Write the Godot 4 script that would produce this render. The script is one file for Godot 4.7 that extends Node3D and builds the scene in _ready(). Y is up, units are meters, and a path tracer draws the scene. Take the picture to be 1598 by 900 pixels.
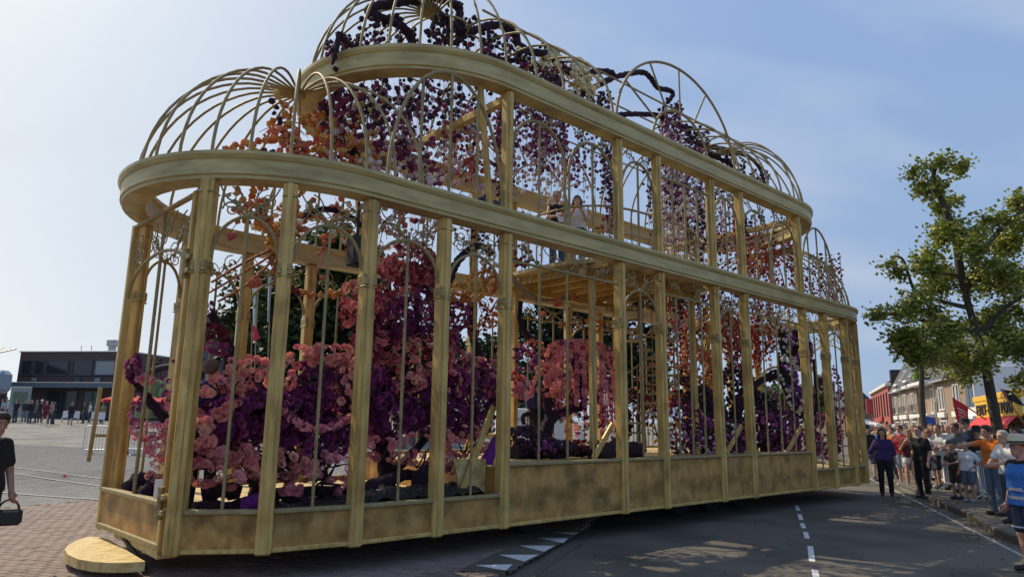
extends Node3D
# A flower-parade float (a golden bird-cage pavilion on wheels) on a village street, late-summer daylight.

const TAU_ := 6.283185307
var used := {}
var rng := RandomNumberGenerator.new()
var mats := {}

# ---------------------------------------------------------------- mesh builder
class MB:
	var v := PackedVector3Array()
	var n := PackedVector3Array()
	var uv := PackedVector2Array()
	var idx := PackedInt32Array()
	func poly(p: PackedVector3Array, out_dir: Vector3) -> void:
		var nn := (p[1] - p[0]).cross(p[2] - p[0])
		if nn.length_squared() < 1e-14:
			if p.size() > 3: nn = (p[2] - p[0]).cross(p[3] - p[0])
			if nn.length_squared() < 1e-14: return
		nn = nn.normalized()
		var flip := nn.dot(out_dir) < 0.0
		if flip: nn = -nn
		var b := v.size()
		for q in p:
			v.append(q); n.append(nn); uv.append(Vector2(q.x, q.y))
		for i in range(1, p.size() - 1):
			if flip: idx.append_array(PackedInt32Array([b, b + i, b + i + 1]))
			else: idx.append_array(PackedInt32Array([b, b + i + 1, b + i]))
	func quad(a: Vector3, b: Vector3, c: Vector3, d: Vector3, o: Vector3) -> void:
		poly(PackedVector3Array([a, b, c, d]), o)
	func quad_uv(a: Vector3, b: Vector3, c: Vector3, d: Vector3, o: Vector3) -> void:
		var s := v.size()
		poly(PackedVector3Array([a, b, c, d]), o)
		if v.size() == s + 4:
			uv[s] = Vector2(0, 1); uv[s + 1] = Vector2(1, 1); uv[s + 2] = Vector2(1, 0); uv[s + 3] = Vector2(0, 0)
	func box(c: Vector3, s: Vector3, bev := 0.0, basis := Basis.IDENTITY) -> void:
		var h := s * 0.5
		bev = minf(bev, minf(h.x, minf(h.y, h.z)) * 0.9)
		var pt := func(sx: float, sy: float, sz: float, ax: int) -> Vector3:
			var q := Vector3(sx * (h.x - (0.0 if ax == 0 else bev)), sy * (h.y - (0.0 if ax == 1 else bev)), sz * (h.z - (0.0 if ax == 2 else bev)))
			return c + basis * q
		for sg in [-1.0, 1.0]:
			quad(pt.call(sg, -1, -1, 0), pt.call(sg, 1, -1, 0), pt.call(sg, 1, 1, 0), pt.call(sg, -1, 1, 0), basis * Vector3(sg, 0, 0))
			quad(pt.call(-1, sg, -1, 1), pt.call(1, sg, -1, 1), pt.call(1, sg, 1, 1), pt.call(-1, sg, 1, 1), basis * Vector3(0, sg, 0))
			quad(pt.call(-1, -1, sg, 2), pt.call(1, -1, sg, 2), pt.call(1, 1, sg, 2), pt.call(-1, 1, sg, 2), basis * Vector3(0, 0, sg))
		if bev > 0.0:
			for a in [-1.0, 1.0]:
				for b in [-1.0, 1.0]:
					quad(pt.call(a, b, -1, 0), pt.call(a, b, 1, 0), pt.call(a, b, 1, 1), pt.call(a, b, -1, 1), basis * Vector3(a, b, 0))
					quad(pt.call(a, -1, b, 0), pt.call(a, 1, b, 0), pt.call(a, 1, b, 2), pt.call(a, -1, b, 2), basis * Vector3(a, 0, b))
					quad(pt.call(-1, a, b, 1), pt.call(1, a, b, 1), pt.call(1, a, b, 2), pt.call(-1, a, b, 2), basis * Vector3(0, a, b))
					for d in [-1.0, 1.0]:
						poly(PackedVector3Array([pt.call(a, b, d, 0), pt.call(a, b, d, 1), pt.call(a, b, d, 2)]), basis * Vector3(a, b, d))
	func beam(a: Vector3, b: Vector3, w: float, d: float, bev := 0.0) -> void:
		# a box from a to b, w wide and d deep
		var y := (b - a).normalized()
		var x := y.cross(Vector3.UP if absf(y.y) < 0.95 else Vector3.FORWARD).normalized()
		box((a + b) * 0.5, Vector3(w, (b - a).length(), d), bev, Basis(x, y, x.cross(y)))
	func tube(path: PackedVector3Array, r0: float, r1: float, sides := 6, caps := true, rr := PackedFloat32Array(), squash := 1.0) -> void:
		var m := path.size()
		if m < 2: return
		var b := v.size()
		var t := (path[1] - path[0]).normalized()
		var x := t.cross(Vector3.UP if absf(t.y) < 0.9 else Vector3.RIGHT).normalized()
		var len := 0.0
		for i in m:
			var tn: Vector3
			if i == 0: tn = path[1] - path[0]
			elif i == m - 1: tn = path[i] - path[i - 1]
			else: tn = path[i + 1] - path[i - 1]
			tn = tn.normalized()
			x = (x - tn * x.dot(tn)).normalized()
			var y := tn.cross(x)
			if i > 0: len += path[i].distance_to(path[i - 1])
			var r: float = lerpf(r0, r1, float(i) / (m - 1))
			for k in sides + 1:
				var a := TAU * k / sides
				var dir := x * cos(a) + y * sin(a) * squash
				var rk := r
				if rr.size() > 0: rk = r * rr[(i * 7 + (k % sides) * 13) % rr.size()]
				v.append(path[i] + dir * rk)
				n.append((x * cos(a) * squash + y * sin(a)).normalized())
				uv.append(Vector2(float(k) / sides, len))
		for i in m - 1:
			for k in sides:
				var q := b + i * (sides + 1) + k
				var w := q + sides + 1
				idx.append_array(PackedInt32Array([q, w, q + 1, q + 1, w, w + 1]))
		if caps:
			for e in 2:
				var p := PackedVector3Array()
				var base := b + (0 if e == 0 else (m - 1) * (sides + 1))
				for k in sides: p.append(v[base + k])
				poly(p, (path[0] - path[1]) if e == 0 else (path[m - 1] - path[m - 2]))
	func sweep(path: PackedVector3Array, outs: PackedVector3Array, prof: PackedVector2Array, closed_path: bool) -> void:
		# closed profile (x outward, y up) carried along a level path
		var m := path.size()
		var k := prof.size()
		var segs := m if closed_path else m - 1
		for j in k:
			var p0 := prof[j]
			var p1 := prof[(j + 1) % k]
			var e := p1 - p0
			var nr := Vector2(e.y, -e.x).normalized()   # outward for a counter-clockwise profile
			var b := v.size()
			for i in segs + 1:
				var ii := i % m
				var o := outs[ii]
				v.append(path[ii] + o * p0.x + Vector3.UP * p0.y)
				v.append(path[ii] + o * p1.x + Vector3.UP * p1.y)
				var nn := o * nr.x + Vector3.UP * nr.y
				n.append(nn); n.append(nn)
				uv.append(Vector2(i, 0)); uv.append(Vector2(i, 1))
			for i in segs:
				var q := b + i * 2
				var fn := (v[q + 1] - v[q]).cross(v[q + 2] - v[q])
				if fn.dot(n[q]) > 0.0: idx.append_array(PackedInt32Array([q, q + 2, q + 1, q + 1, q + 2, q + 3]))
				else: idx.append_array(PackedInt32Array([q, q + 1, q + 2, q + 1, q + 3, q + 2]))
		if not closed_path:
			for e2 in 2:
				var i2 := 0 if e2 == 0 else m - 1
				var p := PackedVector3Array()
				for j in k: p.append(path[i2] + outs[i2] * prof[j].x + Vector3.UP * prof[j].y)
				poly(p, (path[0] - path[1]) if e2 == 0 else (path[m - 1] - path[m - 2]))
	func lathe(prof: PackedVector2Array, sides: int, at := Vector3.ZERO, basis := Basis.IDENTITY, arc := TAU) -> void:
		var b := v.size()
		var m := prof.size()
		for i in m:
			var e: Vector2 = prof[mini(i + 1, m - 1)] - prof[maxi(i - 1, 0)]
			var nr := Vector2(e.y, -e.x).normalized()
			for k in sides + 1:
				var a := arc * k / sides
				v.append(at + basis * Vector3(prof[i].x * cos(a), prof[i].y, prof[i].x * sin(a)))
				n.append(basis * Vector3(nr.x * cos(a), nr.y, nr.x * sin(a)))
				uv.append(Vector2(float(k) / sides, float(i) / m))
		for i in m - 1:
			for k in sides:
				var q := b + i * (sides + 1) + k
				var w := q + sides + 1
				idx.append_array(PackedInt32Array([q, q + 1, w, q + 1, w + 1, w]))
	func prism(p2: PackedVector2Array, depth: float, xf := Transform3D.IDENTITY) -> void:
		# outline in the xy plane, thickness along z
		var tri := Geometry2D.triangulate_polygon(p2)
		for sg in [-1.0, 1.0]:
			for i in range(0, tri.size(), 3):
				var q := PackedVector3Array()
				for j in 3: q.append(xf * Vector3(p2[tri[i + j]].x, p2[tri[i + j]].y, sg * depth * 0.5))
				poly(q, xf.basis * Vector3(0, 0, sg))
		var area := 0.0
		for i in p2.size(): area += p2[i].cross(p2[(i + 1) % p2.size()])
		for i in p2.size():
			var a := p2[i]
			var c := p2[(i + 1) % p2.size()]
			var o := Vector2(c.y - a.y, a.x - c.x) * signf(area)
			quad(xf * Vector3(a.x, a.y, -depth * 0.5), xf * Vector3(c.x, c.y, -depth * 0.5), xf * Vector3(c.x, c.y, depth * 0.5), xf * Vector3(a.x, a.y, depth * 0.5), xf.basis * Vector3(o.x, o.y, 0))
	func ball(c: Vector3, r: Vector3, seg := 10, rings := 6) -> void:
		var p := PackedVector2Array()
		for i in rings + 1:
			var a := -PI / 2 + PI * i / rings
			p.append(Vector2(cos(a), sin(a)))
		lathe(p, seg, c, Basis.from_scale(r))
	func mesh() -> ArrayMesh:
		var m := ArrayMesh.new()
		if v.is_empty(): return m
		var a := []
		a.resize(Mesh.ARRAY_MAX)
		a[Mesh.ARRAY_VERTEX] = v; a[Mesh.ARRAY_NORMAL] = n; a[Mesh.ARRAY_TEX_UV] = uv; a[Mesh.ARRAY_INDEX] = idx
		m.add_surface_from_arrays(Mesh.PRIMITIVE_TRIANGLES, a)
		return m

# ---------------------------------------------------------------- nodes
func numbered(called: String) -> String:
	var k: int = used.get(called, 0)
	used[called] = k + 1
	return called if k == 0 else "%s_%03d" % [called, k]

func thing(called: String, label: String, category: String, at := Vector3.ZERO, turn := 0.0, group := "") -> Node3D:
	var o := Node3D.new()
	o.name = numbered(called)
	add_child(o, true)
	o.position = at
	o.rotation.y = turn
	tag(o, label, category, group)
	return o

func tag(o: Node, label: String, category: String, group := "") -> void:
	if label: o.set_meta("label", label)
	if category: o.set_meta("category", category)
	if group: o.set_meta("group", group)

func obj(called: String, shape: Variant, m: Material, parent: Node = self, at := Transform3D.IDENTITY) -> MeshInstance3D:
	var o := MeshInstance3D.new()
	o.name = numbered(called) if parent == self else called
	o.mesh = shape.mesh() if shape is MB else shape
	o.material_override = m
	o.transform = at
	parent.add_child(o, true)
	return o

func struct(called: String, shape: Variant, m: Material, label := "", parent: Node = self) -> MeshInstance3D:
	var o := obj(called, shape, m, parent)
	o.set_meta("kind", "structure")
	if label: o.set_meta("label", label)
	return o

func scatter(called: String, m: Mesh, mat: Material, xf: Array, cols: Array, parent: Node = self, stuff := true) -> MultiMeshInstance3D:
	var mm := MultiMesh.new()
	mm.transform_format = MultiMesh.TRANSFORM_3D
	mm.use_colors = cols.size() > 0
	mm.mesh = m
	mm.instance_count = xf.size()
	for i in xf.size():
		mm.set_instance_transform(i, xf[i])
		if cols.size() > 0: mm.set_instance_color(i, cols[i])
	var o := MultiMeshInstance3D.new()
	o.name = numbered(called) if parent == self else called
	o.multimesh = mm
	o.material_override = mat
	if stuff: o.set_meta("kind", "stuff")
	parent.add_child(o, true)
	return o

# ---------------------------------------------------------------- materials
func lin(r: float, g: float, b: float) -> Color:
	return Color(r, g, b).linear_to_srgb()

func plain(key: String, c: Color, rough := 0.8, metal := 0.0) -> StandardMaterial3D:
	if mats.has(key): return mats[key]
	var m := StandardMaterial3D.new()
	m.albedo_color = c
	m.roughness = rough
	m.metallic = metal
	m.resource_name = key
	mats[key] = m
	return m

func noise_tex(freq: float, ramp: Array, size := 256, seed_ := 1, octaves := 4, kind := FastNoiseLite.TYPE_SIMPLEX_SMOOTH, as_normal := false, bump := 4.0) -> NoiseTexture2D:
	var f := FastNoiseLite.new()
	f.noise_type = kind
	f.seed = seed_
	f.frequency = freq
	f.fractal_octaves = octaves
	var t := NoiseTexture2D.new()
	t.width = size; t.height = size
	t.seamless = true
	t.noise = f
	if as_normal:
		t.as_normal_map = true
		t.bump_strength = bump
	elif ramp.size() > 0:
		var g := Gradient.new()
		var off := PackedFloat32Array()
		var cs := PackedColorArray()
		for r in ramp:
			off.append(r[0]); cs.append(r[1])
		g.offsets = off; g.colors = cs
		t.color_ramp = g
	return t

func noisy(key: String, ramp: Array, freq: float, uvs: Vector3, rough := 0.8, metal := 0.0, world := false, bump_freq := 0.0, bump := 1.0, seed_ := 1, octaves := 4) -> StandardMaterial3D:
	if mats.has(key): return mats[key]
	var m := StandardMaterial3D.new()
	m.resource_name = key
	m.albedo_texture = noise_tex(freq, ramp, 512, seed_, octaves)
	m.roughness = rough
	m.metallic = metal
	m.uv1_triplanar = true
	m.uv1_world_triplanar = world
	m.uv1_scale = uvs
	m.uv1_triplanar_sharpness = 4.0
	if bump_freq > 0.0:
		m.normal_enabled = true
		m.normal_texture = noise_tex(bump_freq, [], 512, seed_ + 5, 3, FastNoiseLite.TYPE_SIMPLEX_SMOOTH, true, 3.0)
		m.normal_scale = bump
	mats[key] = m
	return m

func coarse(m: StandardMaterial3D, lo_: Color, hi: Color, freq: float, scale: float, seed_: int) -> StandardMaterial3D:
	# broad wear laid over the fine grain
	m.detail_enabled = true
	m.detail_blend_mode = BaseMaterial3D.BLEND_MODE_MUL
	m.detail_uv_layer = BaseMaterial3D.DETAIL_UV_2
	m.detail_albedo = noise_tex(freq, [[0.0, lo_], [0.35, lo_.lerp(hi, 0.55)], [0.6, hi], [1.0, hi]], 512, seed_, 5)
	m.uv2_triplanar = true
	m.uv2_world_triplanar = true
	m.uv2_scale = Vector3.ONE * scale
	return m

func c8(r: int, g: int, b: int) -> Color:
	return Color(r / 255.0, g / 255.0, b / 255.0)

# ---------------------------------------------------------------- places
const CAM := Vector3(0, 1.75, 0)
const FOCAL := 1073.7
const PITCH := 0.192
const ROLL := 0.01332
const YAW := 0.729
const FLOAT_AT := Vector3(-2.515, 0.0, -7.605)

func cam_basis() -> Basis:
	var fw := Vector3(0, sin(PITCH), -cos(PITCH))
	var up0 := Vector3(0, cos(PITCH), sin(PITCH))
	var r := Vector3.RIGHT * cos(ROLL) + up0 * sin(ROLL)
	var up := -Vector3.RIGHT * sin(ROLL) + up0 * cos(ROLL)
	return Basis(r, up, -fw)

func sight(x: float, y: float) -> Vector3:
	# direction of a surveyed bearing, one metre deep along the lens axis
	return cam_basis() * Vector3((x - 799.0) / FOCAL, (450.0 - y) / FOCAL, -1.0)

func at(x: float, y: float, depth: float) -> Vector3:
	return CAM + sight(x, y) * depth

func on_level(x: float, y: float, h := 0.0) -> Vector3:
	var d := sight(x, y)
	return CAM + d * ((h - CAM.y) / d.y)

func rise(x: float, z: float) -> float:
	# the square on the left climbs gently away from the street
	var q := (x + 9.0) * -0.85 + (z + 14.2) * -0.53
	if z > -4.0: q *= clampf(1.0 - (z + 4.0) / 10.0, 0.0, 1.0)
	q = clampf(q, 0.0, 80.0)
	return 0.025 * q * clampf(q / 6.0, 0.0, 1.0)

func stand(x: float, y_head: float, depth: float) -> Vector3:
	# the ground below a bearing
	var p := at(x, y_head, depth)
	return Vector3(p.x, rise(p.x, p.z), p.z)

func fl(u: float, v: float, h: float) -> Vector3:
	# u along the float from its front, v across it from the street side, h above the road
	return FLOAT_AT + Vector3(cos(YAW), 0, -sin(YAW)) * u + Vector3(-sin(YAW), 0, -cos(YAW)) * v + Vector3.UP * h

func lo(u: float, v: float, h: float) -> Vector3:
	return Vector3(u, h, -v)

func on_v(x: float, y: float, v: float) -> Vector3:
	# (u, v, h) where a bearing meets the lengthwise plane v of the float
	var d := sight(x, y)
	var nn := Vector3(-sin(YAW), 0, -cos(YAW))
	var t := (v - (CAM - FLOAT_AT).dot(nn)) / d.dot(nn)
	var p := CAM + d * t
	return Vector3((p - FLOAT_AT).dot(Vector3(cos(YAW), 0, -sin(YAW))), v, p.y)

func fv(p: Vector3) -> Vector3:
	return fl(p.x, p.y, p.z)

func spline(pts: Array, per := 6) -> PackedVector3Array:
	var out := PackedVector3Array()
	for i in pts.size() - 1:
		var p0: Vector3 = pts[maxi(i - 1, 0)]
		var p1: Vector3 = pts[i]
		var p2: Vector3 = pts[i + 1]
		var p3: Vector3 = pts[mini(i + 2, pts.size() - 1)]
		for k in per:
			out.append(p1.cubic_interpolate(p2, p0, p3, float(k) / per))
	out.append(pts[pts.size() - 1])
	return out

# ---------------------------------------------------------------- sky, sun, camera
const SUN_DIR := Vector3(-0.60, 0.79, -0.45)

func make_sky() -> ImageTexture:
	var w := 640
	var h := 320
	var im := Image.create(w, h, false, Image.FORMAT_RGBF)
	var s := SUN_DIR.normalized()
	var fn := FastNoiseLite.new()
	fn.seed = 4; fn.frequency = 1.0; fn.fractal_octaves = 5
	for y in h:
		var el := PI / 2 - PI * (y + 0.5) / h
		for x in w:
			var az := TAU * (x + 0.5) / w
			var d := Vector3(sin(az) * cos(el), sin(el), -cos(az) * cos(el))
			var g := acos(clampf(d.dot(s), -1, 1))
			var e := maxf(sin(el), 0.0)
			var t := pow(e, 0.62)
			var c := Vector3(0.385, 0.505, 0.65).lerp(Vector3(0.185, 0.335, 0.68), t)
			c *= 1.0 - 0.05 * clampf(g / 1.6, 0.0, 1.0)
			var sa := Vector2(d.x, d.z).normalized().dot(Vector2(s.x, s.z).normalized())
			var daz := acos(clampf(sa, -1, 1))
			var haze := clampf(0.95 * exp(-pow(g / 0.58, 2.0)) + 1.15 * exp(-e / 0.40) * exp(-pow(daz / 0.70, 2.0)), 0.0, 1.0)
			c = c.lerp(Vector3(0.80, 0.845, 0.875), haze)
			c += Vector3(1.0, 0.95, 0.80) * (1.6 * exp(-pow(g / 0.20, 2.0)))
			# thin high cloud
			if el > 0.0:
				var q := Vector3(d.x / (e + 0.35) * 1.2, d.z / (e + 0.35) * 4.0, 0.0)
				var cl := fn.get_noise_3d(q.x + q.y * 0.3, q.y * 0.7, 0.5)
				cl = clampf(cl * 1.6 + 0.05, 0.0, 1.0)
				c = c.lerp(Vector3(0.66, 0.70, 0.76), cl * 0.34)
			else:
				c = c.lerp(Vector3(0.20, 0.20, 0.19), clampf(-el / 0.06, 0, 1))
			im.set_pixel(x, y, Color(c.x, c.y, c.z))
	return ImageTexture.create_from_image(im)

func set_up() -> void:
	var cam := Camera3D.new()
	cam.name = "camera"
	cam.transform = Transform3D(cam_basis(), CAM)
	cam.fov = rad_to_deg(2.0 * atan(450.0 / FOCAL))
	cam.near = 0.05
	cam.far = 2000.0
	add_child(cam)
	cam.current = true
	var env := Environment.new()
	env.background_mode = Environment.BG_SKY
	var sky := Sky.new()
	var pan := PanoramaSkyMaterial.new()
	pan.panorama = make_sky()
	sky.sky_material = pan
	env.sky = sky
	env.background_energy_multiplier = 1.0
	env.tonemap_mode = Environment.TONE_MAPPER_LINEAR
	env.tonemap_exposure = 1.07
	env.sdfgi_enabled = true
	env.ssao_enabled = true
	env.ssil_enabled = true
	env.fog_enabled = false
	env.fog_density = 0.0016
	env.fog_light_color = Color(0.78, 0.83, 0.88)
	var we := WorldEnvironment.new()
	we.name = "environment"
	we.environment = env
	add_child(we)
	var sun := DirectionalLight3D.new()
	sun.name = "sun"
	sun.light_energy = 1.25
	sun.light_color = Color(1.0, 0.93, 0.80)
	sun.light_angular_distance = 0.5
	sun.shadow_enabled = true
	add_child(sun)
	sun.look_at_from_position(SUN_DIR * 50.0, Vector3.ZERO)

# ---------------------------------------------------------------- ground
func sheet(pts: PackedVector2Array, lift: float, step := 0.0) -> MB:
	# a level outline (x, z) laid on the ground; step > 0 cuts it so that it follows the rise
	var b := MB.new()
	var polys: Array = [pts]
	if step > 0.0:
		polys = []
		var r := Rect2(pts[0], Vector2.ZERO)
		for p in pts: r = r.expand(p)
		var x := r.position.x
		while x < r.end.x:
			var z := r.position.y
			while z < r.end.y:
				var cell := PackedVector2Array([Vector2(x, z), Vector2(x + step, z), Vector2(x + step, z + step), Vector2(x, z + step)])
				for q in Geometry2D.intersect_polygons(pts, cell): polys.append(q)
				z += step
			x += step
	for q in polys:
		var tri := Geometry2D.triangulate_polygon(q)
		for i in range(0, tri.size(), 3):
			var t := PackedVector3Array()
			for j in 3:
				var p: Vector2 = q[tri[i + j]]
				t.append(Vector3(p.x, rise(p.x, p.y) + lift, p.y))
			b.poly(t, Vector3.UP)
	return b

func xz(p: Vector3) -> Vector2:
	return Vector2(p.x, p.z)

func build_ground() -> void:
	# one sheet to the horizon
	var b := MB.new()
	var xs := [-900.0, -400.0, -200.0]
	var v := -120.0
	while v <= 120.0: xs.append(v); v += 8.0
	xs.append_array([200.0, 400.0, 900.0])
	var zs := [-1200.0, -600.0, -300.0, -200.0]
	v = -150.0
	while v <= 24.0: zs.append(v); v += 6.0
	zs.append_array([60.0, 200.0])
	for i in xs.size() - 1:
		for j in zs.size() - 1:
			var p := [Vector2(xs[i], zs[j]), Vector2(xs[i + 1], zs[j]), Vector2(xs[i + 1], zs[j + 1]), Vector2(xs[i], zs[j + 1])]
			var q := PackedVector3Array()
			for k in p: q.append(Vector3(k.x, rise(k.x, k.y), k.y))
			b.poly(PackedVector3Array([q[0], q[1], q[2]]), Vector3.UP)
			b.poly(PackedVector3Array([q[0], q[2], q[3]]), Vector3.UP)
	var gm := noisy("square_ground", [[0.0, lin(0.155, 0.152, 0.142)], [0.45, lin(0.205, 0.20, 0.187)], [1.0, lin(0.26, 0.254, 0.236)]], 0.02, Vector3(0.18, 0.18, 0.18), 0.9, 0.0, true, 0.1, 0.6, 3)
	coarse(gm, Color(0.76, 0.76, 0.76), Color(1, 1, 1), 0.01, 0.05, 53)
	struct("ground", b, gm, "wide grey paved square rising gently to the left")

	# the road: asphalt between the concrete edge and the kerb on the right
	var asphalt := noisy("asphalt", [[0.0, lin(0.055, 0.047, 0.036)], [0.40, lin(0.125, 0.108, 0.085)], [0.6, lin(0.165, 0.143, 0.113)], [1.0, lin(0.30, 0.265, 0.215)]], 0.16, Vector3(0.62, 0.62, 0.62), 0.85, 0.0, true, 0.22, 1.4, 7, 5)
	coarse(asphalt, Color(0.72, 0.72, 0.73), Color(1, 1, 1), 0.008, 0.11, 51)
	var dl := Vector2(0.50, -0.866)
	var dr := Vector2(0.36, -0.933)
	var A := Vector2(0.32, -8.4) - dl * 0.0
	var road := PackedVector2Array([Vector2(-3.6, 4.0), Vector2(0.30, -8.4), Vector2(1.1, -10.7), Vector2(2.3, -14.2), Vector2(4.6, -21.0), Vector2(9.0, -33.0), Vector2(22.0, -70.0), Vector2(44.0, -130.0), Vector2(56.0, -130.0), Vector2(33.0, -70.0), Vector2(17.0, -34.6), Vector2(11.35, -20.6), Vector2(9.1, -14.1), Vector2(7.5, -10.4), Vector2(6.3, -7.0), Vector2(3.0, 4.0)])
	struct("road", sheet(road, 0.006), asphalt, "dark grey asphalt street passing under the float")
	# concrete edge band beside the teeth
	var band := PackedVector2Array()
	var band_l := PackedVector2Array()
	var mid := [Vector2(-3.7, 4.0), Vector2(0.14, -8.4), Vector2(0.92, -10.7), Vector2(2.1, -14.2), Vector2(4.4, -21.0), Vector2(8.8, -33.0)]
	for i in mid.size():
		var t: Vector2 = (mid[mini(i + 1, 5)] - mid[maxi(i - 1, 0)]).normalized()
		var nrm := Vector2(-t.y, t.x) * 0.16
		band.append(mid[i] + nrm)
		band_l.append(mid[i] - nrm)
	band_l.reverse()
	band.append_array(band_l)
	var conc := noisy("concrete_edge", [[0.0, lin(0.075, 0.066, 0.052)], [1.0, lin(0.165, 0.148, 0.118)]], 0.04, Vector3(0.6, 0.6, 0.6), 0.9, 0.0, true, 0.15, 0.7, 9)
	struct("road_edge_band", sheet(band, 0.010), conc, "grey concrete band between brick paving and asphalt")

	# red brick strip: bed, then the bricks
	var bf := [Vector2(-13.6, -4.0), Vector2(-10.6, -11.6), Vector2(-9.5, -13.4), Vector2(-8.5, -15.0), Vector2(-2.0, -25.6), Vector2(2.2, -33.0), Vector2(7.8, -33.0)]
	var bed := PackedVector2Array([Vector2(-4.2, 4.0)])
	bed.append_array(PackedVector2Array([Vector2(-13.6, 4.0)]))
	for p in bf: bed.append(p)
	bed.append_array(PackedVector2Array([Vector2(4.2, -21.0), Vector2(1.9, -14.2), Vector2(0.72, -10.7), Vector2(-0.05, -8.4)]))
	var sand := noisy("brick_bed", [[0.0, lin(0.07, 0.06, 0.05)], [1.0, lin(0.12, 0.10, 0.085)]], 0.05, Vector3(1, 1, 1), 0.95, 0.0, true)
	var bed_o := struct("brick_paving", sheet(bed, 0.004, 3.0), sand, "strip of brown-red brick paving crossing under the float's front")
	lay_bricks(bed_o, bed)
	# shark-tooth yield marks
	var white := noisy("road_paint", [[0.0, lin(0.42, 0.42, 0.41)], [0.35, lin(0.68, 0.68, 0.66)], [1.0, lin(0.80, 0.80, 0.78)]], 0.03, Vector3(1.5, 1.5, 1.5), 0.7, 0.0, true)
	var teeth := [[[741, 891], [800, 889.6], [789, 900]], [[778, 874], [841, 874], [818, 885]], [[810, 859], [866, 859.5], [849, 869]], [[837, 846.5], [887, 847], [879, 855]], [[861, 837], [905, 837], [896, 842]]]
	for t in teeth:
		var q := PackedVector2Array()
		for c in t: q.append(xz(on_level(c[0], c[1])))
		struct("yield_tooth_marking", sheet(q, 0.069), white, "", bed_o)
	var pad := PackedVector2Array()
	for c in [[716, 900], [735, 889], [772, 872], [806, 857], [834, 845], [862, 834], [912, 834], [889, 848], [866, 860], [842, 875], [812, 890], [800, 900]]: pad.append(xz(on_level(c[0], c[1])))
	struct("yield_marking_bed", sheet(pad, 0.065), asphalt, "", bed_o)
	# centre dashes and edge line
	var dash := [[1243, 1246, 789, 797], [1247, 1251, 803, 812], [1251, 1255.5, 817, 825], [1255, 1262, 831, 841], [1261, 1271, 853, 877], [1270, 1276, 890, 905]]
	for d in dash:
		var a := xz(on_level((d[0] + d[1]) * 0.5 - 1.0, d[2]))
		var c := xz(on_level((d[0] + d[1]) * 0.5 + 2.0, d[3]))
		var t := (c - a).normalized()
		var s := Vector2(-t.y, t.x) * 0.038
		struct("lane_dash_marking", sheet(PackedVector2Array([a - s, a + s, c + s, c - s]), 0.011), white)
	var edge := PackedVector2Array()
	var el := [Vector2(17.2, -38.0), Vector2(10.9, -20.2), Vector2(9.8, -17.2), Vector2(8.7, -14.2), Vector2(8.2, -12.9), Vector2(7.7, -11.5), Vector2(7.0, -9.6), Vector2(5.6, -5.0)]
	var el2 := PackedVector2Array()
	for p in el:
		edge.append(p + Vector2(-0.03, -0.012)); el2.append(p + Vector2(0.03, 0.012))
	el2.reverse(); edge.append_array(el2)
	struct("edge_line_marking", sheet(edge, 0.011), noisy("worn_paint", [[0.0, lin(0.13, 0.125, 0.115)], [0.3, lin(0.30, 0.29, 0.28)], [1.0, lin(0.58, 0.57, 0.55)]], 0.05, Vector3(1.0, 1.0, 1.0), 0.8, 0.0, true))
	# thin white bay lines on the square
	for l in [[[20, 738], [165, 748.5]], [[20, 745], [165, 757.5]], [[-60, 763], [165, 776]], [[196, 752], [300, 760]]]:
		var a2 := xz(on_level(l[0][0], l[0][1], 0.12))
		var c2 := xz(on_level(l[1][0], l[1][1], 0.12))
		var t2 := (c2 - a2).normalized()
		var s2 := Vector2(-t2.y, t2.x) * 0.035
		struct("bay_line_marking", sheet(PackedVector2Array([a2 - s2, a2 + s2, c2 + s2, c2 - s2]), 0.075, 1.0), mats["worn_paint"])
	# gutter, kerb stones and pavement on the right
	var kl := [Vector2(5.2, -2.0), Vector2(7.35, -9.2), Vector2(8.2, -12.1), Vector2(9.1, -14.1), Vector2(9.85, -16.3), Vector2(11.2, -19.7), Vector2(17.6, -37.6)]
	var pave := PackedVector2Array()
	for p in kl: pave.append(p)
	pave.append_array(PackedVector2Array([Vector2(34, -72), Vector2(56, -128), Vector2(95, -128), Vector2(70, -60), Vector2(40, -2)]))
	var pm := noisy("pavement", [[0.0, lin(0.085, 0.072, 0.055)], [0.5, lin(0.15, 0.128, 0.10)], [1.0, lin(0.21, 0.182, 0.145)]], 0.06, Vector3(0.5, 0.5, 0.5), 0.92, 0.0, true, 0.2, 1.0, 3)
	var pv := struct("pavement", sheet(pave, 0.125), pm, "brownish pavement behind the kerb where the crowd stands")
	for i in kl.size() - 1:
		var a3: Vector2 = kl[i]
		var c3: Vector2 = kl[i + 1]
		var n3 := int((c3 - a3).length() / 1.0)
		for k in n3:
			var m0 := a3.lerp(c3, (k + 0.5) / n3)
			var len3 := (c3 - a3).length() / n3 - 0.012
			var kb := MB.new()
			var dd := (c3 - a3).normalized()
			kb.box(Vector3.ZERO, Vector3(0.16, 0.26, len3), 0.02)
			var o := obj("kerb_stone", kb, conc, pv)
			o.transform = Transform3D(Basis(Vector3.UP, atan2(dd.x, dd.y)), Vector3(m0.x, 0.005 + rng.randf_range(-0.004, 0.004), m0.y))

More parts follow.
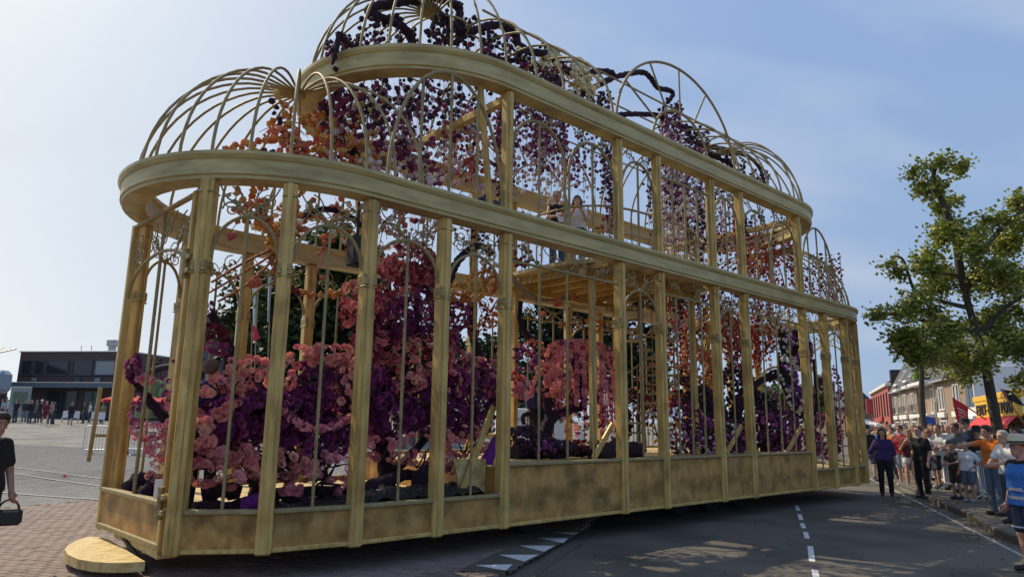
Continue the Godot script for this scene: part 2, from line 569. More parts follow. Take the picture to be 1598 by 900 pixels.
func lay_bricks(parent: Node3D, outline: PackedVector2Array) -> void:
	var tones := []
	for i in 7:
		var base: Vector3 = [Vector3(0.21, 0.152, 0.122), Vector3(0.245, 0.182, 0.15), Vector3(0.185, 0.14, 0.12), Vector3(0.23, 0.18, 0.155), Vector3(0.26, 0.195, 0.162), Vector3(0.20, 0.155, 0.135), Vector3(0.22, 0.17, 0.148)][i]
		var m := StandardMaterial3D.new()
		m.resource_name = "brick_tone"
		m.albedo_color = lin(base.x, base.y, base.z)
		m.albedo_texture = noise_tex(0.03, [[0.0, Color(0.72, 0.72, 0.72)], [1.0, Color(1, 1, 1)]], 128, 20 + i)
		m.uv1_triplanar = true; m.uv1_world_triplanar = true
		m.uv1_scale = Vector3(1.7, 1.7, 1.7)
		m.roughness = 0.88
		tones.append(m)
	var bx := MB.new()
	bx.box(Vector3.ZERO, Vector3(0.206, 0.06, 0.099), 0.006)
	var mesh := bx.mesh()
	var gx := Vector2(0.94, 0.34).normalized()   # along the courses
	var gz := Vector2(gx.y, -gx.x)
	var xf := []
	var cols := []
	var o := Vector2(-6.0, -10.0)
	for r in range(-90, 240):
		for c in range(-80, 80):
			var p := o + gx * (c * 0.212 + (0.106 if r % 2 else 0.0)) + gz * (r * 0.105)
			if p.y > -6.0 or p.y < -27.0 or p.x < -13.0: continue
			if not Geometry2D.is_point_in_polygon(p, outline): continue
			var y := rise(p.x, p.y) + 0.026 + rng.randf_range(-0.003, 0.003)
			var bs := Basis(Vector3.UP, -gx.angle() + rng.randf_range(-0.012, 0.012)) * Basis(Vector3.RIGHT, rng.randf_range(-0.012, 0.012))
			xf.append(Transform3D(bs, Vector3(p.x, y, p.y)))
			cols.append(rng.randi() % 7)
	var order := range(xf.size())
	# the 300 that show largest lie in the open corner in front of the gate
	var key := func(i: int) -> float:
		var t: Vector3 = (xf[i] as Transform3D).origin
		var f := fl_inv(t)
		var hidden := 40.0 if f.x > -0.8 and f.y > -0.6 else 0.0
		var bear := absf(atan2(t.x, -t.z))
		return t.length() + hidden + (30.0 if bear > 0.64 else 0.0)
	var ks := PackedFloat32Array()
	for i in order: ks.append(key.call(i))
	order.sort_custom(func(a, b): return ks[a] < ks[b])
	var rest := []
	var rcol := []
	for j in order.size():
		var i: int = order[j]
		if j < 300:
			obj("brick", mesh, tones[cols[i]], parent, xf[i])
		else:
			rest.append(xf[i])
			rcol.append(tones[cols[i]].albedo_color.srgb_to_linear())
	var bm := StandardMaterial3D.new()
	bm.resource_name = "brick_field"
	bm.vertex_color_use_as_albedo = true
	bm.roughness = 0.88
	scatter("brick_field", mesh, bm, rest, rcol, parent)
	# grey pavers of the square, nearest part
	var xg := []
	var cg := []
	for r in range(0, 190):
		for c in range(-60, 90):
			var p2 := Vector2(-9.0, -14.2) + Vector2(-0.85, -0.53) * (r * 0.105 + 0.07) + Vector2(0.53, -0.85) * (c * 0.212 + (0.106 if r % 2 else 0.0))
			if p2.x < -24.0 or p2.y < -30.0 or p2.y > -9.0: continue
			xg.append(Transform3D(Basis(Vector3.UP, -Vector2(0.53, -0.85).angle()), Vector3(p2.x, rise(p2.x, p2.y) + 0.028 + rng.randf_range(-0.002, 0.002), p2.y)))
			var k := rng.randf_range(0.17, 0.235)
			cg.append(Color(k, k * 0.985, k * 0.94))
	scatter("grey_pavers", mesh, bm, xg, cg, get_node("ground"))

func fl_inv(p: Vector3) -> Vector3:
	var q := p - FLOAT_AT
	return Vector3(q.dot(Vector3(cos(YAW), 0, -sin(YAW))), q.dot(Vector3(-sin(YAW), 0, -cos(YAW))), q.y)

# ---------------------------------------------------------------- the golden cage
const LOW_UNDER := 4.463
const LOW_TOP := 4.78
const UP_UNDER := 6.70
const UP_TOP := 7.05
const MID_U := 7.87

func gold() -> StandardMaterial3D:
	var m := noisy("gold_paint", [[0.0, lin(0.32, 0.19, 0.055)], [0.3, lin(0.54, 0.355, 0.105)], [0.6, lin(0.67, 0.455, 0.14)], [1.0, lin(0.74, 0.54, 0.19)]], 0.014, Vector3(1.3, 0.16, 1.3), 0.5, 0.08, true, 0.05, 0.2, 11, 4)
	return coarse(m, Color(0.78, 0.76, 0.72), Color(1, 1, 1), 0.012, 0.23, 61)

func gold_beam() -> StandardMaterial3D:
	var m := noisy("gold_beam_paint", [[0.0, lin(0.34, 0.255, 0.105)], [0.35, lin(0.47, 0.37, 0.155)], [0.65, lin(0.55, 0.44, 0.19)], [1.0, lin(0.62, 0.51, 0.235)]], 0.016, Vector3(0.18, 0.8, 0.18), 0.45, 0.08, true, 0.05, 0.2, 31, 4)
	return coarse(m, Color(0.86, 0.86, 0.84), Color(1, 1, 1), 0.012, 0.17, 67)

func gold_bar() -> StandardMaterial3D:
	return noisy("gold_bar_paint", [[0.0, lin(0.21, 0.16, 0.068)], [0.5, lin(0.31, 0.24, 0.105)], [1.0, lin(0.40, 0.315, 0.145)]], 0.02, Vector3(0.8, 0.5, 0.8), 0.6, 0.05, true, 0.0, 1.0, 41)

func panel_mat() -> StandardMaterial3D:
	var m := noisy("patina_panel", [[0.0, lin(0.34, 0.19, 0.052)], [0.3, lin(0.44, 0.235, 0.058)], [0.5, lin(0.52, 0.275, 0.066)], [0.66, lin(0.56, 0.33, 0.09)], [0.82, lin(0.53, 0.37, 0.12)], [1.0, lin(0.48, 0.38, 0.16)]], 0.014, Vector3(0.8, 0.33, 0.8), 0.55, 0.05, true, 0.06, 0.25, 17, 6)
	return coarse(m, Color(0.58, 0.58, 0.55), Color(1, 1, 1), 0.014, 0.31, 71)

func wood_deck() -> StandardMaterial3D:
	return noisy("gold_deck", [[0.0, lin(0.34, 0.22, 0.07)], [0.4, lin(0.52, 0.37, 0.14)], [0.7, lin(0.63, 0.48, 0.22)], [1.0, lin(0.72, 0.58, 0.30)]], 0.02, Vector3(0.4, 0.4, 1.6), 0.55, 0.05, false, 0.08, 0.5, 5)

func ring_uv(uc_f: float, uc_b: float, a: float, b: float, ends := 30, inner := 40) -> Array:
	# closed plan (u, v) with outward directions: straight sides and half-ellipse ends
	var pts := []
	var outs := []
	for i in inner:
		pts.append(Vector2(lerpf(uc_f, uc_b, float(i) / inner), 2.0 - b)); outs.append(Vector2(0, -1))
	for i in ends:
		var t := -PI / 2 + PI * i / ends
		pts.append(Vector2(uc_b + a * cos(t), 2.0 + b * sin(t))); outs.append(Vector2(cos(t) / a, sin(t) / b).normalized())
	for i in inner:
		pts.append(Vector2(lerpf(uc_b, uc_f, float(i) / inner), 2.0 + b)); outs.append(Vector2(0, 1))
	for i in ends:
		var t := PI / 2 + PI * i / ends
		pts.append(Vector2(uc_f + a * cos(t), 2.0 + b * sin(t))); outs.append(Vector2(cos(t) / a, sin(t) / b).normalized())
	return [pts, outs]

func ring_beam(r: Array, prof: PackedVector2Array) -> MB:
	var b := MB.new()
	var p := PackedVector3Array()
	var o := PackedVector3Array()
	for q in r[0]: p.append(lo(q.x, q.y, 0.0))
	for q in r[1]: o.append(Vector3(q.x, 0, -q.y))
	b.sweep(p, o, prof, true)
	return b

func post_shape(h0: float, h1: float, w: float, d: float) -> ArrayMesh:
	# a pilaster: core, two raised fillets on the outer face, foot and head
	var b := MB.new()
	b.box(Vector3(0, (h0 + h1) / 2, 0), Vector3(w, h1 - h0, d), 0.018)
	b.box(Vector3(0, (h0 + h1) / 2, d / 2), Vector3(w * 0.42, h1 - h0 - 0.02, 0.05), 0.01)
	b.box(Vector3(0, (h0 + h1) / 2, -d / 2), Vector3(w * 0.42, h1 - h0 - 0.02, 0.05), 0.01)
	return b.mesh()

func spiral(c: Vector2, r: float, turns: float, start: float, dirn: float) -> PackedVector3Array:
	var p := PackedVector3Array()
	var m := int(turns * 11)
	for i in m + 1:
		var t := float(i) / m
		var rr := r * (1.0 - 0.86 * t)
		var a := start + dirn * TAU * turns * t
		p.append(Vector3(c.x + rr * cos(a), c.y + rr * sin(a), 0))
	return p

func scroll_fill(w: float, h_spring: float, h_apex: float, top: float, seed_: int) -> ArrayMesh:
	# wrought scrollwork between an arch and the beam above it; x across the bay
	var b := MB.new()
	var rs := RandomNumberGenerator.new()
	rs.seed = seed_
	var half := w * 0.5
	for s in [-1.0, 1.0]:
		var n := maxi(1, int(half / 0.42))
		for k in n:
			var x: float = half * (k + 0.5) / n + 0.02
			var arch_y := h_spring + (h_apex - h_spring) * sqrt(maxf(0.0, 1.0 - pow(x / half, 2.0)))
			var room := top - arch_y
			var r := clampf(room * 0.30, 0.05, 0.17)
			var cy := arch_y + room * 0.5 + r * 0.3
			b.tube(spiral(Vector2(s * x, cy), r, 1.6, PI / 2, s), 0.010, 0.006, 4)
			b.tube(spiral(Vector2(s * (x - r * 0.9), cy - r * 0.9), r * 0.72, 1.4, 0.0, -s), 0.009, 0.006, 4)
			if room > 0.4: b.tube(spiral(Vector2(s * (half - 0.17), arch_y + 0.16), 0.10, 1.5, PI, s), 0.012, 0.007, 4)
			var st := PackedVector3Array()
			for i in 8:
				var t := i / 7.0
				st.append(Vector3(s * lerpf(maxf(x - 0.24, 0.03), minf(x + 0.22, half - 0.03), t), lerpf(arch_y + 0.05, top - 0.03, t) + 0.05 * sin(t * 6.0), 0))
			b.tube(st, 0.013, 0.009, 4)
			for l in 5:
				var q := st[1 + l]
				var dl := Vector3(rs.randf_range(-1, 1), rs.randf_range(-1, 1), 0).normalized() * 0.075
				var sd := Vector3(-dl.y, dl.x, 0) * 0.35
				b.quad(q, q + dl * 0.5 + sd, q + dl, q + dl * 0.5 - sd, Vector3(0, 0, 1))
	return b.mesh()

func arch_shape(w: float, h_spring: float, h_apex: float, r := 0.022) -> ArrayMesh:
	var b := MB.new()
	var p := PackedVector3Array()
	for i in 21:
		var a := PI * i / 20
		p.append(Vector3(-cos(a) * w * 0.5, h_spring + (h_apex - h_spring) * sin(a), 0))
	b.tube(p, r, r, 6)
	return b.mesh()

func dome_rib(p: Vector3, c: Vector3, rise_: float) -> PackedVector3Array:
	# from the ring p up and over to the gathering point c
	var out := PackedVector3Array()
	var end := deg_to_rad(105.0)
	var k := -cos(end)
	var lift := rise_
	for i in 17:
		var t := end * i / 16
		var f := (cos(t) + k) / (1.0 + k)
		var y := lerpf(p.y + lift * sin(t), c.y, clampf((t - 1.2) / (end - 1.2), 0, 1) ** 2)
		out.append(Vector3(c.x + (p.x - c.x) * f, y, c.z + (p.z - c.z) * f))
	return out

func bay(f: Node3D, cache: Dictionary, a: Vector2, c: Vector2, kind: String, sill: float, seed_: int) -> void:
	# everything between two lower posts a and c (u, v)
	var w := a.distance_to(c) - 0.175
	var m := (a + c) * 0.5
	var dirn := (c - a).normalized()
	var xf := Transform3D(Basis(Vector3(dirn.x, 0, -dirn.y), Vector3.UP, Vector3(dirn.x, 0, -dirn.y).cross(Vector3.UP)), lo(m.x, m.y, 0))
	var key := "%s%.2f%.2f" % [kind, w, sill]
	if not cache.has(key):
		var e := {}
		var pb := MB.new()
		pb.box(Vector3(0, (0.36 + sill - 0.04) / 2, 0), Vector3(w + 0.04, sill - 0.04 - 0.36, 0.05), 0.008)
		e.panel = pb.mesh()
		var fr := MB.new()
		fr.box(Vector3(0, 0.375, 0), Vector3(w + 0.03, 0.05, 0.085), 0.01)
		e.rail = fr.mesh()
		var sb := MB.new()
		sb.box(Vector3(0, sill - 0.018, 0), Vector3(w + 0.04, 0.05, 0.13), 0.012)
		e.sill = sb.mesh()
		var spring := 3.55
		var apex := 4.04
		if kind != "narrow": spring = 4.07; apex = 4.08   # broad bays: a level bar under a scroll frieze
		e.arch = arch_shape(w, spring, apex)
		e.scroll = scroll_fill(w, spring, apex, LOW_UNDER - 0.02, seed_)
		var n := 1 if kind == "narrow" else 3
		e.bars = []
		for i in n:
			var x := -w * 0.5 + w * (i + 1.0) / (n + 1.0)
			var top := spring + (apex - spring) * sqrt(1.0 - pow(x / (w * 0.5), 2.0))
			var bb := MB.new()
			bb.tube(PackedVector3Array([Vector3(x, sill, 0), Vector3(x, (sill + top) / 2, 0), Vector3(x, top, 0)]), 0.019, 0.019, 8)
			bb.ball(Vector3(x, top + 0.01, 0), Vector3(0.035, 0.035, 0.035), 8, 5)
			e.bars.append(bb.mesh())
		cache[key] = e
	var e: Dictionary = cache[key]
	obj("skirt_panel", e.panel, panel_mat(), f, xf)
	obj("bottom_rail", e.rail, gold(), f, xf)
	obj("sill", e.sill, gold_bar(), f, xf)
	obj("arch", e.arch, gold_bar(), f, xf)
	obj("scrollwork", e.scroll, gold_bar(), f, xf)
	for b in e.bars: obj("cage_bar", b, gold_bar(), f, xf)

func build_float() -> void:
	var f := thing("parade_float", "huge two-storey golden birdcage parade float with domed ends", "parade float", FLOAT_AT, YAW)
	var g := gold()
	var cache := {}
	# posts of the lower storey, street side and far side
	var low := [Vector2(-0.755, 0.64), Vector2(0.0, 0.15), Vector2(0.99, 0.0), Vector2(2.13, 0.0), Vector2(3.24, 0.0), Vector2(5.83, 0.0), Vector2(6.96, 0.0), Vector2(8.77, 0.0), Vector2(9.9, 0.0), Vector2(12.5, 0.0), Vector2(13.61, 0.0), Vector2(14.75, 0.0), Vector2(15.74, 0.15), Vector2(16.5, 0.64)]
	var kinds := ["narrow", "narrow", "narrow", "narrow", "wide", "narrow", "mid", "narrow", "wide", "narrow", "narrow", "narrow", "narrow"]
	var pm := post_shape(0.335, LOW_UNDER, 0.165, 0.155)
	var collar := MB.new()
	collar.box(Vector3(0, 3.43, 0), Vector3(0.172, 0.13, 0.200), 0.01)
	collar.box(Vector3(0, 3.345, 0), Vector3(0.180, 0.022, 0.208), 0.006)
	var collar_m := collar.mesh()
	var head := MB.new()
	head.box(Vector3(0, LOW_UNDER - 0.17, 0), Vector3(0.172, 0.016, 0.200), 0.005)
	var head_m := head.mesh()
	var collar_mat := noisy("collar_paint", [[0.0, lin(0.14, 0.11, 0.05)], [0.6, lin(0.38, 0.28, 0.10)], [1.0, lin(0.52, 0.39, 0.15)]], 0.03, Vector3(1, 1, 1), 0.5, 0.15)
	for side in 2:
		for i in low.size():
			var p: Vector2 = low[i]
			if side == 1: p.y = 4.0 - p.y
			var nrm := Vector2(0, -1 if side == 0 else 1)
			if p.x < 0.5: nrm = Vector2((p.x - 0.9) / 4.4, (p.y - 2.0) / 4.0).normalized()
			if p.x > 15.2: nrm = Vector2((p.x - 14.84) / 4.4, (p.y - 2.0) / 4.0).normalized()
			var xf := Transform3D(Basis(Vector3.UP, atan2(nrm.x, -nrm.y)), lo(p.x, p.y, 0))
			var po := obj("post", pm, g, f, xf)
			obj("collar", collar_m, collar_mat, po)
			obj("head_joint", head_m, collar_mat, po)
		for i in low.size() - 1:
			var a: Vector2 = low[i]
			var c: Vector2 = low[i + 1]
			if side == 1: a.y = 4.0 - a.y; c.y = 4.0 - c.y
			var sill := 0.79 if c.x < 3.3 or a.x > 12.4 else 1.19
			bay(f, cache, a, c, kinds[i], sill, 3 + i)
	# round back end: two bays and a post between
	var bm := Vector2(16.95, 2.0)
	var po2 := obj("post", pm, g, f, Transform3D(Basis(Vector3.UP, PI / 2), lo(bm.x, bm.y, 0)))
	obj("collar", collar_m, collar_mat, po2)
	bay(f, cache, Vector2(16.5, 0.64), bm, "narrow", 0.75, 40)
	bay(f, cache, bm, Vector2(16.5, 3.36), "narrow", 0.75, 40)

	# ring beams
	var lr := ring_uv(0.9, 14.84, 2.10, 2.0)
	var pl := PackedVector2Array([Vector2(-0.15, 4.463), Vector2(0.13, 4.463), Vector2(0.13, 4.50), Vector2(0.155, 4.515), Vector2(0.155, 4.685), Vector2(0.175, 4.70), Vector2(0.20, 4.74), Vector2(0.20, 4.78), Vector2(-0.19, 4.78), Vector2(-0.19, 4.73), Vector2(-0.15, 4.70)])
	obj("lower_ring_beam", ring_beam(lr, pl), gold_beam(), f)
	var ur := ring_uv(3.2, 12.54, 2.10, 2.0)
	var pu := PackedVector2Array([Vector2(-0.15, 6.70), Vector2(0.13, 6.70), Vector2(0.13, 6.735), Vector2(0.155, 6.75), Vector2(0.155, 6.945), Vector2(0.175, 6.96), Vector2(0.20, 7.0), Vector2(0.20, 7.05), Vector2(-0.19, 7.05), Vector2(-0.19, 7.0), Vector2(-0.15, 6.96)])
	obj("upper_ring_beam", ring_beam(ur, pu), gold_beam(), f)

	# upper storey: posts, bars, arches
	var up_u := [3.24, 5.83, 6.96, 8.77, 9.9, 12.5]
	var pum := post_shape(LOW_TOP - 0.02, UP_UNDER, 0.145, 0.145)
	for v in [0.0, 4.0]:
		for u in up_u: obj("upper_post", pum, g, f, Transform3D(Basis(Vector3.UP, 0.0), lo(u, v, 0)))
		var spans := [[1.2, 3.16, 3, 6.62], [3.32, 4.50, 1, 6.42], [4.58, 5.75, 1, 6.42], [5.91, 6.88, 1, 6.42], [7.04, 8.69, 3, 6.34], [8.85, 9.82, 1, 6.42], [9.98, 11.15, 1, 6.42], [11.23, 12.42, 1, 6.42], [12.58, 14.54, 3, 6.62]]
		for s in spans:
			var w: float = s[1] - s[0]
			var spring := 5.75 if s[2] == 1 else (6.33 if s[3] < 6.5 else 4.78)
			var key := "u%.2f%d" % [w, s[2]]
			if not cache.has(key):
				var bars := []
				for i in s[2]:
					var x: float = -w / 2 + w * (i + 1.0) / (s[2] + 1.0)
					var top: float = spring + (s[3] - spring) * sqrt(1.0 - pow(x / (w / 2), 2.0))
					var bb := MB.new()
					bb.tube(PackedVector3Array([Vector3(x, LOW_TOP, 0), Vector3(x, top, 0)]), 0.021, 0.021, 8)
					bars.append(bb.mesh())
				if spring > 5.0:
					for x2 in [-w / 2 + 0.01, w / 2 - 0.01]:
						var bb2 := MB.new()
						bb2.tube(PackedVector3Array([Vector3(x2, LOW_TOP, 0), Vector3(x2, spring, 0)]), 0.021, 0.021, 8)
						bars.append(bb2.mesh())
				cache[key] = [bars, arch_shape(w, spring, s[3], 0.026), scroll_fill(w, spring, s[3], UP_UNDER - 0.02, 60 + int(w * 10)) if spring > 5.0 else null]
			var e: Array = cache[key]
			var xf := Transform3D(Basis.IDENTITY, lo((s[0] + s[1]) / 2, v, 0))
			for b in e[0]: obj("upper_bar", b, gold_bar(), f, xf)
			obj("upper_arch", e[1], gold_bar(), f, xf)
			if e[2]: obj("upper_scrollwork", e[2], gold_bar(), f, xf)
	# cross beams under the rings
	for c in [[3.24, 3.24, 6.60], [12.5, 12.5, 6.60]]:
		var b := MB.new()
		b.beam(lo(c[0], 0.08, c[2]), lo(c[1], 3.92, c[2]), 0.10, 0.13, 0.012)
		obj("cross_beam", b, g, f)
	for c in [[2.78, 0.12, 3.04, 0.10], [12.96, 0.12, 12.70, 0.10], [2.78, 3.88, 3.04, 3.9], [12.96, 3.88, 12.70, 3.9]]:
		var b := MB.new()
		b.beam(lo(c[2], c[1], 4.76), lo(c[0], c[1], 6.72), 0.07, 0.09, 0.01)
		obj("raking_strut", b, g, f)

	# domes at both ends of both storeys
	for e in 2:
		for lvl in 2:
			var uc := (0.9 if e == 0 else 14.84) if lvl == 0 else (3.2 if e == 0 else 12.54)
			var sg := -1.0 if e == 0 else 1.0
			var conv := lo(0.80 if e == 0 else 14.94, 2.0, 6.56) if lvl == 0 else lo(3.2 if e == 0 else 12.54, 2.0, 8.92)
			var base := LOW_TOP if lvl == 0 else UP_TOP
			var stations := []
			var nst := 15
			for i in nst:
				var t := -PI / 2 + PI * i / (nst - 1.0)
				stations.append(Vector2(uc + sg * 2.1 * cos(t), 2.0 + 2.0 * sin(t)))
			if lvl == 0:
				for v in [0.0, 4.0]:
					stations.append(Vector2(uc - sg * 0.42, v))
					stations.append(Vector2(uc - sg * 0.85, v))
			for s in stations:
				var b := MB.new()
				b.tube(dome_rib(lo(s.x, s.y, base), conv, (1.80 if lvl == 0 else 2.0)), 0.021, 0.019, 6)
				obj("dome_rib", b, gold_bar(), f)
			var hub := MB.new()
			hub.tube(PackedVector3Array([conv + Vector3(0, -0.06, 0), conv + Vector3(0, 0.06, 0)]), 0.10, 0.10, 12)
			obj("dome_hub", hub, gold_bar(), f)
			if lvl == 1:
				# open circle under the hub
				var cp := PackedVector3Array()
				for i in 25: cp.append(lo(3.55 if e == 0 else 12.19, 2.0, 8.84) + Vector3(cos(TAU * i / 24) * 0.34, 0, sin(TAU * i / 24) * 0.34))
				var cb := MB.new()
				cb.tube(cp, 0.02, 0.02, 6, false)
				obj("hub_circle", cb, gold_bar(), f)
	# barrel arches over the middle and ridge bars
	for u in [3.85, 4.48, 5.11, 5.74, 10.0, 10.63, 11.26, 11.89]:
		var p := PackedVector3Array()
		for i in 25:
			var t := PI * i / 24
			p.append(lo(u, 2.0 - 2.0 * cos(t), UP_TOP + 1.87 * sin(t)))
		var b := MB.new()
		b.tube(p, 0.024, 0.024, 6)
		obj("vault_arch", b, gold_bar(), f)
	for t in [PI * 0.5, PI * 0.26, PI * 0.74]:
		var b := MB.new()
		b.tube(PackedVector3Array([lo(3.2, 2.0 - 2.0 * cos(t), UP_TOP + 1.87 * sin(t) - 0.03), lo(12.54, 2.0 - 2.0 * cos(t), UP_TOP + 1.87 * sin(t) - 0.03)]), 0.02, 0.02, 6)
		obj("ridge_bar", b, gold_bar(), f)
	# fan windows over the middle of both sides
	for v in [0.0, 4.0]:
		var uc := 7.82
		var w := MB.new()
		for rr in [[2.0, 1.76], [0.93, 0.80]]:
			var p := PackedVector3Array()
			for i in 33:
				var t := PI * i / 32
				p.append(lo(uc - rr[0] * cos(t), v, UP_TOP + rr[1] * sin(t)))
			var rb := MB.new()
			rb.tube(p, 0.027, 0.027, 6)
			obj("fan_window_arch", rb, gold_bar(), f)
		for t in [PI * 0.17, PI * 0.34, PI * 0.5, PI * 0.66, PI * 0.83]:
			var sb := MB.new()
			sb.tube(PackedVector3Array([lo(uc - 0.93 * cos(t), v, UP_TOP + 0.80 * sin(t)), lo(uc - 2.0 * cos(t), v, UP_TOP + 1.76 * sin(t))]), 0.02, 0.02, 6)
			obj("fan_window_spoke", sb, gold_bar(), f)

	# decks and soil
	var dk := wood_deck()
	var dp := PackedVector2Array()
	for i in 21:
		var t := PI / 2 + PI * i / 20
		dp.append(Vector2(0.9 + 1.62 * cos(t), -(2.0 + 1.86 * sin(t))))
	dp.append_array(PackedVector2Array([Vector2(3.3, -0.14), Vector2(3.3, -3.86)]))
	var xfd := Transform3D(Basis(Vector3(1, 0, 0), Vector3(0, 0, 1), Vector3(0, 1, 0)), Vector3(0, 0.70, 0))
	var db := MB.new(); db.prism(dp, 0.05, xfd)
	obj("front_deck", db, dk, f)
	var mb_ := MB.new(); mb_.box(lo(7.87, 2.0, 1.12), Vector3(9.2, 0.06, 3.74), 0.01)
	obj("middle_deck", mb_, dk, f)
	for ru in [3.27, 12.47]:
		var rz := MB.new(); rz.box(lo(ru, 2.0, 0.92), Vector3(0.05, 0.42, 3.74), 0.005)
		obj("deck_riser", rz, panel_mat(), f)
	var dp2 := PackedVector2Array()
	for q in dp: dp2.append(Vector2(15.74 - q.x, q.y))
	var db2 := MB.new(); db2.prism(dp2, 0.05, xfd)
	obj("back_deck", db2, dk, f)
	# a kicked-up board beside the soil, at the step between the decks
	var kb := MB.new()
	kb.prism(PackedVector2Array([Vector2(2.72, 0.80), Vector2(3.16, 0.80), Vector2(3.16, 1.24), Vector2(2.60, 1.26)]), 0.03, Transform3D(Basis.IDENTITY, Vector3(0, 0, -0.28)))
	obj("scoop_board", kb, dk, f)
	# braces behind the posts
	for q in [[3.18, 0.22, 0.80, 2.70, 1.42, 3.20], [5.60, 0.2, 1.2, 5.35, 1.2, 5.80], [9.3, 0.2, 1.2, 9.3, 1.2, 9.85], [11.8, 0.2, 1.2, 11.8, 1.2, 12.45]]:
		var b := MB.new()
		b.beam(lo(q[3], q[1], q[2]), lo(q[5], 0.16, q[4] + 0.55), 0.05, 0.09, 0.008)
		obj("diagonal_brace", b, g, f)

	# platform, its balustrade and the spiral stair
	var pb := MB.new()
	var pp := PackedVector2Array()
	for i in 40:
		var t := TAU * i / 40
		pp.append(Vector2(7.75 + 2.0 * sign(cos(t)) * pow(absf(cos(t)), 0.62), -2.0 + 1.62 * sign(sin(t)) * pow(absf(sin(t)), 0.62)))
	pb.prism(pp, 0.07, Transform3D(Basis(Vector3(1, 0, 0), Vector3(0, 0, 1), Vector3(0, 1, 0)), Vector3(0, 4.66, 0)))
	obj("platform", pb, gold_beam(), f)
	for i in 7:
		var jb := MB.new()
		var u := 6.1 + i * 0.55
		jb.beam(lo(u, 0.5, 4.57), lo(u, 3.5, 4.57), 0.06, 0.10, 0.006)
		obj("platform_joist", jb, g, f)
	for v in [0.95, 3.05]:
		var jb := MB.new()
		jb.beam(lo(5.9, v, 4.46), lo(9.7, v, 4.46), 0.10, 0.11, 0.008)
		obj("platform_girder", jb, g, f)
		for u in [6.2, 9.4]:
			var cb := MB.new()
			cb.beam(lo(u, v, 1.15), lo(u, v, 4.42), 0.11, 0.11, 0.01)
			obj("platform_column", cb, g, f)
	var rp := PackedVector3Array()
	var rp2 := PackedVector3Array()
	for i in 41:
		var q := pp[i % 40]
		rp.append(Vector3(q.x * 0.985 + 0.116, 5.72, q.y * 0.97 - 0.06)); rp2.append(Vector3(q.x * 0.985 + 0.116, 5.22, q.y * 0.97 - 0.06))
	var rb1 := MB.new(); rb1.tube(rp, 0.022, 0.022, 6, false)
	obj("handrail", rb1, gold_bar(), f)
	var rb2 := MB.new(); rb2.tube(rp2, 0.014, 0.014, 6, false)
	obj("middle_rail", rb2, gold_bar(), f)
	for i in range(0, 40, 2):
		var bb := MB.new()
		bb.tube(PackedVector3Array([rp[i] - Vector3(0, 1.03, 0), rp[i]]), 0.013, 0.013, 6)
		obj("baluster", bb, gold_bar(), f)
	# frieze of scrolls on the platform edge
	for i in range(0, 40, 1):
		var q0 := rp[i]; var q1 := rp[i + 1]
		if q0.distance_to(q1) < 0.12: continue
		var sb := MB.new()
		var c := (q0 + q1) * 0.5
		var along := (q1 - q0).normalized()
		for k in 2:
			var pth := PackedVector3Array()
			for s in spiral(Vector2((k - 0.5) * 0.17, 0), 0.085, 1.6, 0.0, 1.0 if k else -1.0): pth.append(Vector3(c.x, 4.48, c.z) + along * s.x + Vector3.UP * s.y)
			sb.tube(pth, 0.014, 0.009, 4)
		obj("frieze_scroll", sb, gold_bar(), f)
	var stair_c := Vector2(9.0, 2.0)
	var pole := MB.new()
	pole.tube(PackedVector3Array([lo(9.0, 2.0, 1.15), lo(9.0, 2.0, 5.7)]), 0.05, 0.05, 10)
	var so := obj("spiral_stair", pole, gold_bar(), f)
	var hr := PackedVector3Array()
	for i in 16:
		var a0 := 2.4 + i * 0.42
		var h := 1.36 + i * 0.205
		var tb := MB.new()
		var w0 := Vector2(cos(a0), sin(a0)); var w1 := Vector2(cos(a0 + 0.46), sin(a0 + 0.46))
		tb.prism(PackedVector2Array([Vector2.ZERO + w0 * 0.06, w0 * 0.78, (w0 + w1).normalized() * 0.79, w1 * 0.78, w1 * 0.06]), 0.04, Transform3D(Basis(Vector3(1, 0, 0), Vector3(0, 0, -1), Vector3(0, 1, 0)), lo(stair_c.x, stair_c.y, h)))
		obj("tread", tb, gold_bar(), so)
		var bb := MB.new()
		var e := lo(stair_c.x + w0.x * 0.76, stair_c.y + w0.y * 0.76, h)
		bb.tube(PackedVector3Array([e, e + Vector3(0, 0.95, 0)]), 0.012, 0.012, 5)
		obj("stair_baluster", bb, gold_bar(), so)
		hr.append(e + Vector3(0, 0.95, 0))
	var hb := MB.new(); hb.tube(hr, 0.02, 0.02, 6)
	obj("stair_handrail", hb, gold_bar(), so)
	# bench-like trestles on the middle deck
	for q in [[7.2, 2.9, 1.35], [5.2, 3.0, 1.5]]:
		var tb := MB.new()
		tb.box(lo(q[0], q[1], q[2]), Vector3(1.6, 0.05, 0.3), 0.01)
		for s in [-0.7, 0.7]: tb.box(lo(q[0] + s, q[1], (q[2] + 1.15) / 2), Vector3(0.06, q[2] - 1.15, 0.26), 0.008)
		obj("trestle", tb, g, f)

	# front gate between the first posts, hinged on the street-side post
	var gd := Vector3(-0.06, 0, -1).normalized()
	var gx := Transform3D(Basis(gd, Vector3.UP, gd.cross(Vector3.UP)), lo(-0.79, 0.93, 0.0))
	var gate := obj("gate", MB.new().mesh(), gold(), f, gx)
	var gw := 2.25
	var gp := MB.new(); gp.box(Vector3(gw / 2, 0.60, 0), Vector3(gw - 0.1, 0.40, 0.04), 0.006)
	gate.mesh = gp.mesh(); gate.material_override = panel_mat()
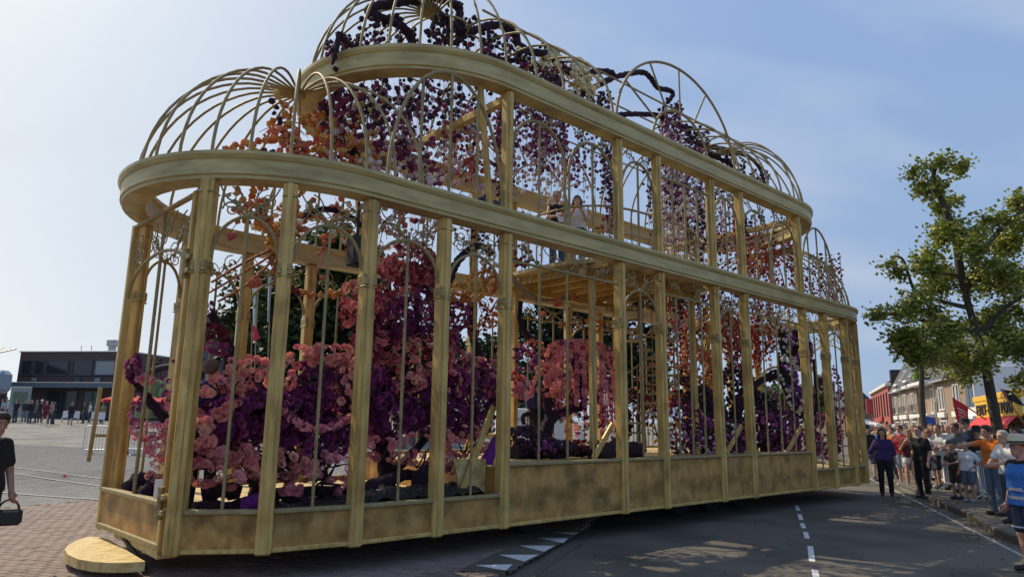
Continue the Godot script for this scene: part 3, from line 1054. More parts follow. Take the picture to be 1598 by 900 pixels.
	for q in [[Vector3(gw / 2, 0.385, 0), Vector3(gw, 0.07, 0.09)], [Vector3(gw / 2, 0.83, 0), Vector3(gw, 0.06, 0.10)], [Vector3(gw / 2, 4.36, 0), Vector3(gw, 0.05, 0.07)]]:
		var b := MB.new(); b.box(q[0], q[1], 0.012)
		obj("gate_rail", b, gold_bar(), gate)
	for x in [0.03, gw - 0.03]:
		var b := MB.new(); b.box(Vector3(x, 2.36, 0.001), Vector3(0.075, 4.06, 0.085), 0.012)
		obj("gate_stile", b, g, gate)
	for x in [gw * 0.47]:
		var b := MB.new(); b.tube(PackedVector3Array([Vector3(x, 0.86, 0), Vector3(x, 4.33, 0)]), 0.022, 0.022, 8)
		obj("gate_bar", b, gold_bar(), gate)
	obj("gate_arch", arch_shape(gw - 0.1, 3.35, 3.82), gold_bar(), gate, Transform3D(Basis.IDENTITY, Vector3(gw / 2, 0, 0)))
	obj("gate_scrollwork", scroll_fill(gw - 0.1, 3.35, 3.82, 4.33, 77), gold_bar(), gate, Transform3D(Basis.IDENTITY, Vector3(gw / 2, 0, 0)))
	for h in [0.92, 3.55]:
		var b := MB.new()
		b.box(lo(-0.83, 0.80, h), Vector3(0.12, 0.06, 0.20), 0.008); b.box(lo(-0.83, 0.80, h - 0.16), Vector3(0.12, 0.06, 0.20), 0.008)
		b.tube(PackedVector3Array([lo(-0.87, 0.86, h - 0.24), lo(-0.87, 0.86, h + 0.10)]), 0.035, 0.035, 8)
		obj("gate_hinge", b, collar_mat, f)
	# loose drop rod at the far gate post
	var rod := MB.new(); rod.beam(lo(-1.05, 3.62, 1.15), lo(-1.02, 3.60, 2.15), 0.05, 0.05, 0.01); rod.box(lo(-0.93, 3.52, 1.5), Vector3(0.2, 0.04, 0.1), 0.005)
	obj("drop_rod", rod, gold_bar(), f)
	# sill step under the gate
	var st := MB.new(); st.box(lo(-0.70, 1.95, 0.30), Vector3(0.22, 0.10, 1.9), 0.01); st.box(lo(-0.55, 2.0, 0.62), Vector3(0.3, 0.1, 2.2), 0.01)
	obj("threshold", st, dk, f)

	# chassis and wheels in the dark below
	var dark := plain("dark_steel", lin(0.018, 0.018, 0.018), 0.7)
	var ch := MB.new()
	ch.box(lo(7.87, 2.0, 0.60), Vector3(15.5, 0.16, 1.3), 0.02)
	for u in range(0, 16, 2): ch.box(lo(u + 0.4, 2.0, 0.58), Vector3(0.12, 0.12, 3.5), 0.01)
	obj("chassis", ch, dark, f)
	var ub := MB.new(); ub.box(lo(7.87, 2.0, 1.03), Vector3(9.1, 0.05, 3.7)); ub.box(lo(1.65, 2.0, 0.645), Vector3(3.0, 0.04, 3.3)); ub.box(lo(14.09, 2.0, 0.645), Vector3(3.0, 0.04, 3.3))
	obj("underside", ub, dark, f)
	var tyre := plain("tyre_rubber", lin(0.02, 0.02, 0.02), 0.85)
	var rim := plain("wheel_rim", lin(0.10, 0.10, 0.10), 0.5, 0.4)
	for u in [4.6, 8.6, 9.7, 10.8]:
		for v in [0.95, 3.05]:
			var w := MB.new()
			var rot := Basis(Vector3.RIGHT, PI / 2)
			w.lathe(PackedVector2Array([Vector2(0.2, -0.12), Vector2(0.33, -0.13), Vector2(0.37, -0.09), Vector2(0.375, 0.09), Vector2(0.33, 0.13), Vector2(0.2, 0.12)]), 24, Vector3.ZERO, rot)
			var wo := obj("wheel", w, tyre, f, Transform3D(Basis.IDENTITY, lo(u, v, 0.385)))
			var rm := MB.new()
			rm.lathe(PackedVector2Array([Vector2(0.0, -0.06), Vector2(0.12, -0.07), Vector2(0.2, -0.11), Vector2(0.2, 0.11), Vector2(0.12, 0.07), Vector2(0.0, 0.06)]), 18, Vector3.ZERO, rot)
			obj("rim", rm, rim, wo)

	# half-round boarding step in front of the gate
	var sp := thing("boarding_step", "low half-round golden wooden step on the brick paving before the gate", "step", fl(-0.95, 2.2, 0.0), YAW)
	var outl := PackedVector2Array()
	for c in [[170, 842], [155, 837.5], [138, 837], [120, 842], [106, 850], [100, 857], [105, 865], [120, 872], [145, 876.5], [170, 878], [194, 878], [226, 876]]:
		var q := fl_inv(on_level(c[0], c[1], 0.23))
		outl.append(Vector2(q.x + 0.95, -(q.y - 2.2)))
	var stb := MB.new()
	stb.prism(outl, 0.10, Transform3D(Basis(Vector3(1, 0, 0), Vector3(0, 0, 1), Vector3(0, 1, 0)), Vector3(0, 0.18, 0)))
	obj("step_board", stb, dk, sp)
	for q in [[0.05, 0.6], [0.05, -0.6], [-0.3, 0.0]]:
		var lb := MB.new(); lb.box(Vector3(q[0], 0.093, q[1]), Vector3(0.10, 0.075, 0.10), 0.01)
		obj("foot", lb, dark, sp)
	var br := MB.new()
	br.beam(Vector3(0.16, 0.45, -1.0), Vector3(0.12, 0.12, 0.9), 0.05, 0.05, 0.008)
	br.beam(Vector3(0.16, 0.62, -0.75), Vector3(0.14, 0.40, -0.85), 0.06, 0.06, 0.008)
	obj("draw_bracket", br, dark, sp)

# ---------------------------------------------------------------- flowers
const SALMON := [Vector3(0.82, 0.37, 0.31), Vector3(0.78, 0.30, 0.27), Vector3(0.84, 0.45, 0.34), Vector3(0.76, 0.29, 0.30)]
const PINK := [Vector3(0.80, 0.32, 0.36), Vector3(0.75, 0.26, 0.32), Vector3(0.84, 0.42, 0.42)]
const PURPLE := [Vector3(0.22, 0.026, 0.15), Vector3(0.13, 0.015, 0.095), Vector3(0.31, 0.042, 0.20), Vector3(0.09, 0.012, 0.06), Vector3(0.38, 0.075, 0.25)]
const CRIMSON := [Vector3(0.48, 0.09, 0.13), Vector3(0.66, 0.22, 0.22), Vector3(0.32, 0.04, 0.10), Vector3(0.72, 0.30, 0.28)]
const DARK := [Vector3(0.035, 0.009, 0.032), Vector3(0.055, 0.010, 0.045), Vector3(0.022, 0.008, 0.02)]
const MAGENTA := [Vector3(0.33, 0.055, 0.19), Vector3(0.24, 0.035, 0.15), Vector3(0.42, 0.10, 0.24)]
const MAUVE := [Vector3(0.66, 0.48, 0.54), Vector3(0.55, 0.36, 0.46), Vector3(0.76, 0.64, 0.66)]
const WHITE := [Vector3(0.80, 0.74, 0.68), Vector3(0.78, 0.68, 0.66), Vector3(0.82, 0.78, 0.66)]
const ORANGE := [Vector3(0.62, 0.24, 0.05), Vector3(0.56, 0.16, 0.04), Vector3(0.66, 0.32, 0.08)]
const YELLOW := [Vector3(0.66, 0.41, 0.09), Vector3(0.62, 0.35, 0.07), Vector3(0.70, 0.50, 0.16)]
const CREAM := [Vector3(0.80, 0.70, 0.42), Vector3(0.78, 0.64, 0.34), Vector3(0.82, 0.76, 0.54)]
const RED := [Vector3(0.50, 0.035, 0.03), Vector3(0.42, 0.03, 0.045), Vector3(0.62, 0.08, 0.035)]
const DARKRED := [Vector3(0.22, 0.018, 0.03), Vector3(0.30, 0.025, 0.04), Vector3(0.13, 0.012, 0.025)]
const ORCHID := [Vector3(0.26, 0.035, 0.32), Vector3(0.34, 0.06, 0.40), Vector3(0.20, 0.025, 0.25)]
const CORAL := [Vector3(0.66, 0.21, 0.11), Vector3(0.60, 0.15, 0.09)]

var peony_m: ArrayMesh
var peony_more := []
var pompon_m: ArrayMesh
var pompon_far_m: ArrayMesh

func make_peony(seed_: int, open := 1.0) -> ArrayMesh:
	# a full rose: rings of broad round petals cupped one inside the other, facing +y, radius about 1
	var b := MB.new()
	var rs := RandomNumberGenerator.new()
	rs.seed = seed_
	for ring in 4:
		var n: int = [9, 8, 6, 4][ring]
		var r0: float = [0.25, 0.22, 0.14, 0.04][ring]
		var r1: float = [1.0, 0.84, 0.60, 0.32][ring] * open * rs.randf_range(0.92, 1.06)
		var y0: float = [-0.42, -0.30, -0.16, -0.05][ring]
		var y1: float = [-0.10, 0.26, 0.46, 0.52][ring] * (2.0 - open) + (0.0 if open > 0.9 else 0.12)
		for i in n:
			var a := TAU * (i + 0.5 * ring) / n + rs.randf_range(-0.12, 0.12)
			var k := rs.randf_range(0.92, 1.06)
			var pts := PackedVector3Array()
			var hw := PI / n * 1.25
			for q in [[0.0, 0.0], [0.62, -1.0], [0.93, -0.62], [1.0, 0.0], [0.93, 0.62], [0.62, 1.0]]:
				var rr: float = lerpf(r0, r1 * k, q[0])
				var aa: float = a + hw * q[1] * (0.9 if q[0] < 0.7 else 0.8)
				pts.append(Vector3(cos(aa) * rr, lerpf(y0, y1, pow(q[0], 1.5)) + 0.06 * absf(q[1]), sin(aa) * rr))
			var up := Vector3.UP - Vector3(cos(a), 0, sin(a)) * 0.3
			var mid := (pts[1] + pts[5]) * 0.5 - Vector3(0, 0.06, 0)
			for j in 5: b.poly(PackedVector3Array([mid, pts[j + 1], pts[(j + 2) % 6]]), up)
	return b.mesh()

func make_pompon(seg: int, rings: int) -> ArrayMesh:
	var b := MB.new()
	var rs := RandomNumberGenerator.new()
	rs.seed = 5
	var g := []
	for i in rings + 1:
		var row := []
		var a := -PI / 2 + PI * i / rings
		for k in seg:
			var t := TAU * (k + 0.5 * (i % 2)) / seg
			var r := 1.0 if (i + k) % 2 == 0 else 0.80
			r *= rs.randf_range(0.92, 1.06)
			if i == 0 or i == rings: r = 0.86; t = 0.0
			row.append(Vector3(cos(a) * cos(t), sin(a) * 0.86, cos(a) * sin(t)) * r)
		g.append(row)
	for i in rings:
		for k in seg:
			var a: Vector3 = g[i][k]; var c: Vector3 = g[i][(k + 1) % seg]
			var d: Vector3 = g[i + 1][(k + 1) % seg]; var e: Vector3 = g[i + 1][k]
			if i < rings - 1: b.poly(PackedVector3Array([a, d, e]), a + d + e)
			if i > 0: b.poly(PackedVector3Array([a, c, d]), a + c + d)
	return b.mesh()

var bloom_mats := {}  # one material per petal tone
func bloom_mat(c: Vector3) -> StandardMaterial3D:
	if not bloom_mats.has(c):
		var m := StandardMaterial3D.new()
		m.resource_name = "petal"
		m.albedo_color = lin(c.x, c.y, c.z)
		m.roughness = 0.75
		m.backlight_enabled = true
		m.backlight = lin(c.x * 0.6, c.y * 0.55, c.z * 0.55)
		bloom_mats[c] = m
	return bloom_mats[c]

var bloom_field: StandardMaterial3D

func plant_blooms(root: Node3D, items: Array, called: String, mesh: Mesh, individuals: int) -> void:
	# items: [local position, facing, size, colour]; those that show largest become parts of their own
	if bloom_field == null:
		bloom_field = StandardMaterial3D.new()
		bloom_field.resource_name = "petals"
		bloom_field.vertex_color_use_as_albedo = true
		bloom_field.roughness = 0.75
		bloom_field.backlight_enabled = true
		bloom_field.backlight = lin(0.16, 0.05, 0.07)
	var world := root.transform
	var order := range(items.size())
	var near := PackedFloat32Array()
	for it in items: near.append((world * (it[0] as Vector3)).distance_to(CAM) / (it[2] as float))
	order.sort_custom(func(a, b): return near[a] < near[b])
	var xf := []
	var cols := []
	for j in order.size():
		var it: Array = items[order[j]]
		var up: Vector3 = (it[1] as Vector3).normalized()
		var x := up.cross(Vector3(0.3, 0.2, 0.9)).normalized().rotated(up, rng.randf() * TAU)
		var s: float = it[2]
		var t := Transform3D(Basis(x, up, x.cross(up)).scaled_local(Vector3(s, s * rng.randf_range(0.85, 1.15), s)), it[0])
		var c: Vector3 = it[3]
		if j < individuals: obj(called, peony_more[(j * 7) % 4] if mesh == peony_m else mesh, bloom_mat(c), root, t)
		else:
			xf.append(t)
			var k := rng.randf_range(0.8, 1.12)
			cols.append(Color(c.x * k, c.y * k, c.z * k))
	if xf.size() > 0: scatter(called + "_mass", mesh, bloom_field, xf, cols, root)

func pick(p: Array) -> Vector3:
	return p[rng.randi() % p.size()]

func ppm(p: Vector3) -> float:
	return FOCAL / maxf(1.0, (fv(p) - CAM).dot(-cam_basis().z))

func float_root(called: String, label: String, category: String, base: Vector3, group := "") -> Node3D:
	return thing(called, label, category, fv(base), YAW, group)

func rel(base: Vector3, p: Vector3) -> Vector3:
	return lo(p.x, p.y, p.z) - lo(base.x, base.y, base.z)

func blob_items(base: Vector3, blobs: Array, out: Array) -> void:
	# blob: [bearing x, y, plane v, half width, half height, half depth (m), palette, count, size]
	for b in blobs:
		var c := on_v(b[0], b[1], b[2])
		var k := ppm(c)
		var r := Vector3(b[3] / k * 1.15, b[4] / k, b[5])
		for i in int(b[7] * (1.5 if b[8] > 0.052 else 1.15)):
			var d := Vector3(rng.randfn(), rng.randfn(), rng.randfn()).normalized()
			# u, h, v; most blooms sit on the street side
			if d.z > 0.3 and rng.randf() < 0.7: d.z = -d.z
			var q := rng.randf_range(0.82, 1.05)
			var p := Vector3(c.x + d.x * r.x * q, c.y + d.z * r.z * q, c.z + d.y * r.y * q)
			var nrm := Vector3(d.x / r.x, d.y / r.y, -d.z / r.z).normalized() + Vector3(0, 0, 0.55) + Vector3(rng.randfn(), rng.randfn(), rng.randfn()) * 0.18
			out.append([rel(base, p), nrm, b[8] * 0.82 * rng.randf_range(0.6, 1.3), pick(b[6]) * [0.82, 0.92, 1.0, 1.0][rng.randi() % 4]])

func bark() -> StandardMaterial3D:
	return noisy("dark_petal_bark", [[0.0, lin(0.008, 0.004, 0.006)], [0.5, lin(0.026, 0.009, 0.018)], [0.72, lin(0.05, 0.012, 0.04)], [1.0, lin(0.12, 0.015, 0.13)]], 0.035, Vector3(0.8, 0.8, 0.8), 0.95, 0.0, false, 0.2, 1.5, 13, 5)

func limb(called: String, root: Node3D, base: Vector3, pts: Array, r0: float, r1: float, mat: Material = null) -> void:
	# pts: [bearing x, y, plane v]
	var w := []
	for p in pts: w.append(rel(base, on_v(p[0], p[1], p[2])))
	if called == "bough": r0 *= 0.78; r1 *= 0.72
	var path := spline(w, 7)
	var rr := PackedFloat32Array()
	for i in 67: rr.append(rng.randf_range(0.78, 1.22))
	var b := MB.new()
	b.tube(path, r0, r1, 9, true, rr)
	obj(called, b, mat if mat else bark(), root)

func twigs(root: Node3D, base: Vector3, blobs: Array, n: int, mat: Material) -> void:
	# thin stems that carry the blooms, joined into one part
	var b := MB.new()
	for bl in blobs:
		var c := on_v(bl[0], bl[1], bl[2])
		var k := ppm(c)
		for i in n:
			var d := Vector3(rng.randfn(), rng.randfn(), rng.randfn()).normalized()
			var e := Vector3(c.x + d.x * bl[3] / k, c.y + d.z * bl[5] * 0.9, c.z + d.y * bl[4] / k * 0.95)
			var s := Vector3(c.x + rng.randf_range(-0.1, 0.1), c.y, c.z - bl[4] / k * 0.8)
			var m := (s + e) * 0.5 + Vector3(rng.randf_range(-0.08, 0.08), 0, 0.08)
			b.tube(PackedVector3Array([rel(base, s), rel(base, m), rel(base, e)]), 0.018, 0.007, 4, false)
	obj("stems", b, mat, root).set_meta("kind", "stuff")

func strands(root: Node3D, base: Vector3, regions: Array, wire: Material) -> void:
	# region: [x0, x1, y top, y bottom, v0, v1, strings, spacing m, bloom radius m, [palettes from top to bottom]]
	var items := []
	var wb := MB.new()
	for r in regions:
		for i in int(r[6] * (0.92 if (base.z > 6.0 and base.x > 4.5) else 0.86)):
			var x := rng.randf_range(r[0], r[1])
			var v := rng.randf_range(r[4], r[5])
			var span: float = r[3] - r[2]
			var yt: float = r[2] + rng.randf() * span * 0.25
			var yb: float = r[3] - rng.randf() * span * 0.45
			var a := on_v(x, yt, v)
			var c := on_v(x, yb, v)
			c.x = a.x + rng.randf_range(-0.04, 0.04)
			wb.tube(PackedVector3Array([rel(base, a), rel(base, c)]), 0.004, 0.004, 3, false)
			var z := a.z
			while z > c.z:
				if rng.randf() < 0.72:
					var hh := clampf((yt - r[2]) / span + (a.z - z) / maxf(0.01, a.z - c.z) * (yb - yt) / span + rng.randfn() * 0.12, 0.0, 0.999)
					var pal: Array = r[9][int(hh * r[9].size())]
					var p := Vector3(lerpf(a.x, c.x, (a.z - z) / maxf(0.01, a.z - c.z)) + rng.randf_range(-0.075, 0.075), v + rng.randf_range(-0.075, 0.075), z)
					items.append([rel(base, p), Vector3(rng.randfn(), rng.randfn(), rng.randfn()), r[8] * 0.92 * rng.randf_range(0.6, 1.2), pick(pal) * (0.7 if pal == PURPLE or pal == MAGENTA else 1.0)])
				z -= r[7] * rng.randf_range(0.7, 1.4)
	obj("strings", wb, wire, root).set_meta("kind", "stuff")
	plant_blooms(root, items, "pompon", pompon_far_m, 0)

func sprays(root: Node3D, base: Vector3, list: Array, mat: Material) -> void:
	# list: [x, y, v, reach in px, twigs, palettes from the middle outwards, bloom radius]
	var items := []
	var b := MB.new()
	for q in list:
		var c := on_v(q[0], q[1], q[2])
		var k := ppm(c)
		for i in q[4]:
			var d := Vector3(rng.randfn(), rng.randfn() * 0.8, rng.randfn() - 0.25).normalized()
			var l: float = q[3] / k * rng.randf_range(0.5, 1.1)
			var sag := rng.randf_range(0.1, 0.5) * l
			var path := PackedVector3Array()
			for j in 7:
				var t := j / 6.0
				path.append(rel(base, c + d * l * t - Vector3(0, 0, sag * t * t)))
			b.tube(path, 0.012, 0.004, 4, false)
			for j in int(l / 0.085):
				if rng.randf() < 0.25: continue
				var t := rng.randf_range(0.22, 1.03)
				var p := c + d * l * t - Vector3(0, 0, sag * t * t) + Vector3(rng.randfn(), rng.randfn(), rng.randfn()) * 0.05
				var pal: Array = q[5][mini(q[5].size() - 1, int(t * q[5].size() + rng.randfn() * 0.35))] if t > 0.3 else q[5][0]
				items.append([rel(base, p), Vector3(rng.randfn(), rng.randfn(), rng.randfn()), q[6] * rng.randf_range(0.6, 1.25), pick(pal) * (0.75 if pal == PURPLE or pal == MAGENTA else 1.0)])
	obj("twigs", b, mat, root).set_meta("kind", "stuff")
	plant_blooms(root, items, "pompon", pompon_m, 0)

func garland(root: Node3D, base: Vector3, pts: Array, spacing: float, size: float, pal: Array, wire: Material, jitter := 0.02) -> Array:
	var w := []
	for p in pts: w.append(rel(base, on_v(p[0], p[1], p[2])))
	var path := spline(w, 8)
	var b := MB.new()
	b.tube(path, 0.006, 0.006, 4, false)
	obj("wire", b, wire, root)
	var items := []
	var acc := 0.0
	for i in path.size() - 1:
		var l := path[i].distance_to(path[i + 1])
		while acc < l:
			var q := path[i].lerp(path[i + 1], acc / l) + Vector3(rng.randfn(), rng.randfn(), rng.randfn()) * jitter
			items.append([q, Vector3(rng.randfn(), rng.randfn(), rng.randfn()), size * rng.randf_range(0.8, 1.2), pick(pal)])
			acc += spacing * rng.randf_range(0.8, 1.25)
		acc -= l
	return items

func build_flowers() -> void:
	peony_m = make_peony(9)
	peony_more = [peony_m, make_peony(31, 0.82), make_peony(47, 1.08), make_peony(12, 0.94)]
	pompon_m = make_pompon(8, 6)
	pompon_far_m = make_pompon(7, 5)
	var stem := plain("dark_stem", lin(0.022, 0.014, 0.014), 0.9)
	var wire := plain("wire", lin(0.05, 0.04, 0.04), 0.7)
	var orange_wire := plain("rust_stem", lin(0.30, 0.09, 0.035), 0.8)

	# --- the salmon and purple bush behind the first posts
	var base := Vector3(0.6, 1.3, 0.73)
	var r := float_root("flower_bush", "wide salmon and purple flower bush low behind the float's front posts", "flower bush", base)
	var bl := [
		[395, 590, 1.2, 62, 34, 0.35, SALMON, 62, 0.068], [335, 630, 1.0, 34, 42, 0.3, SALMON, 34, 0.068], [365, 600, 1.1, 30, 22, 0.25, SALMON, 14, 0.07],
		[515, 560, 1.1, 40, 24, 0.32, SALMON, 36, 0.066], [545, 605, 0.9, 22, 56, 0.3, SALMON, 44, 0.066], [470, 560, 1.2, 25, 22, 0.3, SALMON, 20, 0.066],
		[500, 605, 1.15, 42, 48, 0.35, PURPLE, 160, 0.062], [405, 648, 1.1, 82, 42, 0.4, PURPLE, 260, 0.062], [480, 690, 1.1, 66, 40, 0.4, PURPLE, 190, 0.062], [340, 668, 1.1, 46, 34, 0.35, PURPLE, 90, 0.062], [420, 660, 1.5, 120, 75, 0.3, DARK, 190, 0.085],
		[345, 705, 0.9, 46, 22, 0.3, PINK, 34, 0.072], [420, 725, 0.85, 62, 24, 0.3, SALMON, 44, 0.07], [505, 730, 0.8, 45, 26, 0.3, PINK, 26, 0.072], [320, 738, 0.8, 34, 20, 0.25, SALMON, 16, 0.07],
		[400, 748, 0.7, 60, 12, 0.2, PINK, 10, 0.072], [490, 760, 0.65, 50, 14, 0.18, PINK, 10, 0.078], [310, 690, 0.8, 18, 40, 0.25, SALMON, 22, 0.066]]
	var items := []
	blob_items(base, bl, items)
	items.append_array(garland(r, base, [[442, 640, 0.75], [462, 660, 0.7], [492, 669, 0.68], [525, 664, 0.7], [552, 646, 0.75]], 0.035, 0.06, PINK, wire, 0.01))
	twigs(r, base, bl, 7, stem)
	limb("trunk", r, base, [[395, 790, 1.3], [410, 740, 1.25], [440, 700, 1.3], [470, 640, 1.3]], 0.11, 0.05)
	limb("limb", r, base, [[405, 750, 1.25], [370, 700, 1.2], [350, 650, 1.2]], 0.07, 0.03)
	limb("limb", r, base, [[440, 700, 1.3], [500, 660, 1.2], [540, 620, 1.1]], 0.06, 0.03)
	limb("root", r, base, [[300, 795, 1.0], [370, 790, 0.95], [440, 770, 0.9], [530, 765, 0.8]], 0.09, 0.06)
	limb("root", r, base, [[440, 770, 0.9], [500, 790, 0.5], [560, 780, 0.5]], 0.08, 0.05)
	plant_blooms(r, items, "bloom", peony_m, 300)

	# --- the tall crimson bush
	base = Vector3(2.5, 1.6, 0.73)
	r = float_root("flower_bush", "tall crimson and purple flower bush reaching the lower ring beam", "flower bush", base)
	bl = [
		[640, 410, 1.7, 40, 36, 0.35, CRIMSON, 110, 0.06], [615, 440, 1.6, 40, 36, 0.35, CRIMSON, 80, 0.06], [672, 450, 1.6, 26, 50, 0.35, CRIMSON, 80, 0.06],
		[575, 490, 1.6, 42, 42, 0.4, CRIMSON, 80, 0.062], [555, 465, 1.7, 22, 34, 0.3, SALMON, 34, 0.062], [650, 490, 1.6, 52, 46, 0.4, PURPLE, 170, 0.058], [605, 500, 1.6, 40, 42, 0.4, PURPLE, 110, 0.058],
		[600, 545, 1.6, 52, 32, 0.38, CRIMSON, 90, 0.062], [650, 560, 1.5, 46, 34, 0.35, SALMON, 66, 0.062], [560, 555, 1.6, 30, 32, 0.3, CRIMSON, 44, 0.06], [686, 545, 1.5, 20, 40, 0.3, CRIMSON, 40, 0.06],
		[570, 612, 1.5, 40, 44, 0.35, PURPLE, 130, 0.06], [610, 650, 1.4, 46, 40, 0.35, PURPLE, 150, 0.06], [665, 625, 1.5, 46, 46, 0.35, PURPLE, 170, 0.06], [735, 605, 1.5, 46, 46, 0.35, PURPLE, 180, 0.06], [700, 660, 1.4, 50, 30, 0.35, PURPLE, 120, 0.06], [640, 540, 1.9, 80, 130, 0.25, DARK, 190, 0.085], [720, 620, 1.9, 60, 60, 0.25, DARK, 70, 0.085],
		[720, 570, 1.6, 34, 24, 0.3, SALMON, 40, 0.06], [757, 590, 1.5, 26, 30, 0.3, PINK, 40, 0.06], [690, 600, 1.4, 26, 30, 0.3, SALMON, 26, 0.06], [735, 655, 1.5, 42, 30, 0.3, PURPLE, 60, 0.055],
		[605, 700, 1.2, 45, 22, 0.3, PINK, 22, 0.066], [660, 705, 1.1, 42, 30, 0.3, SALMON, 22, 0.066], [720, 690, 1.1, 42, 30, 0.3, SALMON, 30, 0.064], [700, 722, 1.0, 40, 16, 0.25, PINK, 14, 0.066], [640, 600, 1.4, 30, 20, 0.3, SALMON, 20, 0.06]]
	items = []
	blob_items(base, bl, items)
	twigs(r, base, bl, 6, stem)
	limb("trunk", r, base, [[605, 775, 1.5], [600, 720, 1.5], [585, 660, 1.6], [592, 590, 1.7], [578, 530, 1.7], [600, 470, 1.7]], 0.13, 0.05)
	limb("limb", r, base, [[592, 590, 1.7], [640, 560, 1.7], [650, 480, 1.7], [640, 410, 1.7]], 0.07, 0.03)
	limb("limb", r, base, [[608, 740, 1.5], [650, 700, 1.5], [700, 640, 1.6], [740, 600, 1.6]], 0.08, 0.03)
	limb("root", r, base, [[540, 770, 0.9], [590, 755, 1.1], [640, 740, 1.2], [660, 765, 0.8]], 0.10, 0.06)
	limb("stump", r, base, [[655, 780, 0.9], [657, 745, 0.95], [668, 735, 1.0]], 0.14, 0.10)
	plant_blooms(r, items, "bloom", peony_m, 300)

	# --- weeping pink dome on the middle deck
	base = Vector3(6.6, 2.0, 1.16)
	r = float_root("weeping_flower_tree", "round weeping pink flower tree with dark bent trunk", "flower tree", base)
	items = []
	var top := on_v(893, 532, 2.0)
	for i in 30:
		var a := TAU * i / 30.0
		var R := 0.92 * rng.randf_range(0.82, 1.05)
		var drop := rng.randf_range(0.7, 1.0) * (2.15 if cos(a) > 0.1 else 1.45)
		var nb := 26
		for k in nb:
			var t := (k + rng.randf() * 0.5) / nb
			var out := R * sin(minf(t * 2.2, 1.0) * PI / 2)
			var q := top + Vector3(0.18 + cos(a) * out + 0.25 * t * maxf(cos(a), 0.0), sin(a) * out * 0.75, -0.30 * pow(minf(t * 2.2, 1.0), 2.0) - maxf(0.0, t - 0.22) * drop)
			if k > nb - 6 and rng.randf() < 0.45: continue
			items.append([rel(base, q), Vector3(cos(a), 0.5, -sin(a)) + Vector3(0, 0, 0.4), rng.randf_range(0.045, 0.07), pick(PINK if i % 3 else SALMON) if rng.randf() > 0.16 else pick(MAGENTA)])
	blob_items(base, [[870, 620, 2.1, 26, 40, 0.3, PURPLE, 60, 0.055], [915, 640, 2.1, 34, 40, 0.35, PURPLE, 70, 0.055], [855, 590, 1.7, 20, 28, 0.3, SALMON, 40, 0.065], [812, 605, 1.6, 22, 18, 0.25, PINK, 30, 0.065]], items)
	limb("trunk", r, base, [[850, 712, 2.0], [852, 680, 2.0], [858, 655, 2.0], [885, 640, 2.0], [912, 625, 2.0], [893, 560, 2.0]], 0.15, 0.05)
	limb("limb", r, base, [[845, 690, 2.0], [836, 660, 2.0], [826, 646, 2.0], [816, 650, 2.0], [818, 662, 2.0]], 0.055, 0.035)
	limb("limb", r, base, [[858, 655, 2.0], [850, 600, 2.0], [848, 570, 2.0], [832, 535, 2.1], [812, 505, 2.1], [812, 470, 2.1]], 0.075, 0.05)
	limb("root", r, base, [[800, 708, 1.4], [850, 700, 1.5], [890, 705, 1.2], [945, 700, 1.0]], 0.14, 0.09)
	plant_blooms(r, items, "bloom", peony_m, 300)

	# --- branch with pink blooms at the gate
	base = Vector3(-0.3, 2.6, 0.73)
	r = float_root("flowering_branch", "dark forked branch with magenta and pink blooms just inside the gate", "branch", base)
	limb("trunk", r, base, [[275, 740, 2.3], [272, 690, 2.4], [258, 655, 2.5], [238, 632, 2.6], [216, 604, 2.6]], 0.10, 0.05)
	limb("twig", r, base, [[216, 604, 2.6], [206, 590, 2.6], [207, 570, 2.6], [216, 556, 2.6]], 0.035, 0.02)
	items = []
	blob_items(base, [[208, 575, 2.6, 8, 22, 0.10, MAGENTA, 22, 0.055], [228, 592, 2.5, 14, 6, 0.1, PINK, 10, 0.055], [212, 640, 2.4, 9, 26, 0.12, MAGENTA, 18, 0.05], [232, 672, 2.3, 26, 14, 0.2, PINK, 26, 0.055], [250, 700, 2.1, 22, 18, 0.2, PINK, 26, 0.055], [246, 745, 2.0, 18, 30, 0.2, SALMON, 34, 0.05], [272, 650, 2.0, 12, 60, 0.2, PINK, 50, 0.055], [262, 602, 2.3, 10, 40, 0.2, MAGENTA, 18, 0.05], [278, 700, 1.8, 10, 50, 0.2, SALMON, 40, 0.055]], items)
	plant_blooms(r, items, "bloom", peony_m, 120)

	# --- dark trunk with magenta tufts rising behind the first post
	base = Vector3(0.8, 2.4, 0.73)
	r = float_root("petal_branch", "dark petal-covered trunk rising behind the first bush", "trunk", base)
	limb("trunk", r, base, [[372, 700, 2.4], [362, 600, 2.4], [356, 545, 2.4], [342, 515, 2.4], [328, 488, 2.4]], 0.12, 0.06)
	items = []
	blob_items(base, [[330, 520, 2.2, 20, 16, 0.2, DARKRED, 40, 0.045], [338, 545, 2.1, 16, 12, 0.2, MAGENTA, 24, 0.045], [326, 480, 2.3, 7, 9, 0.1, PURPLE, 12, 0.04]], items)
	plant_blooms(r, items, "bloom", peony_m, 30)

	# --- orange garlands fanning under the front dome
	base = Vector3(1.4, 1.6, 3.2)
	r = float_root("orange_garland_fan", "orange and yellow pompon garlands fanning from a knot under front dome", "garland", base)
	items = []
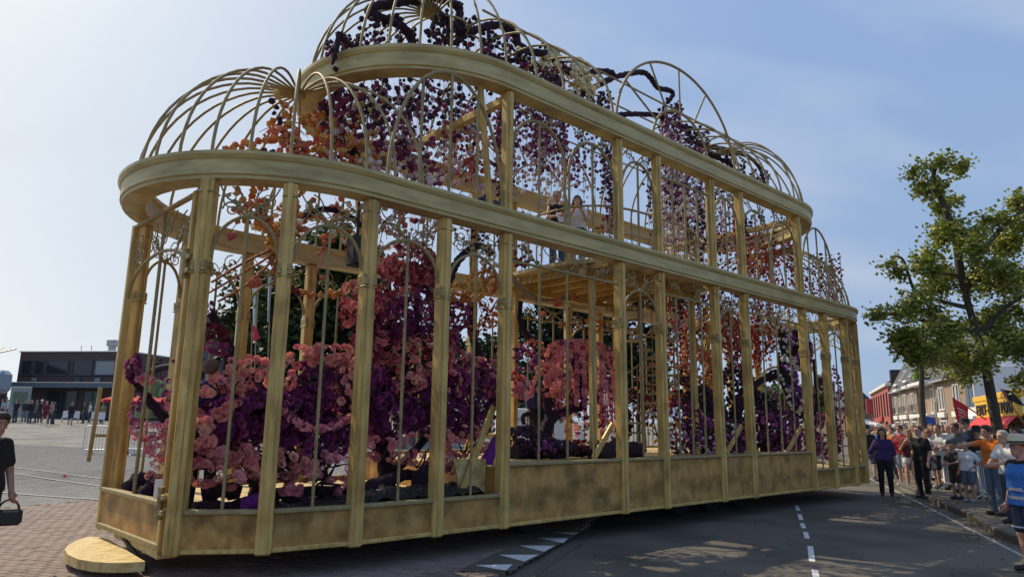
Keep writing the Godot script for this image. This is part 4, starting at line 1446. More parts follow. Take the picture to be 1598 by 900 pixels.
	for g in [[[[432, 385, 1.6], [400, 300, 1.0], [350, 240, 0.9], [440, 215, 1.4], [478, 230, 1.8]], ORANGE], [[[432, 385, 1.6], [450, 330, 1.6], [475, 270, 1.8], [440, 160, 1.8], [420, 130, 1.7]], YELLOW],
		[[[432, 380, 1.6], [390, 330, 1.2], [360, 255, 1.0], [400, 235, 1.2], [470, 250, 1.8]], YELLOW], [[[500, 280, 2.0], [470, 245, 1.8], [440, 200, 1.6], [420, 150, 1.6]], DARK], [[[500, 285, 2.0], [455, 258, 1.5], [420, 240, 1.2], [380, 250, 0.9]], DARK],
		[[[505, 285, 2.0], [480, 262, 1.9], [455, 240, 1.7], [425, 205, 1.5]], CORAL], [[[520, 290, 2.0], [520, 250, 2.2], [500, 215, 2.4], [480, 180, 2.6]], ORANGE], [[[432, 400, 1.6], [420, 350, 1.4], [395, 310, 1.2]], RED], [[[432, 390, 1.6], [465, 345, 1.7], [500, 340, 1.8], [530, 360, 1.9]], YELLOW],
		[[[432, 395, 1.6], [460, 365, 1.6], [490, 310, 1.8]], ORANGE], [[[440, 430, 1.7], [470, 455, 1.8], [510, 460, 1.9], [540, 452, 2.0]], ORANGE], [[[436, 410, 1.6], [445, 440, 1.7], [475, 462, 1.8]], DARKRED]]:
		items.append_array(garland(r, base, g[0], 0.075, 0.05, g[1], wire, 0.025))
	blob_items(base, [[433, 372, 1.6, 15, 24, 0.18, YELLOW, 34, 0.062], [436, 405, 1.6, 13, 26, 0.16, ORANGE, 44, 0.045], [490, 215, 2.2, 34, 40, 0.5, ORANGE, 40, 0.055], [395, 440, 1.2, 6, 6, 0.08, CORAL, 9, 0.06], [463, 235, 1.7, 12, 14, 0.15, CORAL, 16, 0.06], [435, 208, 1.5, 9, 9, 0.1, CORAL, 9, 0.06]], items)
	sprays(r, base, [[450, 190, 1.9, 50, 12, [YELLOW, ORANGE, CORAL], 0.05], [500, 235, 2.0, 55, 14, [CORAL, ORANGE, YELLOW], 0.05], [465, 330, 1.6, 70, 16, [ORANGE, CORAL, CREAM], 0.045], [400, 320, 1.2, 60, 12, [CORAL, ORANGE, CRIMSON], 0.045], [535, 345, 1.8, 60, 14, [ORANGE, CREAM, CORAL], 0.045], [600, 345, 1.6, 60, 14, [CREAM, MAUVE, CORAL], 0.045], [680, 360, 1.6, 50, 10, [CREAM, MAUVE, CREAM], 0.045], [420, 255, 1.3, 50, 10, [CORAL, DARKRED, ORANGE], 0.045]], orange_wire)
	limb("twig", r, base, [[330, 440, 1.0], [380, 410, 1.3], [432, 385, 1.6]], 0.014, 0.018, orange_wire)
	limb("twig", r, base, [[340, 470, 0.9], [390, 440, 1.2], [434, 395, 1.6]], 0.014, 0.018, orange_wire)
	limb("twig", r, base, [[320, 460, 1.4], [380, 425, 1.5], [434, 392, 1.6]], 0.012, 0.016, orange_wire)
	limb("knot_stem", r, base, [[448, 470, 1.8], [438, 430, 1.6], [433, 375, 1.6]], 0.05, 0.05, orange_wire)
	limb("dark_knot", r, base, [[495, 290, 1.9], [515, 285, 2.0], [530, 292, 2.0]], 0.09, 0.07)
	limb("arch_branch", r, base, [[450, 360, 1.6], [480, 335, 1.7], [515, 326, 1.8], [548, 340, 1.9], [562, 352, 2.0]], 0.045, 0.05)
	plant_blooms(r, items, "pompon", pompon_m, 60)

	# --- orange crown in the fourth bay
	base = Vector3(4.5, 1.9, 2.6)
	r = float_root("orange_flower_tree", "slim dark tree with orange and yellow crown beside the step in the deck", "flower tree", base)
	items = []
	var ob := [[728, 455, 1.9, 26, 15, 0.35, YELLOW, 60, 0.05], [755, 440, 1.9, 24, 20, 0.35, ORANGE, 66, 0.045], [765, 470, 1.9, 14, 22, 0.3, CORAL, 40, 0.04], [715, 470, 1.8, 18, 12, 0.25, ORANGE, 34, 0.045], [760, 505, 1.9, 14, 8, 0.2, ORANGE, 22, 0.035], [760, 415, 1.9, 16, 12, 0.2, CREAM, 30, 0.04],
		[712, 495, 1.7, 16, 24, 0.25, PURPLE, 50, 0.04], [728, 490, 1.7, 8, 24, 0.2, CORAL, 26, 0.035], [700, 530, 1.7, 10, 30, 0.25, MAGENTA, 40, 0.04], [740, 500, 1.7, 22, 30, 0.25, DARKRED, 40, 0.035]]
	blob_items(base, ob, items)
	twigs(r, base, ob, 5, orange_wire)
	limb("trunk", r, base, [[745, 600, 1.9], [748, 565, 1.9], [740, 530, 1.9], [733, 505, 1.9], [735, 475, 1.9]], 0.09, 0.06)
	limb("arch_branch", r, base, [[700, 440, 1.5], [708, 418, 1.5], [722, 398, 1.6], [740, 384, 1.6], [756, 386, 1.7], [766, 396, 1.8]], 0.07, 0.06)
	plant_blooms(r, items, "pompon", pompon_m, 60)

	# --- orange reeds under the platform
	base = Vector3(5.2, 1.4, 3.0)
	r = float_root("rust_reed_bundle", "bundle of rust-orange reeds curving beneath the platform", "flower branch", base)
	for k in 5: limb("reed", r, base, [[796, 425 + k * 2, 1.5], [820, 452 + k * 2, 1.6], [850, 466 + k, 1.8], [890, 468 - k * 2, 2.0]], 0.03, 0.014, orange_wire if k % 2 else gold_bar())
	limb("reed", r, base, [[796, 430, 1.5], [835, 470, 1.6], [870, 495, 1.7], [880, 506, 1.7]], 0.02, 0.012, gold_bar())
	items = []
	blob_items(base, [[867, 470, 1.8, 7, 6, 0.08, CORAL, 12, 0.05], [898, 463, 2.0, 5, 5, 0.07, CORAL, 8, 0.05], [845, 492, 1.7, 6, 6, 0.07, CORAL, 9, 0.05], [880, 508, 1.7, 5, 6, 0.07, ORANGE, 9, 0.05], [808, 400, 1.5, 20, 16, 0.3, DARKRED, 50, 0.04], [828, 545, 1.9, 22, 14, 0.3, CORAL, 40, 0.035], [815, 560, 1.8, 22, 18, 0.3, PURPLE, 50, 0.045], [790, 590, 1.7, 18, 12, 0.3, RED, 30, 0.04]], items)
	plant_blooms(r, items, "pompon", pompon_m, 40)

	# --- the dark branch that winds along the roof
	base = Vector3(4.0, 2.0, 8.0)
	r = float_root("roof_branch", "long dark purple petal-covered branch winding over the cage roof", "branch", base)
	limb("bough", r, base, [[637, 84, 2.0], [642, 64, 2.0], [632, 46, 2.0], [615, 34, 2.0], [592, 27, 2.0], [576, 22, 2.0], [582, 11, 2.0], [605, 6, 2.0], [640, 1, 2.0], [668, 6, 2.0], [690, 27, 2.0], [708, 42, 2.0], [724, 48, 2.0], [745, 46, 2.0], [767, 39, 2.0], [790, 42, 2.0], [805, 55, 2.0], [808, 70, 2.0], [828, 80, 2.0], [850, 84, 2.0], [866, 90, 2.0], [880, 106, 2.0], [900, 118, 2.0]], 0.10, 0.11)
	limb("bough", r, base, [[702, 5, 2.0], [716, 12, 2.0], [717, 32, 2.0], [726, 48, 2.0]], 0.10, 0.10)
	limb("bough", r, base, [[600, 4, 2.2], [650, -6, 2.2], [700, 2, 2.1], [722, 10, 2.0]], 0.11, 0.08)
	limb("bough", r, base, [[529, 52, 1.2], [536, 62, 1.2], [552, 74, 1.3], [574, 90, 1.5]], 0.07, 0.05)
	limb("bough", r, base, [[529, 52, 1.2], [525, 75, 1.2], [518, 100, 1.2]], 0.07, 0.03)
	limb("bough", r, base, [[772, 92, 2.0], [800, 94, 2.0], [822, 98, 2.0], [846, 104, 2.0]], 0.07, 0.05)
	limb("bough", r, base, [[870, 95, 2.0], [886, 112, 2.0], [905, 116, 2.0], [930, 111, 2.0], [952, 112, 2.0], [958, 119, 2.0], [948, 126, 2.0], [934, 133, 2.0]], 0.10, 0.08)
	limb("bough", r, base, [[880, 150, 2.0], [910, 146, 2.0], [935, 132, 2.0], [958, 121, 2.0], [982, 115, 2.0], [1004, 113, 2.0], [1016, 122, 2.0], [1026, 136, 2.0], [1046, 141, 2.0], [1050, 148, 2.0], [1042, 160, 2.0]], 0.09, 0.08)
	limb("bough", r, base, [[940, 182, 2.0], [970, 179, 2.0], [1000, 178, 2.0], [1030, 181, 2.0], [1056, 195, 2.0], [1080, 200, 2.0]], 0.08, 0.08)
	limb("bough", r, base, [[1090, 224, 2.0], [1116, 230, 2.0], [1140, 235, 2.0], [1164, 242, 2.0], [1180, 254, 2.0], [1190, 272, 2.0], [1196, 300, 2.0]], 0.10, 0.05)
	limb("bough", r, base, [[1108, 240, 2.0], [1128, 250, 2.0], [1146, 262, 2.0], [1156, 285, 2.0]], 0.09, 0.04)

	# --- blossom clouds inside the upper storey
	base = Vector3(2.6, 2.0, 6.2)
	r = float_root("blossom_curtain", "mixed magenta, yellow and pale pink blossom strings under front upper dome", "flower curtain", base, "hanging flower curtains")
	sprays(r, base, [[545, 150, 2.2, 60, 26, [MAGENTA, MAGENTA, PURPLE], 0.055], [525, 195, 2.4, 50, 20, [PURPLE, MAGENTA, CRIMSON], 0.055], [575, 175, 1.8, 60, 22, [YELLOW, CREAM, MAGENTA], 0.052], [550, 235, 1.8, 60, 24, [CORAL, YELLOW, MAUVE], 0.052], [585, 255, 1.6, 55, 22, [ORANGE, CREAM, MAUVE], 0.052],
		[640, 165, 2.0, 60, 22, [MAGENTA, MAUVE, PURPLE], 0.05], [625, 225, 1.8, 60, 24, [CRIMSON, MAUVE, MAGENTA], 0.052], [700, 205, 2.0, 60, 24, [CRIMSON, CREAM, MAUVE], 0.052], [735, 195, 1.8, 50, 20, [CREAM, MAUVE, CRIMSON], 0.052], [660, 275, 1.6, 55, 20, [MAUVE, WHITE, MAGENTA], 0.055], [735, 255, 2.0, 50, 18, [CRIMSON, CORAL, MAUVE], 0.05], [590, 300, 1.4, 40, 12, [ORANGE, CREAM, MAUVE], 0.05]], stem)
	strands(r, base, [[505, 620, 125, 290, 1.0, 3.2, 24, 0.12, 0.052, [MAGENTA, PURPLE, CORAL, MAUVE]],
		[600, 720, 110, 310, 1.0, 3.4, 30, 0.13, 0.052, [DARK, PURPLE, MAGENTA, MAUVE, WHITE]], [690, 790, 180, 330, 1.2, 3.0, 18, 0.13, 0.052, [PURPLE, CREAM, CRIMSON, MAUVE]],
		[575, 780, 110, 230, 1.0, 3.2, 40, 0.17, 0.056, [DARK, DARK, PURPLE]], [640, 700, 300, 370, 1.2, 2.6, 14, 0.14, 0.05, [MAUVE, WHITE, CREAM]]], wire)
	base = Vector3(3.0, 2.0, 8.0)
	r = float_root("blossom_curtain", "near-black purple pompon strings hanging inside the front upper dome", "flower curtain", base, "hanging flower curtains")
	strands(r, base, [[515, 560, 55, 112, 1.2, 2.0, 26, 0.09, 0.05, [DARK, PURPLE, DARK]], [605, 655, 20, 100, 1.8, 2.3, 14, 0.11, 0.055, [DARK]], [672, 745, 15, 105, 1.7, 2.4, 34, 0.12, 0.062, [DARK, DARK, PURPLE]], [560, 610, 30, 105, 1.6, 2.4, 16, 0.14, 0.055, [DARK, PURPLE]], [800, 845, 75, 130, 1.7, 2.3, 20, 0.10, 0.055, [DARK, PURPLE]], [755, 800, 45, 120, 1.7, 2.3, 26, 0.10, 0.055, [DARK, PURPLE, DARK]], [680, 740, 100, 200, 1.8, 2.4, 10, 0.2, 0.055, [DARK]]], wire)
	base = Vector3(5.4, 2.0, 6.6)
	r = float_root("blossom_curtain", "dense purple curtain fading to pale pink in the bay left of the riders", "flower curtain", base, "hanging flower curtains")
	strands(r, base, [[775, 800, 140, 330, 1.4, 2.6, 34, 0.10, 0.055, [PURPLE, PURPLE, MAGENTA, DARK]], [800, 882, 105, 330, 1.2, 2.8, 70, 0.11, 0.052, [DARK, PURPLE, MAGENTA, MAGENTA, MAUVE, WHITE]], [815, 880, 95, 150, 1.8, 2.4, 40, 0.06, 0.042, [DARKRED, PURPLE, DARK]], [880, 900, 230, 300, 2.6, 3.2, 12, 0.10, 0.055, [MAGENTA, MAGENTA, MAUVE]], [690, 860, 330, 420, 1.4, 2.6, 26, 0.13, 0.042, [DARKRED, DARK, CREAM]]], wire)
	base = Vector3(7.2, 2.0, 6.6)
	r = float_root("blossom_curtain", "sparse dark purple strings above the riders on the platform", "flower curtain", base, "hanging flower curtains")
	strands(r, base, [[895, 958, 140, 190, 1.8, 2.4, 40, 0.07, 0.045, [DARK, DARKRED]], [900, 965, 190, 330, 2.4, 3.2, 26, 0.15, 0.05, [DARK, PURPLE, MAUVE]], [940, 958, 200, 420, 2.0, 2.6, 14, 0.12, 0.05, [DARK, PURPLE]], [1000, 1020, 230, 400, 1.6, 2.4, 8, 0.16, 0.045, [DARK, MAGENTA]]], wire)
	base = Vector3(10.0, 2.0, 6.6)
	r = float_root("blossom_curtain", "thick white and violet curtain falling right of the platform", "flower curtain", base, "hanging flower curtains")
	strands(r, base, [[1030, 1062, 150, 270, 1.6, 2.3, 30, 0.09, 0.055, [DARK, PURPLE, MAUVE, MAGENTA]], [1030, 1075, 230, 450, 1.2, 2.6, 60, 0.105, 0.052, [MAUVE, PURPLE, WHITE, MAUVE, CREAM]], [1070, 1108, 270, 470, 1.2, 2.6, 44, 0.105, 0.052, [PURPLE, MAUVE, DARK, WHITE, CREAM]], [1070, 1105, 195, 260, 1.8, 2.2, 26, 0.09, 0.055, [DARK, PURPLE]], [1112, 1150, 280, 430, 1.4, 2.6, 26, 0.12, 0.05, [DARK, MAUVE, PURPLE, DARKRED]]], wire)
	base = Vector3(12.5, 2.0, 6.0)
	r = float_root("blossom_curtain", "dark red strings with an orange cluster in the upper back bay", "flower curtain", base, "hanging flower curtains")
	strands(r, base, [[1130, 1165, 240, 300, 1.8, 2.2, 16, 0.10, 0.055, [DARK]], [1170, 1205, 265, 305, 1.8, 2.2, 16, 0.10, 0.055, [DARK]], [1150, 1245, 330, 470, 1.2, 2.8, 74, 0.12, 0.05, [DARK, DARKRED, RED, DARKRED, RED]], [1165, 1205, 385, 450, 1.4, 2.2, 26, 0.10, 0.055, [YELLOW, CORAL, ORANGE, CRIMSON]]], wire)
	base = Vector3(15.2, 2.0, 5.2)
	r = float_root("blossom_curtain", "dark red pompon net hanging inside the lower back dome", "flower curtain", base, "hanging flower curtains")
	strands(r, base, [[1235, 1312, 395, 500, 0.6, 2.6, 60, 0.12, 0.045, [DARK, DARKRED, DARKRED, DARK]], [1180, 1250, 470, 530, 1.2, 2.4, 30, 0.12, 0.045, [DARKRED, CREAM, CREAM]]], wire)
	base = Vector3(11.0, 2.0, 4.0)
	r = float_root("blossom_curtain", "dark red and cream strings under the lower ring right of the stair", "flower curtain", base, "hanging flower curtains")
	strands(r, base, [[1045, 1130, 430, 540, 1.2, 2.8, 60, 0.11, 0.048, [DARK, DARKRED, MAUVE, DARKRED]], [1120, 1215, 450, 600, 1.2, 2.6, 60, 0.115, 0.048, [DARKRED, RED, DARKRED, CRIMSON]], [1190, 1235, 480, 540, 1.0, 2.0, 14, 0.14, 0.05, [CREAM]]], wire)
	# cream clusters on the roof branch
	base = Vector3(5.3, 2.0, 8.2)
	r = float_root("cream_flower_cluster", "hanging cream flower clusters on the roof branch", "flower cluster", base)
	items = []
	blob_items(base, [[860, 95, 2.0, 14, 22, 0.2, CREAM, 66, 0.06], [903, 118, 2.0, 17, 28, 0.25, CREAM, 110, 0.058], [912, 142, 2.0, 16, 14, 0.2, CREAM, 40, 0.055], [925, 128, 2.0, 12, 12, 0.15, CREAM, 26, 0.05], [892, 148, 2.0, 14, 5, 0.15, CREAM, 18, 0.05], [885, 108, 2.0, 10, 20, 0.15, CREAM, 26, 0.05]], items)
	items.append_array(garland(r, base, [[808, 76, 1.9], [814, 92, 1.9], [822, 100, 1.9], [840, 103, 1.9], [856, 100, 1.9]], 0.06, 0.055, CREAM, wire, 0.03))
	limb("stalk", r, base, [[846, 66, 2.0], [855, 80, 2.0], [862, 96, 2.0], [905, 100, 2.0], [915, 140, 2.0]], 0.03, 0.02, stem)
	plant_blooms(r, items, "pompon", pompon_m, 0)

	# --- autumn tree of the back half
	base = Vector3(11.3, 2.2, 1.16)
	r = float_root("autumn_flower_tree", "red, orange and yellow flower tree in the back half of the cage", "flower tree", base)
	items = []
	var ab := [[1062, 540, 2.3, 18, 64, 0.4, RED, 130, 0.05], [1082, 575, 2.1, 32, 34, 0.4, CORAL, 130, 0.05], [1100, 535, 2.1, 26, 34, 0.4, YELLOW, 110, 0.06], [1118, 500, 2.1, 30, 24, 0.4, YELLOW, 110, 0.06], [1140, 522, 2.1, 26, 26, 0.4, CORAL, 90, 0.055], [1162, 548, 2.1, 30, 32, 0.4, RED, 130, 0.05], [1090, 602, 2.0, 30, 16, 0.3, ORANGE, 70, 0.05], [1195, 515, 2.2, 30, 34, 0.4, DARKRED, 110, 0.05], [1052, 622, 2.5, 18, 12, 0.3, RED, 90, 0.055], [1036, 470, 2.4, 7, 20, 0.2, RED, 50, 0.05], [1080, 620, 1.9, 16, 8, 0.3, ORANGE, 24, 0.05]]
	blob_items(base, ab, items)
	twigs(r, base, ab, 8, plain("red_stem", lin(0.08, 0.02, 0.02), 0.9))
	limb("trunk", r, base, [[1100, 700, 2.2], [1098, 650, 2.2], [1104, 600, 2.2], [1120, 540, 2.2], [1126, 490, 2.2]], 0.16, 0.07)
	limb("limb", r, base, [[1100, 630, 2.2], [1130, 590, 2.2], [1150, 550, 2.2]], 0.08, 0.04)
	plant_blooms(r, items, "bloom", pompon_m, 120)
	# golden bush by the stair
	base = Vector3(9.0, 2.4, 1.16)
	r = float_root("amber_bush", "amber and rust flower bush at the foot of the spiral stair", "flower bush", base)
	items = []
	var gb := [[1015, 600, 2.4, 22, 36, 0.4, ORANGE, 60, 0.045], [1040, 580, 2.4, 12, 40, 0.35, YELLOW, 50, 0.04], [1000, 640, 2.2, 26, 26, 0.4, DARKRED, 60, 0.045], [1030, 660, 2.0, 26, 30, 0.4, YELLOW, 60, 0.05], [1010, 620, 2.4, 30, 20, 0.4, DARK, 60, 0.05], [920, 510, 2.6, 26, 12, 0.4, ORANGE, 40, 0.04]]
	blob_items(base, gb, items)
	twigs(r, base, gb, 6, stem)
	plant_blooms(r, items, "bloom", pompon_m, 60)
	# purple thickets
	base = Vector3(10.5, 1.0, 1.16)
	r = float_root("purple_bush", "low deep purple flower bush behind the middle panels", "flower bush", base)
	items = []
	var pb := [[1065, 665, 1.2, 30, 42, 0.4, PURPLE, 170, 0.048], [1095, 655, 1.6, 38, 50, 0.5, DARK, 230, 0.06], [1095, 680, 1.2, 34, 30, 0.4, PURPLE, 170, 0.05], [1100, 692, 1.0, 28, 18, 0.3, MAUVE, 20, 0.045], [1058, 690, 0.9, 18, 22, 0.2, MAUVE, 14, 0.045], [1080, 615, 1.9, 20, 30, 0.4, DARK, 80, 0.05]]
	blob_items(base, pb, items)
	twigs(r, base, pb, 6, stem)
	plant_blooms(r, items, "bloom", pompon_m, 60)
	base = Vector3(12.2, 1.2, 1.16)
	r = float_root("purple_bush", "broad dark violet flower bush with pale tips under the butterfly wing", "flower bush", base)
	items = []
	pb = [[1145, 640, 1.7, 44, 72, 0.5, DARK, 330, 0.062], [1140, 685, 1.0, 34, 28, 0.4, PURPLE, 130, 0.05], [1185, 660, 1.4, 36, 46, 0.5, DARK, 190, 0.06], [1195, 675, 1.1, 36, 34, 0.5, PURPLE, 190, 0.052], [1222, 672, 1.1, 36, 32, 0.4, PURPLE, 190, 0.052], [1200, 632, 1.5, 18, 30, 0.3, MAUVE, 34, 0.042], [1205, 640, 1.5, 20, 30, 0.3, PURPLE, 60, 0.045], [1140, 668, 0.8, 7, 9, 0.1, WHITE, 10, 0.045], [1285, 680, 1.0, 38, 36, 0.4, PURPLE, 220, 0.052], [1300, 625, 1.3, 16, 56, 0.3, ORCHID, 90, 0.05], [1262, 690, 0.9, 22, 22, 0.3, PURPLE, 90, 0.055]]
	blob_items(base, pb, items)
	twigs(r, base, pb, 6, stem)
	limb("trunk", r, base, [[1150, 705, 1.5], [1150, 650, 1.5], [1160, 615, 1.6], [1195, 590, 1.7], [1215, 585, 1.7]], 0.18, 0.05)
	limb("trunk", r, base, [[1196, 705, 1.5], [1190, 650, 1.5], [1178, 610, 1.5], [1172, 585, 1.5]], 0.12, 0.06)
	limb("trunk", r, base, [[1246, 705, 1.3], [1240, 660, 1.3], [1230, 615, 1.3], [1219, 590, 1.3], [1218, 562, 1.3], [1230, 552, 1.3], [1238, 556, 1.3]], 0.09, 0.055)
	limb("trunk", r, base, [[1268, 705, 1.3], [1270, 650, 1.3], [1274, 605, 1.3], [1270, 560, 1.3]], 0.09, 0.05)
	plant_blooms(r, items, "bloom", pompon_m, 80)
	# the big violet orchid
	base = Vector3(14.2, 0.9, 3.2)
	r = float_root("giant_orchid", "giant violet and white orchid flower behind the back corner posts", "giant flower", base)
	var pal_w := WHITE
	for p in [[1262, 545, 0.9, 38, 34, 0.3], [1242, 585, 0.9, 20, 30, 0.6], [1255, 620, 0.9, 24, 26, 1.2], [1300, 600, 1.0, 24, 12, -0.5], [1238, 530, 0.9, 12, 24, 0.0]]:
		var c := on_v(p[0], p[1], p[2])
		var k := ppm(c)
		var rx: float = p[3] / k
		var ry: float = p[4] / k
		items = []
		for i in int(rx * ry * 420.0):
			var a := rng.randf() * TAU
			var q := sqrt(rng.randf())
			var e := Vector2(cos(a) * rx * q, sin(a) * ry * q).rotated(p[5])
			var stripe := sin(e.x * 30.0 + e.y * 14.0) > 0.35
			var cc: Vector3 = pick(WHITE) if q > 0.86 or (stripe and q > 0.3) else pick(ORCHID)
			items.append([rel(base, c + Vector3(e.x, 0.25 * q * q - 0.02 * i / 100.0, e.y)), Vector3(0.1 * e.x, 0.3, 1), 0.05, cc])
		var petal := Node3D.new()
		petal.name = "petal"
		r.add_child(petal, true)
		var lining := MB.new()
		var ol := PackedVector2Array()
		for i in 24: ol.append(Vector2(cos(TAU * i / 24) * rx * 0.97, sin(TAU * i / 24) * ry * 0.97).rotated(p[5]))
		lining.prism(ol, 0.02, Transform3D(Basis.IDENTITY, rel(base, c + Vector3(0, 0.28, 0))))
		obj("petal_backing", lining, stem, petal)
		var saved := r.transform
		petal.set_meta("at", saved)
		plant_blooms(petal, items, "petal_tuft", pompon_far_m, 0)
	# dark lace wing
	var wb := MB.new()
	base = Vector3(13.0, 1.7, 2.8)
	r = float_root("lace_wing", "dark lacy butterfly wing with pale rim on a thin branch", "wing", base)
	items = []
	for i in 70:
		var a := PI * i / 69.0
		var q := Vector2(-cos(a) * 30.0, -sin(a) * 24.0)
		items.append([rel(base, on_v(1216 + q.x, 596 + q.y * (1.0 if q.x < 10 else 0.8), 1.7)), Vector3(0, 0.2, 1), 0.04, pick(CREAM)])
	for i in 260:
		var a := PI * rng.randf()
		var s := sqrt(rng.randf()) * 0.9
		items.append([rel(base, on_v(1216 - cos(a) * 30.0 * s, 596 - sin(a) * 22.0 * s, 1.7)), Vector3(0, 0.2, 1), 0.03, pick(DARK)])
	limb("wing_rib", r, base, [[1188, 598, 1.7], [1216, 588, 1.7], [1244, 594, 1.7]], 0.03, 0.02)
	plant_blooms(r, items, "pompon", pompon_far_m, 0)

	# soil, logs
	base = Vector3(2.0, 0.7, 0.73)
	r = float_root("soil_bed", "dark glittering soil bed along the front sill", "soil", base)
	var soil := noisy("soil", [[0.0, lin(0.006, 0.005, 0.004)], [0.7, lin(0.022, 0.017, 0.013)], [1.0, lin(0.10, 0.085, 0.07)]], 0.12, Vector3(1.2, 1.2, 1.2), 0.5, 0.0, false, 0.2, 2.0, 23)
	var gb2 := MB.new()
	var fn := FastNoiseLite.new(); fn.seed = 8; fn.frequency = 1.4; fn.fractal_octaves = 4
	var hs := func(u: float, v: float) -> float:
		var e := clampf((u + 0.1) / 0.4, 0, 1) * clampf((3.2 - u) / 0.2, 0, 1) * clampf((v - 0.1) / 0.08, 0, 1) * clampf((1.55 - v) / 0.5, 0, 1)
		return 0.70 + e * (0.06 + 0.10 * clampf((u - 0.6) / 1.2, 0, 1) + 0.09 * fn.get_noise_2d(u * 1.5, v * 1.5) + 0.05 * fn.get_noise_2d(u * 9, v * 9))
	for i in 64:
		for j in 30:
			var u0 := 0.0 + i * 0.05; var v0 := 0.10 + j * 0.05
			if v0 < 2.12 - 2.0 * sqrt(1.0 - pow(maxf(0.0, 0.9 - u0) / 2.1, 2.0)): continue
			var q := []
			for d in [[0, 0], [1, 0], [1, 1], [0, 1]]:
				var u: float = u0 + d[0] * 0.05; var v: float = v0 + d[1] * 0.05
				q.append(lo(u, v, hs.call(u, v)) - lo(base.x, base.y, base.z))
			gb2.poly(PackedVector3Array([q[0], q[1], q[2]]), Vector3.UP)
			gb2.poly(PackedVector3Array([q[0], q[2], q[3]]), Vector3.UP)
	obj("soil_mound", gb2, soil, r).set_meta("kind", "stuff")
	var logs := [["thick dark petal-covered log lying left inside the gate", [[200, 778, 2.7], [210, 756, 2.7], [230, 750, 2.7], [250, 756, 2.5]], 0.13], ["short dark log resting right inside the gate", [[212, 782, 2.0], [232, 765, 2.0], [246, 756, 2.0]], 0.11], ["low dark log behind the first panel", [[316, 768, 1.15], [345, 764, 1.05], [375, 768, 0.95]], 0.11], ["bright violet flower log beside the second post", [[380, 789, 0.6], [396, 783, 0.62], [422, 770, 0.7]], 0.09], ["violet flower log leaning on the step between the decks", [[740, 735, 0.45], [760, 718, 0.5], [775, 690, 0.6], [785, 680, 0.6]], 0.09], ["dark mossy log lying behind the tall middle panel", [[930, 712, 0.7], [960, 700, 0.8], [1000, 702, 0.8]], 0.16]]
	for l in logs:
		var c := on_v(l[1][0][0], l[1][0][1], l[1][0][2])
		var lr := float_root("flower_log", l[0], "log", c, "petal-covered logs in the float")
		var mat: Material = bark()
		if "violet" in l[0]: mat = noisy("violet_petal", [[0.0, lin(0.06, 0.006, 0.07)], [0.5, lin(0.16, 0.014, 0.20)], [1.0, lin(0.30, 0.03, 0.34)]], 0.05, Vector3(1.5, 1.5, 1.5), 0.9, 0.0, false, 0.25, 1.5, 19)
		limb("log_body", lr, c, l[1], l[2], l[2] * 0.8, mat)
	# dark shrubs along the middle deck
	base = Vector3(6.0, 1.6, 1.16)
	r = float_root("dark_shrub", "low near-black shrub row beneath the weeping pink tree", "shrub", base)
	items = []
	blob_items(base, [[815, 690, 1.6, 26, 26, 0.5, DARK, 150, 0.06], [860, 700, 1.3, 40, 14, 0.4, DARK, 130, 0.06], [915, 700, 1.2, 34, 14, 0.4, DARKRED, 60, 0.05], [845, 700, 1.1, 20, 12, 0.2, PURPLE, 30, 0.045], [960, 660, 2.4, 16, 40, 0.4, DARK, 90, 0.06]], items)
	plant_blooms(r, items, "bloom", pompon_far_m, 0)

